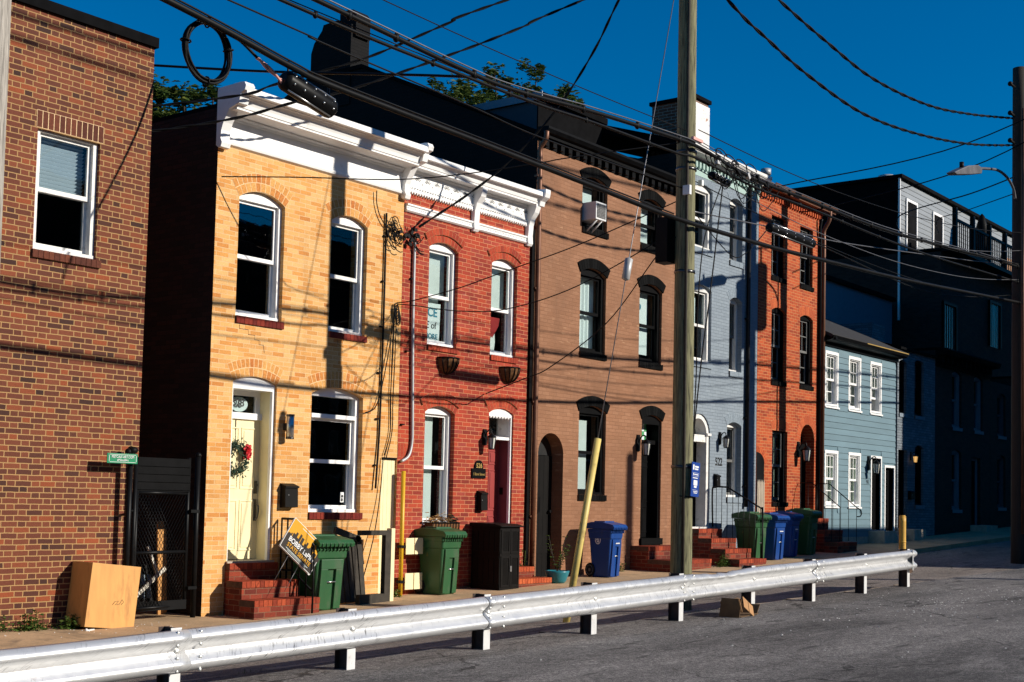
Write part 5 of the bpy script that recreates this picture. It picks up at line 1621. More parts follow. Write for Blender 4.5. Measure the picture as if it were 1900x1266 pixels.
cable('twisted drop cable crossing in front of the white cornice, lower of two', [(21.346, 7.5, 12.346), (15.59, 10.993, 8.724), (14.787, 11.487, 8.183), (13.952, 12.007, 7.673), (12.774, 12.805, 7.002), (12.113, 13.255, 6.717), (11.529, 13.671, 6.439), (10.76, 14.24, 6.18), (10.62, 14.32, 6.16)], 0.011, twist=9)
cable('level black cable running from the bundle behind the hanging coil to the alley', [(11.485, 9.506, 6.231), (11.312, 10.161, 6.325), (11.267, 10.985, 6.474), (11.031, 12.631, 6.74), (10.66, 14.17, 6.99), (10.6, 14.35, 7.02)], 0.016)
cable('service drop falling from the sky to the wire cluster on the red house', [(17.213, 10.56, 10.687), (17.15, 11.427, 9.301), (17.213, 11.895, 8.643), (17.125, 12.389, 7.925), (16.954, 12.718, 7.447), (16.646, 13.143, 6.866), (16.226, 13.567, 6.345), (15.6, 14.08, 5.74)], 0.012, twist=8)
cable('thin wire crossing the top of the yellow house below its cornice', [(11.67, 14.12, 5.74), (12.333, 13.273, 5.756), (13.147, 12.328, 5.77), (13.757, 11.635, 5.879), (14.421, 10.863, 6.066), (14.705, 10.543, 6.159), (15.962, 9.566, 6.507)], 0.008)
cable('thin drop wire from the pole to the yellow and red house party line, upper', [(15.24, 14.17, 4.5), (15.331, 13.897, 4.53), (15.519, 13.16, 4.689), (15.614, 12.605, 4.835), (15.684, 12.163, 4.949), (15.776, 11.071, 5.211), (16.016, 9.566, 5.72)], 0.008)
cable('thin drop wire from the pole to the yellow and red house party line, lower', [(15.24, 14.16, 4.48), (15.33, 13.905, 4.45), (15.556, 13.177, 4.344), (15.781, 12.406, 4.353), (15.934, 11.21, 4.639), (16.016, 9.566, 5.326)], 0.008)
cable('thin drop wire from the pole down to the right side of the red house', [(17.48, 14.17, 3.26), (17.53, 13.359, 3.499), (17.522, 12.857, 3.665), (17.143, 11.522, 4.259), (16.028, 9.936, 4.99), (16.016, 9.566, 5.239)], 0.009)
cable('black cable looping down from the bundle to the blue pole sign, outer', [(17.111, 9.506, 6.33), (16.924, 9.502, 5.416), (16.705, 9.498, 4.367), (16.551, 9.494, 3.738), (16.397, 9.49, 2.963), (16.254, 9.486, 2.11)], 0.010)
cable('black cable looping down from the bundle to the blue pole sign, inner', [(17.044, 9.506, 6.142), (16.551, 9.494, 5.278), (16.376, 9.486, 4.329), (16.344, 9.482, 3.265), (16.255, 9.482, 2.111)], 0.009)
cable('short slack jumper hanging under the splice near the grey house', [(16.305, 9.546, 5.604), (17.289, 9.502, 5.15), (17.76, 9.49, 5.236), (18.397, 9.466, 5.698)], 0.008)
cable('twisted power cable sagging from the sky to the right-hand pole, lower of two', [(13.616, 9.586, 9.888), (17.277, 9.586, 8.951), (18.486, 9.586, 8.733), (20.011, 9.586, 8.537), (22.179, 9.586, 8.439), (24.695, 9.586, 8.657), (27.68, 9.586, 9.125), (30.717, 9.618, 9.786)], 0.016, twist=7)
cable('twisted power cable sagging from the sky to the right-hand pole, upper of two', [(15.25, 9.586, 9.888), (18.921, 9.586, 9.463), (20.61, 9.586, 9.3), (22.636, 9.586, 9.18), (25.24, 9.586, 9.354), (27.669, 9.586, 9.757), (30.717, 9.618, 10.403)], 0.016, twist=7)
cable('dark cable rising from the roof-deck building to the right-hand pole, upper', [(30.933, 9.626, 9.136), (33.636, 11.643, 9.49), (37, 14.83, 9.9), (44.8, 17.9, 11)], 0.018)
cable('dark cable rising from the roof-deck building to the right-hand pole, lower', [(30.933, 9.626, 8.747), (35.781, 12.536, 9.544), (37.87, 14.05, 9.85), (44.85, 16.6, 10.9)], 0.013)
cable('thin cable drooping between the pole and the right-hand pole behind the others', [(30.933, 9.626, 7.146), (29.157, 9.618, 6.851), (24.761, 9.598, 6.359), (21.305, 9.578, 5.994), (19.646, 9.566, 5.873), (16.235, 9.566, 5.6)], 0.009, 'cable_grey')
cable('long thin cable dipping across the dark buildings at the right', [(19.912, 9.466, 5.732), (20.445, 9.478, 5.756), (24.637, 9.55, 5.666), (27.714, 9.59, 5.919), (30.933, 9.626, 6.4)], 0.010)

random.seed(44)
for q, (lab, dz0, dz1, sag) in enumerate([('thin wire strung from the wooden pole to the right-hand pole, highest', 0.62, 0.95, 0.35), ('thin wire strung from the wooden pole to the right-hand pole, second', 0.40, 0.55, 0.5),
        ('thin wire strung from the wooden pole to the right-hand pole, third', 0.18, 0.25, 0.25), ('thin wire strung from the wooden pole to the right-hand pole, fourth', -0.25, -0.1, 0.45), ('thin wire strung from the wooden pole to the right-hand pole, fifth', -0.55, -0.62, 0.3)]):
    A_ = Vector((16.2, 9.42+0.02*q, 6.35+dz0*0.6)); Z_ = Vector((30.4, 9.35+0.03*q, 6.75+dz1))
    cable(lab, [A_+(Z_-A_)*t-Vector((0, 0, sag*4*t*(1-t))) for t in (0, .15, .3, .5, .7, .85, 1)], 0.007, 'cable_grey' if q % 2 else 'cable_black')
for q, (lab, z0_, z1_, sag) in enumerate([('thin wire along the street left of the wooden pole, upper', 6.75, 6.65, 0.3), ('thin wire along the street left of the wooden pole, lower', 6.1, 6.3, 0.25)]):
    A_ = Vector((-3.0, 9.4, z0_+0.5)); Z_ = Vector((15.95, 9.45, z1_))
    cable(lab, [A_+(Z_-A_)*t-Vector((0, 0, sag*4*t*(1-t))) for t in (0, .15, .3, .5, .7, .85, 1)], 0.006)
H = thing('wire_cluster', 'tangle of loops and clamps on the cable bundle just right of the wooden pole', 'wire cluster', (17.0, 9.4, 6.3))
mb = MB()
for q in range(16):
    x = random.uniform(16.45, 18.2); c = Vector((x, 9.36+random.uniform(-.06, .06), 6.36+random.uniform(-.12, .12)))
    ra = random.uniform(0.06, 0.16)
    mb.tube([c+Vector((ra*1.6*math.cos(t)+0.03*t, 0.04*math.sin(t), ra*math.sin(t)-0.015*t)) for t in [PI*1.8*i/12 for i in range(13)]], 0.008, 5)
for q in range(6):
    x = random.uniform(16.4, 18.4)
    mb.tube(smooth_path([(x, 9.36, 6.42), (x+0.3, 9.34, 6.1-random.random()*0.25), (x+0.7+random.random()*0.4, 9.36, 6.38)], 6), 0.007, 5)
mb.build('wires', 'cable_black', H)
for q in range(6):
    x = 16.6+q*0.3
    mb = MB(); mb.obox((x, 9.33, 6.33+0.03*math.sin(q*2)), (0.09, 0.05, 0.05), Matrix.Rotation(0.3*q, 3, 'Y')); mb.build('clamp', 'conduit' if q % 3 == 0 else 'black_metal', H)

cable('cable strung across the lot between the far poles, out of the frame', [(30.35, 6.45, 11.7), (20, 6.45, 11.0), (8, 6.45, 10.7), (-8, 6.45, 11.6)], 0.03)
cable('second cable strung across the lot between the far poles, out of the frame', [(30.35, 6.4, 10.9), (24, 6.0, 10.7), (16, 5.6, 10.8), (-8, 5.0, 11.2)], 0.022, twist=6)
cable('drop cable from the transformer pole to the grey house eaves', [(30.35, 6.6, 11.2), (28.6, 10.0, 9.4), (26.9, 13.2, 8.6), (26.6, 14.0, 8.5)], 0.013)
cable('drop cable from the transformer pole to the orange-red house eaves', [(30.45, 6.6, 11.0), (29.9, 10.0, 9.3), (29.0, 13.2, 8.5), (28.8, 14.0, 8.4)], 0.013)
# coil and splice cases
H = thing('cable_coil', 'large round coil of black cable tied to the street cable against the sky', 'cable coil', (7.58, 9.45, 5.4))
mb = MB()
random.seed(9)
for q in range(14):
    ph = random.uniform(0, 6); ra = 0.245+random.uniform(-0.017, 0.017); rb = 0.268+random.uniform(-0.017, 0.017)
    oy = random.uniform(-0.03, 0.03); ox = random.uniform(-0.012, 0.012)
    mb.tube([(7.585+ox+ra*math.cos(t), 9.43+oy+0.012*math.sin(t*2+ph), 5.41+rb*math.sin(t)) for t in [2*PI*i/36 for i in range(36)]], 0.0105, 6, closed=True)
mb.build('loops', 'cable_black', H)
for a in (0.3, 1.6, 3.0, 4.7):
    mb = MB()
    c = Vector((7.585+0.245*math.cos(a), 9.43, 5.41+0.268*math.sin(a)))
    mb.tube([c+Vector((0.045*math.cos(t)*math.cos(a), 0.045*math.sin(t), 0.045*math.cos(t)*math.sin(a))) for t in [2*PI*i/10 for i in range(10)]], 0.008, 5, closed=True)
    mb.build('cable_tie', 'cable_black', H)

def splice(label, p0, p1, r, hang=None):
    p0 = Vector(p0); p1 = Vector(p1)
    H = thing('splice_case', label, 'cable splice case', p0)
    d = (p1-p0).normalized()
    L = (p1-p0).length
    mb = MB()
    mb.tube([p0, p0+d*0.03, p0+d*0.05, p1-d*0.05, p1-d*0.03, p1], [r*0.6, r*0.95, r, r, r*0.95, r*0.6], 14)
    mb.build('body', 'black_metal', H)
    mb = MB()
    u = Vector((0, -1, 0))
    w = d.cross(u)
    for i in range(5):
        c = p0+d*(L*(0.12+0.19*i))
        for sg in (0.35, -0.45):
            mb.ball(c+(u*math.cos(sg)+w*math.sin(sg))*r, 0.013, 6)
    for sg in (-0.85, 1.2):
        q = (u*math.cos(sg)+w*math.sin(sg))*r*1.01
        mb.tube([p0+d*0.06+q, p1-d*0.06+q], 0.010, 5)
    mb.build('bolts', 'steel_bright', H)
    if hang:
        for f_ in (0.1, 0.9):
            mb = MB()
            c = p0+d*L*f_
            mb.tube([c, c+Vector((0, 0.0, hang))], 0.012, 5)
            mb.build('hanger', 'black_metal', H)
    return H
splice('black cylindrical splice case hanging below the thick cable near the white cornice', (8.482, 9.434, 5.41), (9.154, 9.434, 5.265), 0.1, 0.2)
splice('long black splice case in front of the orange-red house upper windows', (18.431, 9.466, 5.743), (19.99, 9.466, 5.732), 0.075, 0.1)
splice('small black splice canister on the bundle above the grey house', (16.691, 9.506, 6.198), (17.243, 9.506, 6.165), 0.06, 0.15)
cable('two pale pink sleeved cable ends entering the splice case', [(8.167, 9.442, 5.527), (8.33, 9.438, 5.452), (8.493, 9.434, 5.377)], 0.013, 'pink_sleeve', twist=14)
cable('short black cable from the coil to the splice case', [(7.713, 9.446, 5.658), (7.937, 9.446, 5.636), (8.167, 9.442, 5.527)], 0.015)

# tangle of service wires on the yellow / red party line
random.seed(21)
def conduit(label, pts, r=0.018, mat='conduit', clips=0):
    mb = MB(); mb.tube(smooth_path(pts, 5), r, 8)
    o = mb.build('conduit', mat, None, pts[-1])
    tag(o, label, 'conduit')
    if clips:
        for i in range(clips):
            mb = MB()
            t = (i+0.5)/clips
            a = Vector(pts[0]); b = Vector(pts[-1])
            p = a+(b-a)*t
            mb.box(p.x-0.03, p.x+0.03, F-0.045, F-0.001, p.z-0.01, p.z+0.01)
            mb.build('clip', 'black_metal', o)
    return o
conduit('dark riser conduit on the right of the yellow house', [(14.95, F-0.03, 5.85), (14.95, F-0.03, 3.82), (14.93, F-0.03, 2.6), (14.92, F-0.03, 2.3), (14.86, F-0.05, 1.62)], 0.016, 'cable_black', 6)
conduit('pale grey riser conduit on the left of the red house', [(15.60, F-0.04, 5.5), (15.61, F-0.04, 4.2), (15.66, F-0.04, 2.7), (15.66, F-0.04, 2.35), (15.58, F-0.05, 2.14), (15.42, F-0.05, 2.05)], 0.024, 'conduit', 3)
for q, (lab, pts) in enumerate([
        ('left strand of black wires hanging down the yellow house edge', [(15.19, F-0.03, 4.48), (15.17, F-0.03, 3.9), (15.16, F-0.03, 3.1), (15.17, F-0.03, 2.5), (15.05, F-0.03, 2.13)]),
        ('right strand of black wires hanging down the yellow house edge', [(15.24, F-0.03, 4.45), (15.23, F-0.03, 3.7), (15.20, F-0.04, 3.0), (15.21, F-0.03, 2.5), (15.10, F-0.03, 2.10)]),
        ('slanting black wire from the party line down to the alley door', [(15.19, F-0.04, 4.42), (15.05, F-0.04, 3.6), (14.85, F-0.04, 2.9), (14.60, F-0.04, 2.75)]),
        ('long thin pair of wires trailing to the foot of the yellow wall', [(15.02, F-0.04, 2.1), (14.96, F-0.05, 1.5), (14.80, F-0.10, 0.9), (14.55, F-0.15, 0.3), (14.35, F-0.2, 0.02)])]):
    cable(lab, pts, 0.009)
cable('black wire draped from under the cornice to the wire cluster', [(14.70, F-0.05, 6.15), (14.72, F-0.04, 5.95), (14.82, F-0.04, 5.75), (15.0, F-0.05, 5.62), (15.25, F-0.06, 5.66)], 0.009)
H = thing('wire_cluster', 'tangled cluster of black service wires and clamps between yellow and red houses', 'wire cluster', (15.4, F-0.05, 5.6))
mb = MB()
for q in range(11):
    c = Vector((random.choice([14.98, 15.1, 15.35, 15.6, 15.63]), F-0.06, 5.62+random.uniform(-0.12, 0.12)))
    ra = random.uniform(0.05, 0.13)
    mb.tube([c+Vector((ra*math.cos(t)*random.uniform(0.9, 1.1)+0.02*t, 0.03*math.sin(t), ra*1.2*math.sin(t)-0.02*t)) for t in [PI*1.7*i/12 for i in range(13)]], 0.008, 5)
for q in range(5):
    x = 14.96+q*0.13
    mb.tube(smooth_path([(x, F-0.05, 5.8-random.random()*0.1), (x+0.15, F-0.06, 5.5+random.uniform(-.1, .05)), (x+0.32, F-0.05, 5.62)], 5), 0.008, 5)
for q in range(9):
    mb.obox((random.uniform(15.2, 15.66), F-0.07, 5.55+random.uniform(-0.12, 0.15)), (0.05, 0.04, 0.07), Matrix.Rotation(random.uniform(0, 3), 3, 'Y'))
mb.build('wires', 'cable_black', H)
H = thing('wire_bracket', 'black wire bracket with looped wires lower on the party line', 'wire bracket', (15.2, F-0.05, 4.4))
mb = MB()
for q in range(5):
    mb.tube([(15.21+0.05*math.cos(t)+0.012*q, F-0.05, 4.38-0.03*q+0.11*math.sin(t)) for t in [2*PI*i/14 for i in range(14)]], 0.009, 5, closed=True)
mb.build('wires', 'cable_black', H)

# guy wire and its yellow guard
GA, GT = Vector((13.92, 9.9, -0.06)), Vector((16.12, 9.60, 9.75))
gd = (GT-GA).normalized()
mb = MB(); mb.tube([GA, GT], 0.007, 5)
o = mb.build('guy_wire', 'cable_grey', None, GA); tag(o, 'thin steel guy wire from the ground anchor to the top of the pole', 'guy wire')
mb = MB(); pi_ = GA+(GT-GA)*0.475
mb.tube([pi_-gd*0.16, pi_-gd*0.14, pi_+gd*0.14, pi_+gd*0.16], [0.02, 0.055, 0.055, 0.02], 10)
tag(mb.build('guy_insulator', 'conduit', None, pi_-gd*0.16), 'small grey insulator halfway up the guy wire', 'insulator')
mb = MB()
n = 12
g0, g1 = GA+gd*0.02, GA+gd*2.43
mb.tube([g0, g1], 0.046, n)
tag(mb.build('guy_guard', 'yellow_pale', None, g0), 'leaning pale yellow plastic guard on the guy wire', 'guy guard')

# ============================================================ GUARDRAIL
random.seed(4)
def ry(x): return 8.2+0.02*(x-6.4)
def rz(x): return 0.462+0.0230*(x-6.4)
H = thing('guardrail', 'galvanised steel guardrail running the whole width of the foreground', 'guardrail', (6.43, 8.2, 0.0))
prof = [(0.0, 0.156), (-0.030, 0.150), (-0.062, 0.132), (-0.081, 0.108), (-0.083, 0.092), (-0.074, 0.074), (-0.014, 0.026), (-0.004, 0.010), (-0.004, -0.010), (-0.014, -0.026), (-0.074, -0.074), (-0.083, -0.092), (-0.081, -0.108), (-0.062, -0.132), (-0.030, -0.150), (0.0, -0.156)]
joints = [-8.80, -4.99, -1.18, 2.62, 6.43, 10.24, 14.05, 17.86, 21.67]
for q in range(len(joints)-1):
    a, b = joints[q], joints[q+1]+0.16
    nseg = 40
    mb = MB()
    vs = []
    lay = 0.0035 if q % 2 else 0.0
    for i in range(nseg+1):
        x = a+(b-a)*i/nseg
        for j, (dy, dz) in enumerate(prof):
            yy, zz = dy-lay, dz
            if q == 6 and j < 6:
                t_ = math.exp(-((x-15.05)/0.55)**2)
                zz -= t_*0.028*(1-j/6)*(1+0.4*math.sin(x*17))
                yy += t_*0.02*math.sin(x*23+j)
            if j < 3:
                zz += 0.004*math.sin(x*2.3+1.3)*math.sin(x*0.9)
            vs.append((x, ry(x)+yy, rz(x)-0.156+zz))
    m_ = len(prof)
    mb.add(vs, [(i*m_+j, i*m_+j+1, (i+1)*m_+j+1, (i+1)*m_+j) for i in range(nseg) for j in range(m_-1)], 0, True)
    o = mb.build('beam', 'galv_beam', H)
    md = o.modifiers.new('thick', 'SOLIDIFY'); md.thickness = 0.003; md.offset = 1
    jx = joints[q]
    for dx in (0.05, 0.265):
        for dz in (0.142, 0.048, -0.048, -0.142):
            yv = -0.045 if abs(dz) > 0.1 else -0.045
            bb = MB(); bb.ball((jx+dx, ry(jx)+yv-0.012, rz(jx)-0.156+dz), 0.016, 8, 0, (1, 0.6, 1)); bb.build('bolt', 'bolt_steel', H)
    for xx in (jx+0.08, jx+1.985):
        bb = MB(); bb.ball((xx, ry(xx)-0.012, rz(xx)-0.156), 0.024, 8, 0, (1.3, 0.6, 0.9)); bb.build('bolt', 'bolt_steel', H)
    for k in (0, 1):
        px = joints[q]+0.08+1.905*k
        pb = MB()
        zt_, zb_ = rz(px)+0.018, lz(px)-0.25
        y = ry(px)+0.002
        pb.box(px-0.05, px+0.05, y, y+0.006, zb_, zt_)
        pb.box(px-0.05, px+0.05, y+0.144, y+0.150, zb_, zt_, 1)
        pb.box(px-0.003, px+0.003, y+0.006, y+0.144, zb_, zt_, 1)
        pb.build('post', ['galv_post', 'post_web_shaded'], H)
    lb = MB()
    jx = joints[q]
    lb.tube([(jx-0.004, ry(jx)+dy-0.004, rz(jx)-0.156+dz) for dy, dz in prof], 0.0035, 4)
    lb.build('lap_seam', 'board_charred', H)
x = 21.67
pb = MB()
y = ry(x)
pb.box(x-0.05, x+0.05, y, y+0.006, -0.05, rz(x)+0.018); pb.box(x-0.05, x+0.05, y+0.144, y+0.15, -0.05, rz(x)+0.018, 1); pb.box(x-0.003, x+0.003, y+0.006, y+0.144, -0.05, rz(x)+0.018, 1)
pb.build('post', ['galv_post', 'post_web_shaded'], H)
tb = MB()
pts_ = [(21.62, -0.088), (21.70, -0.075), (21.80, -0.03), (21.95, 0.05), (22.12, 0.16)]
vs = []
for i, (xx, dy) in enumerate(pts_):
    hh = 0.16+0.012*i
    for k_ in (1, -1):
        vs.append((xx, ry(xx)+dy, rz(21.7)-0.156+k_*hh-0.01*i))
tb.add(vs, [(2*i, 2*i+1, 2*i+3, 2*i+2) for i in range(len(pts_)-1)])
o = tb.build('end_terminal', 'galv_beam', H)
md = o.modifiers.new('thick', 'SOLIDIFY'); md.thickness = 0.004
# bollard
H = pole('short yellow pipe bollard standing at the end of the guardrail', 21.92, ry(22.0)+0.20, 0.0, 1.37, 0.058, 0.058, 'yellow_bollard', cat='bollard', name='bollard')
mb = MB(); mb.cyl((21.92, ry(22)+0.20, 1.37), (21.92, ry(22)+0.20, 1.385), 0.05, 0.045, n=16); mb.cyl((21.92, ry(22)+0.20, 0.93), (21.92, ry(22)+0.20, 0.95), 0.061, n=16); mb.build('cap', 'yellow_bollard', H)

# ============================================================ BINS
def make_bin(body='green_bin', side=None, label='', group=None, Hh=1.0, emblem=False):
    root = thing('wheelie_bin', label, 'wheelie bin', (0, 0, 0), group)
    mb = MB()
    def ring(z, w, d, yoff=0.0, rc=0.04):
        o_ = []
        for cx, cy, a0 in ((w/2-rc, d/2-rc, 0), (-w/2+rc, d/2-rc, PI/2), (-w/2+rc, -d/2+rc, PI), (w/2-rc, -d/2+rc, 1.5*PI)):
            for j in range(4):
                a = a0+PI/2*j/3
                o_.append((cx+rc*math.cos(a), cy+rc*math.sin(a)+yoff, z))
        return o_
    s = Hh
    lv = [(0.0, 0.42, 0.44, 0.0), (0.02, 0.44, 0.46, 0.0), (0.68*s, 0.53, 0.58, 0.0), (0.70*s, 0.56, 0.62, 0.0), (0.80*s, 0.575, 0.64, 0.0), (0.80*s, 0.60, 0.66, 0.0), (0.86*s, 0.60, 0.66, 0)]
    rr_ = [ring(*l) for l in lv]
    n = 16
    vs = [p for r_ in rr_ for p in r_]
    mb.add(vs, [(i*n+j, i*n+(j+1) % n, (i+1)*n+(j+1) % n, (i+1)*n+j) for i in range(len(lv)-1) for j in range(n)] + [tuple(range(n))], 0, False)
    # raised cheeks each side of the recessed front channel
    def fy(z): return -(0.46+(0.58-0.46)*z/(0.68*s))/2
    for xa, xb in ((-0.20, -0.075), (0.075, 0.20)):
        mb.add([(xa, fy(0.02)-0.035, 0.02), (xb, fy(0.02)-0.035, 0.02), (xb, fy(0.66*s)-0.03, 0.55*s), (xa, fy(0.66*s)-0.03, 0.55*s),
                (xa, fy(0.02)+0.01, 0.02), (xb, fy(0.02)+0.01, 0.02), (xb, fy(0.6*s)+0.01, 0.55*s), (xa, fy(0.6*s)+0.01, 0.55*s)],
               [(0, 1, 2, 3), (0, 4, 5, 1), (1, 5, 6, 2), (2, 6, 7, 3), (3, 7, 4, 0)])
    mb.add([(-0.20, fy(0.68*s)-0.03, 0.55*s), (0.20, fy(0.68*s)-0.03, 0.55*s), (0.20, fy(0.68*s)-0.03, 0.68*s), (-0.20, fy(0.68*s)-0.03, 0.68*s),
            (-0.20, fy(0.68*s)+0.02, 0.55*s), (0.20, fy(0.68*s)+0.02, 0.55*s), (0.20, fy(0.68*s)+0.02, 0.68*s), (-0.20, fy(0.68*s)+0.02, 0.68*s)],
           [(0, 1, 2, 3), (0, 4, 5, 1), (1, 5, 6, 2), (2, 6, 7, 3), (3, 7, 4, 0)])
    for i in range(9):                       # ribs under the rim
        x = -0.26+i*0.065
        mb.box(x, x+0.012, -0.352, -0.31, 0.79*s, 0.87*s)
    bo = mb.build('body', body if side is None else [body], root, bevel=0.006)
    mb = MB()
    mb.prism([(0.37, 0.865*s), (-0.36, 0.865*s), (-0.40, 0.85*s), (-0.415, 0.90*s), (-0.37, 0.945*s), (-0.10, 0.985*s), (0.20, 0.985*s), (0.37, 0.955*s)], -0.325, 0.325, axis='x')
    mb.prism([(0.2, 0.97*s), (-0.12, 0.97*s), (-0.10, 1.005*s), (0.18, 1.005*s)], -0.22, 0.22, axis='x')
    for i in range(8):
        x = -0.28+i*0.075
        mb.box(x, x+0.014, -0.425, -0.395, 0.845*s, 0.90*s)
    mb.build('lid', body, root, bevel=0.008)
    mb = MB()
    mb.tube([(-0.24, 0.40, 0.90*s), (0.24, 0.40, 0.90*s)], 0.016, 8)
    for x in (-0.24, 0.24):
        mb.tube([(x, 0.30, 0.88*s), (x, 0.40, 0.90*s)], 0.014, 6)
    mb.build('handle', body, root)
    for x in (-0.25, 0.25):
        mb = MB(); mb.cyl((x-0.025, 0.26, 0.125), (x+0.025, 0.26, 0.125), 0.125, n=20)
        w_ = mb.build('wheel', 'rubber', root, bevel=0.012)
        mb = MB(); mb.tube([(x-0.029, 0.26+0.085*math.cos(t), 0.125+0.085*math.sin(t)) for t in [2*PI*i/18 for i in range(18)]], 0.006, 5, closed=True); mb.cyl((x-0.03, 0.26, 0.125), (x+0.03, 0.26, 0.125), 0.03, n=10)
        mb.build('hub', 'cable_grey', w_)
    mb = MB(); mb.tube([(-0.085, fy(0.4*s)-0.028, 0.38*s), (0.085, fy(0.4*s)-0.028, 0.38*s)], 0.010, 8); mb.build('lift_bar', 'steel_bright', root)
    if emblem:
        xs = -0.262-0.022
        mb = MB()
        yc, zc = 0.02, 0.66*s
        yc = 0.05
        k = 20
        outer = [(yc+0.075*math.cos(2*PI*i/k), zc+0.075*math.sin(2*PI*i/k)) for i in range(k)]
        inner = [(yc+0.058*math.cos(2*PI*i/k), zc+0.058*math.sin(2*PI*i/k)) for i in range(k)]
        def sx_(z): return -(0.44+(0.53-0.44)*z/(0.68*s))/2-0.002
        for i in range(k):
            j = (i+1) % k
            q_ = [outer[i], outer[j], inner[j], inner[i]]
            mb.add([(sx_(z)-0.004, y_, z) for y_, z in q_], [(0, 1, 2, 3)])
        for (ya, za, w, h_, an) in ((0.02, 0.02, 0.035, 0.05, 0.4), (-0.018, 0.0, 0.02, 0.07, -0.3), (0.0, -0.03, 0.05, 0.02, 0.5)):
            c = Vector((sx_(zc)-0.004, yc+ya, zc+za))
            mb.obox(c, (0.003, w, h_), Matrix.Rotation(an, 3, 'X'))
        mb.build('emblem', 'sign_white', root)
        mb = MB()
        for i in range(5):
            mb.box(-0.09+i*0.037, -0.062+i*0.037, fy(0.6*s)-0.054, fy(0.6*s)-0.05, 0.60*s, 0.62*s)
        mb.build('white_lettering', 'sign_white', root)
    else:
        mb = MB()
        def sx_(z): return -(0.44+(0.53-0.44)*z/(0.68*s))/2-0.003
        z = 0.6*s
        mb.add([(sx_(z), 0.09, z-0.035), (sx_(z), 0.04, z-0.035), (sx_(z+.06), 0.065, z+0.035)], [(0, 1, 2)])
        mb.build('moulded_mark', 'olive_bin', root)
    return root
def place(o, x, y, rz_, label, dz=0.0, sc=1.0):
    o.scale = (sc, sc, 1.0)
    o.location = (x, y, gz(x)-0.012*(14.2-y)+dz)
    o.rotation_euler = (0, 0, R(rz_))
    o['label'] = label
    return o
gb = make_bin('green_bin', None, '', 'green wheelie bins', 1.04)
bb_ = make_bin('blue_bin', None, '', 'blue wheelie bins', 1.0, emblem=True)
place(gb, 13.36, 13.80, -3, 'green wheelie bin beside the brick stoop of the yellow house')
place(copy_tree(gb), 16.10, 13.92, 2, 'green wheelie bin under the ground-floor window of the red house', sc=0.84)
place(copy_tree(gb), 25.55, 13.45, -4, 'green wheelie bin beside the grey house steps', sc=0.84)
place(copy_tree(gb), 28.25, 13.55, 3, 'green wheelie bin furthest right, in shade by the orange-red house', sc=0.84)
place(bb_, 20.42, 13.68, 4, 'blue wheelie bin standing alone in front of the tan-brown house', sc=0.77)
place(copy_tree(bb_), 26.35, 13.4, -3, 'blue wheelie bin next to the green bin by the grey house downspout', sc=0.8)
place(copy_tree(bb_), 27.35, 13.55, 4, 'blue wheelie bin in shade between another blue bin and the last green bin', sc=0.8)

# tall black storage box
H = thing('storage_box', 'tall black plastic storage box with louvred doors before the red door', 'storage box', (17.5, 13.8, 0.03))
x0_, x1_, y0_, y1_, z0_, z1_ = 17.14, 17.66, 13.52, 14.12, 0.03, 1.05
mb = MB(); mb.box(x0_, x1_, y0_, y1_, z0_, z1_); mb.build('body', 'black_plastic', H, bevel=0.006)
mb = MB()
for xa, xb in ((x0_+0.02, (x0_+x1_)/2-0.005), ((x0_+x1_)/2+0.005, x1_-0.02)):
    for za, zb_ in ((z0_+0.05, 0.58), (0.62, z1_-0.04)):
        mb.box(xa, xb, y0_-0.012, y0_, za, za+0.035); mb.box(xa, xb, y0_-0.012, y0_, zb_-0.035, zb_)
        mb.box(xa, xa+0.035, y0_-0.012, y0_, za+0.035, zb_-0.035); mb.box(xb-0.035, xb, y0_-0.012, y0_, za+0.035, zb_-0.035)
        k = 5
        for i in range(k):
            xx = xa+0.045+(xb-xa-0.09)*i/k
            mb.box(xx, xx+(xb-xa-0.09)/k-0.01, y0_-0.007, y0_, za+0.045, zb_-0.045)
for ya, yb in ((y0_+0.02, y1_-0.02),):
    for za, zb_ in ((z0_+0.05, 0.58), (0.62, z1_-0.04)):
        mb.box(x0_-0.01, x0_, ya, yb, za, za+0.035); mb.box(x0_-0.01, x0_, ya, yb, zb_-0.035, zb_)
        for i in range(6):
            yy = ya+(yb-ya)*i/5
            mb.box(x0_-0.008, x0_, yy-0.012, yy+0.012, za+0.035, zb_-0.035)
mb.build('door', 'black_plastic', H)
mb = MB(); mb.prism([(y0_-0.05, z1_), (y1_+0.02, z1_), (y1_+0.02, z1_+0.06), (y0_+0.1, z1_+0.05), (y0_-0.05, z1_+0.02)], x0_-0.04, x1_+0.04, axis='x'); mb.build('lid', 'black_plastic', H, bevel=0.005)
mb = MB(); mb.box((x0_+x1_)/2-0.02, (x0_+x1_)/2+0.02, y0_-0.03, y0_-0.012, 0.33, 0.42); mb.build('padlock', 'steel_bright', H)

# campaign sign leaning on the handrail
H = thing('campaign_sign', 'tilted amber and black campaign yard sign leaning on the stoop handrail', 'yard sign', (12.85, 13.55, 0.45))
Mr = Matrix.Rotation(R(36), 3, 'Y')
sc = Vector((12.80, 13.52, 0.80))
mb = MB(); mb.obox(sc, (0.70, 0.012, 0.46), Mr); mb.obox(sc+Vector((0.03, 0.05, -0.01)), (0.70, 0.012, 0.46), Mr); mb.build('board', 'sign_white', H)
def sg(cx, cz, w, h_, mat, dy, mb):
    mb.obox(sc+Mr @ Vector((cx, -0.007-dy, cz)), (w, 0.002, h_), Mr)
mb = MB(); sg(0, 0.105, 0.685, 0.235, '', 0, mb); mb.build('amber_field', 'sign_amber', H)
mb = MB(); sg(0, -0.115, 0.685, 0.215, '', 0, mb); mb.build('black_field', 'sign_black', H)
mb = MB()
random.seed(2)
xx = -0.33
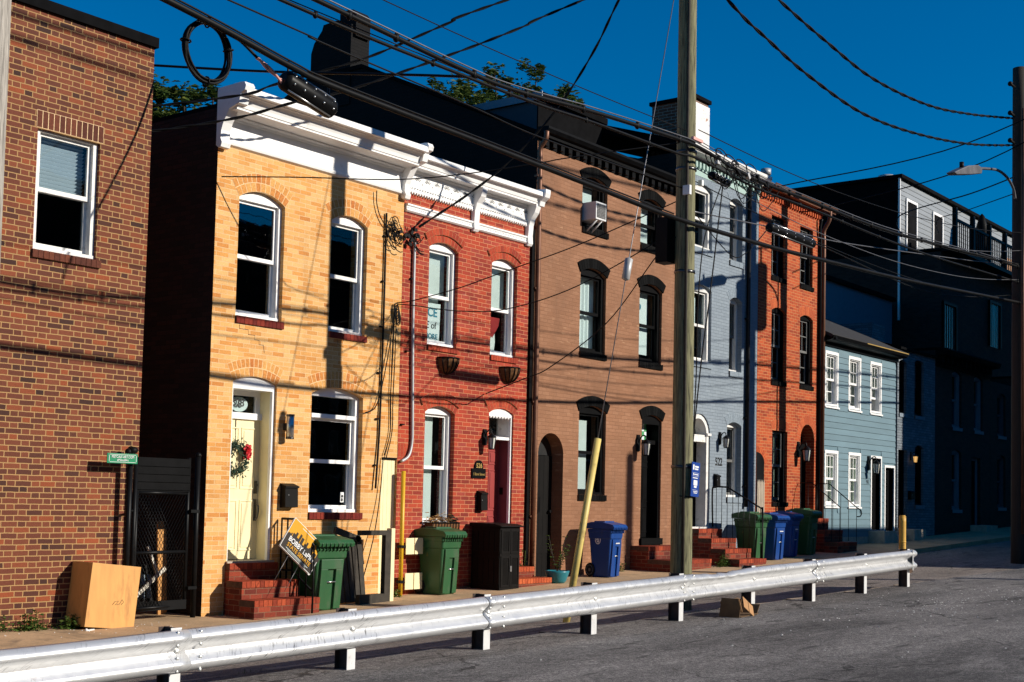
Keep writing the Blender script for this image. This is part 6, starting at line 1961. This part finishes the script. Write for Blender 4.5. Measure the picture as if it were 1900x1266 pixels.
while xx < 0.32:
    w = random.uniform(0.02, 0.05); h_ = random.choice([0.03, 0.05, 0.07, 0.09, 0.11, 0.13])
    sg(xx+w/2, -0.02+h_/2, w, h_, '', 0.001, mb)
    xx += w+random.choice([0, 0, 0.01])
mb.build('skyline', 'sign_black', H)
R4 = Mr.to_4x4() @ Matrix.Rotation(PI/2, 4, 'X')
text('sign_text', 'BOBBY LaPIN', 0.098, sc+Mr @ Vector((0.0, -0.011, -0.055)), 'sign_white', H, rot=R4, bold=0.001, sx=0.98)
text('sign_text', 'STATE SENATE', 0.080, sc+Mr @ Vector((0.0, -0.011, -0.135)), 'sign_amber', H, rot=R4, bold=0.001, sx=0.98)
mb = MB(); sg(0.0, -0.185, 0.5, 0.006, '', 0.001, mb); sg(0.0, -0.203, 0.42, 0.005, '', 0.001, mb); sg(0.05, 0.19, 0.4, 0.008, '', 0.001, mb)
mb.build('small_print', 'paper', H)
mb = MB()
for dx in (-0.12, 0.12):
    p = sc+Mr @ Vector((dx, 0.02, -0.2))
    mb.tube([p, p+Mr @ Vector((0, 0, -0.45))], 0.004, 4)
mb.build('stake', 'cable_grey', H)

# dark wooden frame and cream plank leaning by the alley door
H = thing('broken_screen', 'charred dark wooden frame with one cream side leaning by the cream alley door', 'screen', (14.5, 13.9, -0.06))
MB_ = MB()
y0_, y1_ = 13.72, 13.80
MB_.box(14.14, 14.78, y0_, y1_, 0.93, 1.00); MB_.box(14.14, 14.78, y0_, y1_, -0.07, 0.07)
MB_.box(14.66, 14.78, y0_, y1_, 0.07, 0.93)
MB_.build('frame', 'board_charred', H)
mb = MB(); mb.box(14.785, 14.86, y0_+0.0, y1_+0.02, -0.07, 1.03); mb.build('cream_side', 'cream_paint', H)
H = thing('wooden_pallet', 'broken dark pallet leaning on the yellow wall behind the green bin', 'pallet', (14.1, 13.98, -0.06))
mb = MB()
for i in range(5):
    x = 13.98+i*0.115
    mb.obox((x, 14.0, 0.42), (0.09, 0.03, 0.95), Matrix.Rotation(R(-8), 3, 'X') @ Matrix.Rotation(R(-4+i), 3, 'Y'))
mb.obox((14.18, 14.05, 0.93), (0.52, 0.05, 0.09), Matrix.Rotation(R(16), 3, 'Y'))
mb.obox((14.44, 14.05, 0.70), (0.09, 0.05, 0.45), Matrix.Rotation(R(-14), 3, 'Y'))
mb.obox((14.2, 14.04, 0.2), (0.5, 0.04, 0.09), Matrix.Rotation(R(-2), 3, 'Y'))
mb.build('slats', 'board_charred', H)
# yellow gas pipe with taped plates
H = thing('yellow_pipe', 'bright yellow vertical pipe with four buff plates strapped to it', 'pipe', (15.42, 14.08, 0.0))
mb = MB(); mb.tube([(15.40, 14.08, -0.02), (15.40, 14.08, 1.90)], 0.034, 10); mb.build('pipe', 'yellow_paint', H)
for za in (0.62, 0.08):
    for xa in (15.44, 15.645):
        mb = MB(); mb.box(xa, xa+0.185, 14.02, 14.04, za, za+0.25); mb.build('plate', 'cream_paint', H)
    mb = MB(); mb.box(15.34, 15.46, 14.03, 14.12, za+0.10, za+0.14); mb.build('strap', 'black_plastic', H)
# teal pot with a thin plant
H = thing('plant_pot', 'teal glazed pot with a thin straggly plant beside the red house steps', 'potted plant', (18.86, 13.62, 0.08))
mb = MB()
mb.lathe([(0.0, 0.09), (0.13, 0.09), (0.16, 0.13), (0.21, 0.27), (0.215, 0.30), (0.20, 0.30), (0.19, 0.27), (0.0, 0.27)], (18.86, 13.62, 0), 24); mb.build('pot', 'pot_teal', H)
mb = MB(); mb.lathe([(0.0, 0.285), (0.195, 0.28)], (18.86, 13.62, 0), 16); mb.build('soil', 'soil', H)
mb = MB(); lm = MB()
random.seed(8)
for q in range(6):
    a = random.uniform(0, 6.28)
    tip = Vector((18.86+0.22*math.cos(a), 13.62+0.22*math.sin(a), 0.28+random.uniform(0.3, 0.62)))
    pth = smooth_path([(18.86, 13.62, 0.27), (18.86+0.08*math.cos(a), 13.62+0.08*math.sin(a), 0.45), tip], 5)
    mb.tube(pth, 0.006, 4)
    for p in pth[3:]:
        for w in range(3):
            M = Matrix.Rotation(random.uniform(0, 6.28), 3, 'Z') @ Matrix.Rotation(random.uniform(-1, 1), 3, 'X')
            lm.add([p+M @ Vector(v) for v in ((0, 0, 0), (0.03, -.014, .0), (.065, 0, 0.01), (0.03, .014, .0))], [(0, 1, 2, 3)])
mb.build('stem', 'board_charred', H); lm.build('leaves', 'leaf_weed', H)

# tan cabinet leaning on the brown brick wall
H = thing('cabinet', 'leaning tan plywood cabinet with a black scribble by the brown brick wall', 'cabinet', (9.95, 13.9, -0.15))
Mr = Matrix.Rotation(R(6), 3, 'Y')
cc = Vector((9.97, 13.98, 0.225))
mb = MB(); mb.obox(cc, (0.70, 0.40, 0.76), Mr); mb.build('carcass', 'plywood', H, bevel=0.006)
mb = MB()
mb.obox(cc+Mr @ Vector((0, -0.2005, 0.0)), (0.70, 0.008, 0.76), Mr)
mb.build('front_panel', 'plywood', H, bevel=0.003)
mb = MB()
pts_ = [(0.0, -0.10), (0.03, -0.06), (0.08, -0.05), (0.04, -0.10), (0.10, -0.085), (0.13, -0.03), (0.155, -0.06), (0.125, -0.09)]
mb.tube([cc+Mr @ Vector((u, -0.206, w)) for u, w in pts_], 0.003, 4)
mb.build('scribble', 'board_charred', H)

# alley gate
H = thing('chain_link_gate', 'black chain-link gate closing the dark alley beside the yellow house', 'gate', (10.6, 14.15, -0.15))
mb = MB()
Yg = 14.14
gx0, gx1 = 10.52, 11.40
mb.tube([(gx0, Yg, -0.02), (gx0, Yg, 1.5)], 0.024, 8); mb.tube([(gx1, Yg+0.1, -0.02), (gx1, Yg+0.1, 1.95)], 0.028, 8)
for z in (0.02, 0.72, 1.48):
    mb.tube([(gx0, Yg, z), (gx1, Yg+0.1, z)], 0.022, 8)
mb.box(gx0, gx1, Yg+0.05, Yg+0.07, -0.02, 0.10)
mb.build('frame', 'black_metal', H)
mb = MB()
n = 17
for sgn in (1, -1):
    for i in range(-20, 24):
        # diagonal wires clipped to the frame rectangle
        pts_ = []
        for t in range(0, 41):
            z = 0.04+1.43*t/40
            x = gx0 + i*0.052 + sgn*(z)*0.62
            if gx0 < x < gx1:
                pts_.append((x, Yg+0.1*(x-gx0)/(gx1-gx0)+0.004*sgn, z))
        if len(pts_) > 1:
            mb.tube([pts_[0], pts_[-1]], 0.0035, 4)
mb.build('mesh', 'black_metal', H)
mb = MB(); mb.box(gx0+0.03, gx1, Yg+0.06, Yg+0.07, 1.50, 1.93)
for i in range(4):
    mb.box(gx0+0.03, gx1, Yg+0.045, Yg+0.06, 1.52+i*0.1, 1.53+i*0.1)
mb.build('top_screen', 'black_paint', H)
mb = MB()
for (xx, yy, zt_, rr_) in ((10.34, 14.05, 2.0, 0.036), (gx1+0.12, Yg+0.06, 1.97, 0.036)):
    mb.tube([(xx, yy, -0.2), (xx, yy, zt_)], rr_, 10); mb.ball((xx, yy, zt_+0.015), rr_*1.15, 8)
mb.tube([(10.46, 14.10, -0.2), (10.46, 14.10, 1.9)], 0.03, 10)
for z in (0.25, 1.25):
    mb.box(gx1, gx1+0.14, Yg+0.02, Yg+0.1, z-0.02, z+0.02); mb.tube([(gx1, Yg+0.1, z), (gx1+0.12, Yg+0.06, z)], 0.02, 6); mb.tube([(10.34, 14.05, z), (gx0, Yg, z)], 0.018, 6)
mb.build('post', 'black_metal', H)
H = thing('alley_sign', 'small green street-style sign with white border on the alley gate post', 'sign', (10.15, 13.97, 1.83))
mb = MB(); mb.box(9.93, 10.375, 13.955, 13.967, 1.832, 1.955); mb.build('plate', 'sign_green', H, bevel=0.003)
mb = MB()
for (a, b, c, d_) in ((9.965, 10.345, 1.937, 1.941), (9.965, 10.345, 1.846, 1.850), (9.955, 9.960, 1.856, 1.932), (10.350, 10.355, 1.856, 1.932)):
    mb.box(a, b, 13.951, 13.956, c, d_)
mb.build('border', 'sign_white', H)
text('sign_text', 'METCALF-ART.COM', 0.046, (10.155, 13.952, 1.912), 'sign_white', H, sx=0.80)
text('sign_text', '#MetcalfArt', 0.038, (10.155, 13.952, 1.873), 'sign_white', H, sx=0.9)
mb = MB(); mb.ball((10.32, 13.97, 2.0), 0.06, 10, 0, (1, 0.8, 0.8)); mb.ball((10.26, 13.99, 1.98), 0.045, 8); mb.build('floodlight', 'black_plastic', H)

# boards left in the alley
bds = [('narrow raw plank leaning in the alley, left of the others', 'board_raw', (10.85, 14.75, 0.55), (0.05, 0.03, 0.75), 14),
       ('wide raw board standing upright in the alley at the right', 'board_raw', (11.42, 14.75, 0.42), (0.14, 0.03, 1.15), -3),
       ('splintered raw board leaning behind the alley gate at the right', 'board_raw', (11.52, 14.9, 0.75), (0.10, 0.03, 0.7), -6),
       ('white-edged strip leaning low across the alley, bottom of the pile', 'board_white', (11.1, 14.7, 0.22), (0.05, 0.03, 0.85), 52),
       ('white-edged strip standing at the left of the alley pile', 'board_white', (10.72, 14.7, 0.30), (0.04, 0.03, 0.75), 12),
       ('short white-edged strip crossing the upper part of the alley pile', 'board_white', (11.25, 14.72, 0.58), (0.035, 0.03, 0.42), -24)]
for lab, m, c, s_, an in bds:
    mb = MB()
    Mx = Matrix.Rotation(R(an), 3, 'Y')
    mb.obox(c, s_, Mx)
    tag(mb.build('board', m, None, (c[0], c[1], c[2]-s_[2]/2)), lab, 'board')
H = thing('door_panel', 'dark old door panel with pale panes leaning at the foot of the alley pile', 'door', (11.2, 14.8, -0.1))
mb = MB(); mb.obox((11.2, 14.85, 0.22), (0.36, 0.04, 0.6), Matrix.Rotation(R(-10), 3, 'X')); mb.build('panel', 'black_paint', H)
mb = MB()
for xx in (11.16, 11.26):
    for zz in (0.15, 0.33):
        mb.obox((xx, 14.80, zz), (0.06, 0.02, 0.13), Matrix.Rotation(R(-10), 3, 'X'))
mb.build('pane', 'siding_white_shaded', H)

# crumpled cardboard box under the rail
H = thing('cardboard_box', 'torn open cardboard box lying under the guardrail', 'cardboard box', (15.18, 8.2, 0.12))
zc = lz(15.2)
def pan(name, mat, c, s_, ax, ay, az=0):
    mb = MB()
    mb.obox((c[0], c[1], zc+c[2]), s_, Matrix.Rotation(R(az), 3, 'Z') @ Matrix.Rotation(R(ay), 3, 'Y') @ Matrix.Rotation(R(ax), 3, 'X'))
    mb.build(name, mat, H)
pan('base', 'cardboard_dark', (15.22, 8.16, 0.015), (0.46, 0.30, 0.008), 0, -3)
pan('back', 'cardboard_dark', (15.24, 8.29, 0.10), (0.46, 0.008, 0.19), -12, -4)
pan('side', 'cardboard_dark', (14.97, 8.15, 0.11), (0.008, 0.28, 0.24), 0, 14)
pan('side', 'cardboard_dark', (15.46, 8.16, 0.075), (0.008, 0.28, 0.15), 0, 34)
pan('flap', 'cardboard', (15.19, 8.02, 0.125), (0.30, 0.008, 0.15), -22, 27)
pan('tape_seam', 'cardboard_dark', (15.19, 8.014, 0.125), (0.007, 0.006, 0.15), -22, 27)
pan('torn_flap', 'cardboard', (14.95, 8.0, 0.15), (0.05, 0.008, 0.17), -10, 20, 40)

# ============================================================ WEEDS, TREES, LITTER
def weed(name, label, cx, cy, w, h, n, seed, group=None, cat='weed'):
    random.seed(seed)
    mb = MB()
    for i in range(n):
        x = cx+random.gauss(0, w*0.4); y = cy+random.gauss(0, 0.05)
        z0 = gz(x)-0.012*(14.2-y)
        hh = h*random.uniform(0.2, 1.0)*math.exp(-((x-cx)/w)**2)
        p = Vector((x, y, z0+hh*random.random()))
        M = Matrix.Rotation(random.uniform(0, 6.28), 3, 'Z') @ Matrix.Rotation(random.uniform(-1.1, 1.1), 3, 'X')
        l = random.uniform(0.03, 0.06)
        mb.add([p+M @ Vector(v) for v in ((0, 0, 0), (l*.5, -l*.32, .0), (l, 0, 0.01), (l*.5, l*.32, .0))], [(0, 1, 2, 3)])
    for i in range(n//18):
        x = cx+random.gauss(0, w*0.35)
        mb.tube([(x, cy, gz(x)-0.02), (x+random.uniform(-.03, .03), cy-0.02, gz(x)+h*random.uniform(0.3, 0.9))], 0.004, 4)
    o = mb.build(name, 'leaf_weed', None, (cx, cy, gz(cx)))
    return tag(o, label, cat, group)
weed('weed', 'low green weeds at the foot of the brown wall, left clump', 9.08, 14.08, 0.20, 0.26, 210, 1)
weed('weed', 'low green weeds between the left clump and the tan cabinet', 9.55, 13.98, 0.22, 0.20, 260, 2)
weed('weed', 'dark sprig of weed at the far left foot of the brown wall', 8.72, 14.12, 0.10, 0.24, 70, 3)
weed('weed', 'long-leaved weeds beside the steps of the grey house', 23.95, 13.2, 0.22, 0.30, 220, 4)
weed('weed', 'small weed by the blue bin at the foot of the tan-brown wall', 21.55, 14.1, 0.12, 0.22, 90, 5)
weed('weed', 'tiny weed at the foot of the yellow pipe', 15.3, 14.1, 0.06, 0.14, 60, 6)
weed('weed', 'bare thin vine at the right corner of the red house steps', 18.55, 14.12, 0.14, 0.65, 40, 7)
mb = MB()
random.seed(14)
for i in range(700):
    x = random.uniform(7, 24); y = 8.92+abs(random.gauss(0, 0.06))
    if math.sin(x*1.7)+math.sin(x*0.7+1) < 0.2: continue
    z = lz(x)-0.05
    M = Matrix.Rotation(random.uniform(0, 6.28), 3, 'Z') @ Matrix.Rotation(random.uniform(0.6, 1.4), 3, 'X')
    l = random.uniform(0.015, 0.05)
    mb.add([Vector((x, y, z))+M @ Vector(v) for v in ((-.004, 0, 0), (.004, 0, 0), (0, l, 0))], [(0, 1, 2)])
tag(mb.build('grass', 'leaf_weed'), 'thin grass growing in the crack behind the guardrail', 'grass', kind='stuff')
mb = MB()
random.seed(15)
for i in range(110):
    x = random.choice([random.uniform(8.5, 13), random.gauss(11.0, 0.5)]); y = random.uniform(13.3, 14.0)
    s_ = random.uniform(0.004, 0.011)
    mb.obox((x, y, gz(x)-0.012*(14.2-y)+s_*0.4), (s_*1.6, s_, s_*0.6), Matrix.Rotation(random.uniform(0, 3), 3, 'Z'))
tag(mb.build('debris', 'litter'), 'scattered pale crumbs of debris on the pavement near the alley', 'debris', kind='stuff')
mb = MB()
random.seed(16)
for i in range(240):
    if i < 205:
        x = random.gauss(19.5, 2.6); y = 6.9+random.gauss(0, 0.55)-0.05*(x-19.5)
    else:
        x = random.uniform(8, 24); y = random.uniform(3.0, 8.0)
    s_ = random.uniform(0.004, 0.013)
    mb.obox((x, y, lz(x)+0.012*math.sin(x*0.9)+0.01*math.sin(y*1.3+x*0.4)+s_*0.4), (s_*1.3, s_, s_*0.9), Matrix.Rotation(random.uniform(0, 3), 3, 'Z'))
tag(mb.build('broken_glass', 'litter'), 'scattered white crumbs of broken glass on the parking lot asphalt', 'broken glass', kind='stuff')
mb = MB(); mb.obox((9.62, 13.72, -0.15), (0.14, 0.03, 0.015), Matrix.Rotation(R(20), 3, 'Z')); mb.ball((9.55, 13.69, -0.145), 0.02, 6)
tag(mb.build('plastic_spoon', 'litter', None, (9.6, 13.7, -0.155)), 'white plastic spoon lying on the pavement near the cabinet', 'litter')

def tree(label, x, y, zg, h, cw, ch, seed, n=2600):
    random.seed(seed)
    H = thing('tree', label, 'tree', (x, y, zg))
    mb = MB()
    mb.tube(smooth_path([(x, y, zg), (x+0.1, y, zg+h*0.35), (x-0.1, y+0.1, zg+h*0.75)], 5), [0.28-0.017*i for i in range(11)], 10)
    cl = []
    for q in range(int(40+cw*22)):
        a = random.uniform(0, 6.28); r_ = math.sqrt(random.random())
        top = zg+h-0.22*abs(random.gauss(0, 1))-ch*0.35*r_*r_
        c = Vector((x+cw*r_*math.cos(a), y+cw*0.7*r_*math.sin(a), top-ch*0.55*random.random()))
        cl.append((c, random.uniform(0.18, 0.5)))
        if q % 2 == 0:
            mb.tube(smooth_path([(x, y, zg+h*0.5), ((x+c.x)/2+random.uniform(-.2, .2), (y+c.y)/2, zg+h*0.68), c], 4), [0.08-0.0075*i for i in range(9)], 5)
    mb.build('trunk', 'wood_pole_brown', H)
    lm = MB()
    for i in range(n):
        c, rr_ = random.choice(cl)
        d = Vector((random.gauss(0, 1), random.gauss(0, 1), random.gauss(0, 0.8)))
        p = c+d.normalized()*rr_*(random.random()**0.5)
        M = Matrix.Rotation(random.uniform(0, 6.28), 3, 'Z') @ Matrix.Rotation(random.uniform(-1.2, 1.2), 3, 'X')
        l = random.uniform(0.05, 0.15)
        lm.add([p+M @ Vector(v) for v in ((-l, 0, 0), (0, -l*.38, .02), (l, 0, -0.02), (0, l*.38, .02))], [(0, 1, 2, 3)])
    lm.build('crown', 'leaf_tree', H)
tree('leafy tree behind the alley whose crown shows under the cable coil', 24.35, 30.5, 0.3, 13.35, 1.9, 3.6, 31, 6000)
tree('leafy tree at the left rising just past the brown building edge', 22.0, 31.0, 0.3, 13.05, 1.2, 3.0, 32, 3600)
tree('low leafy tree crown peeping over the black gable slope', 35.6, 30.5, 0.3, 16.1, 2.0, 2.8, 33, 3800)
tree('leafy tree crown behind the dormer of the tan-brown house', 39.5, 30.5, 0.3, 17.6, 3.1, 4.2, 34, 9500)

# ============================================================ ACROSS THE LOT (out of the frame, they cast the shade at the right)
def plain_building(label, x0, x1, y0, y1, h, mat):
    H = thing('brick_building', label, 'building', ((x0+x1)/2, y1, 0))
    k = 0.55*(y1-y0)                      # footprint skewed so the back corner casts no wider shadow
    mb = MB(); mb.prism([(x0, y1), (x1, y1), (x1+k, y0), (x0+k, y0)], -0.5, h, axis='z'); mb.build('wall', mat, H)
    mb = MB(); mb.prism([(x0, y1), (x1, y1), (x1+k, y0), (x0+k, y0)], h, h+0.1, axis='z'); mb.build('roof', 'roof_black', H)
    for i in range(int((x1-x0)/2.2)):
        for z in [q for q in (1.3, 4.3, 7.3, 10.3) if q+2 < h]:
            xa = x0+0.7+i*2.2
            mb = MB(); mb.box(xa, xa+1.0, y1, y1+0.03, z, z+1.6); w_ = mb.build('window', 'white_old', H)
            mb = MB(); mb.box(xa+0.08, xa+0.92, y1+0.031, y1+0.035, z+0.08, z+1.52); mb.build('pane', 'steel_dark', w_)
plain_building('low brick garage across the lot, out of the frame to the right', 31.5, 40.6, -5.0, 3.0, 6.15, 'brick_dark')
plain_building('tall brick building across the lot, out of the frame to the right', 40.7, 85.0, -9.0, 3.0, 17.7, 'brick_brown')

plain_building('long brick warehouse far behind the camera, out of the frame', -30.0, 110.0, -50.0, -38.0, 19.0, 'brick_dark')  # out of view; added, its height set to darken the window reflections
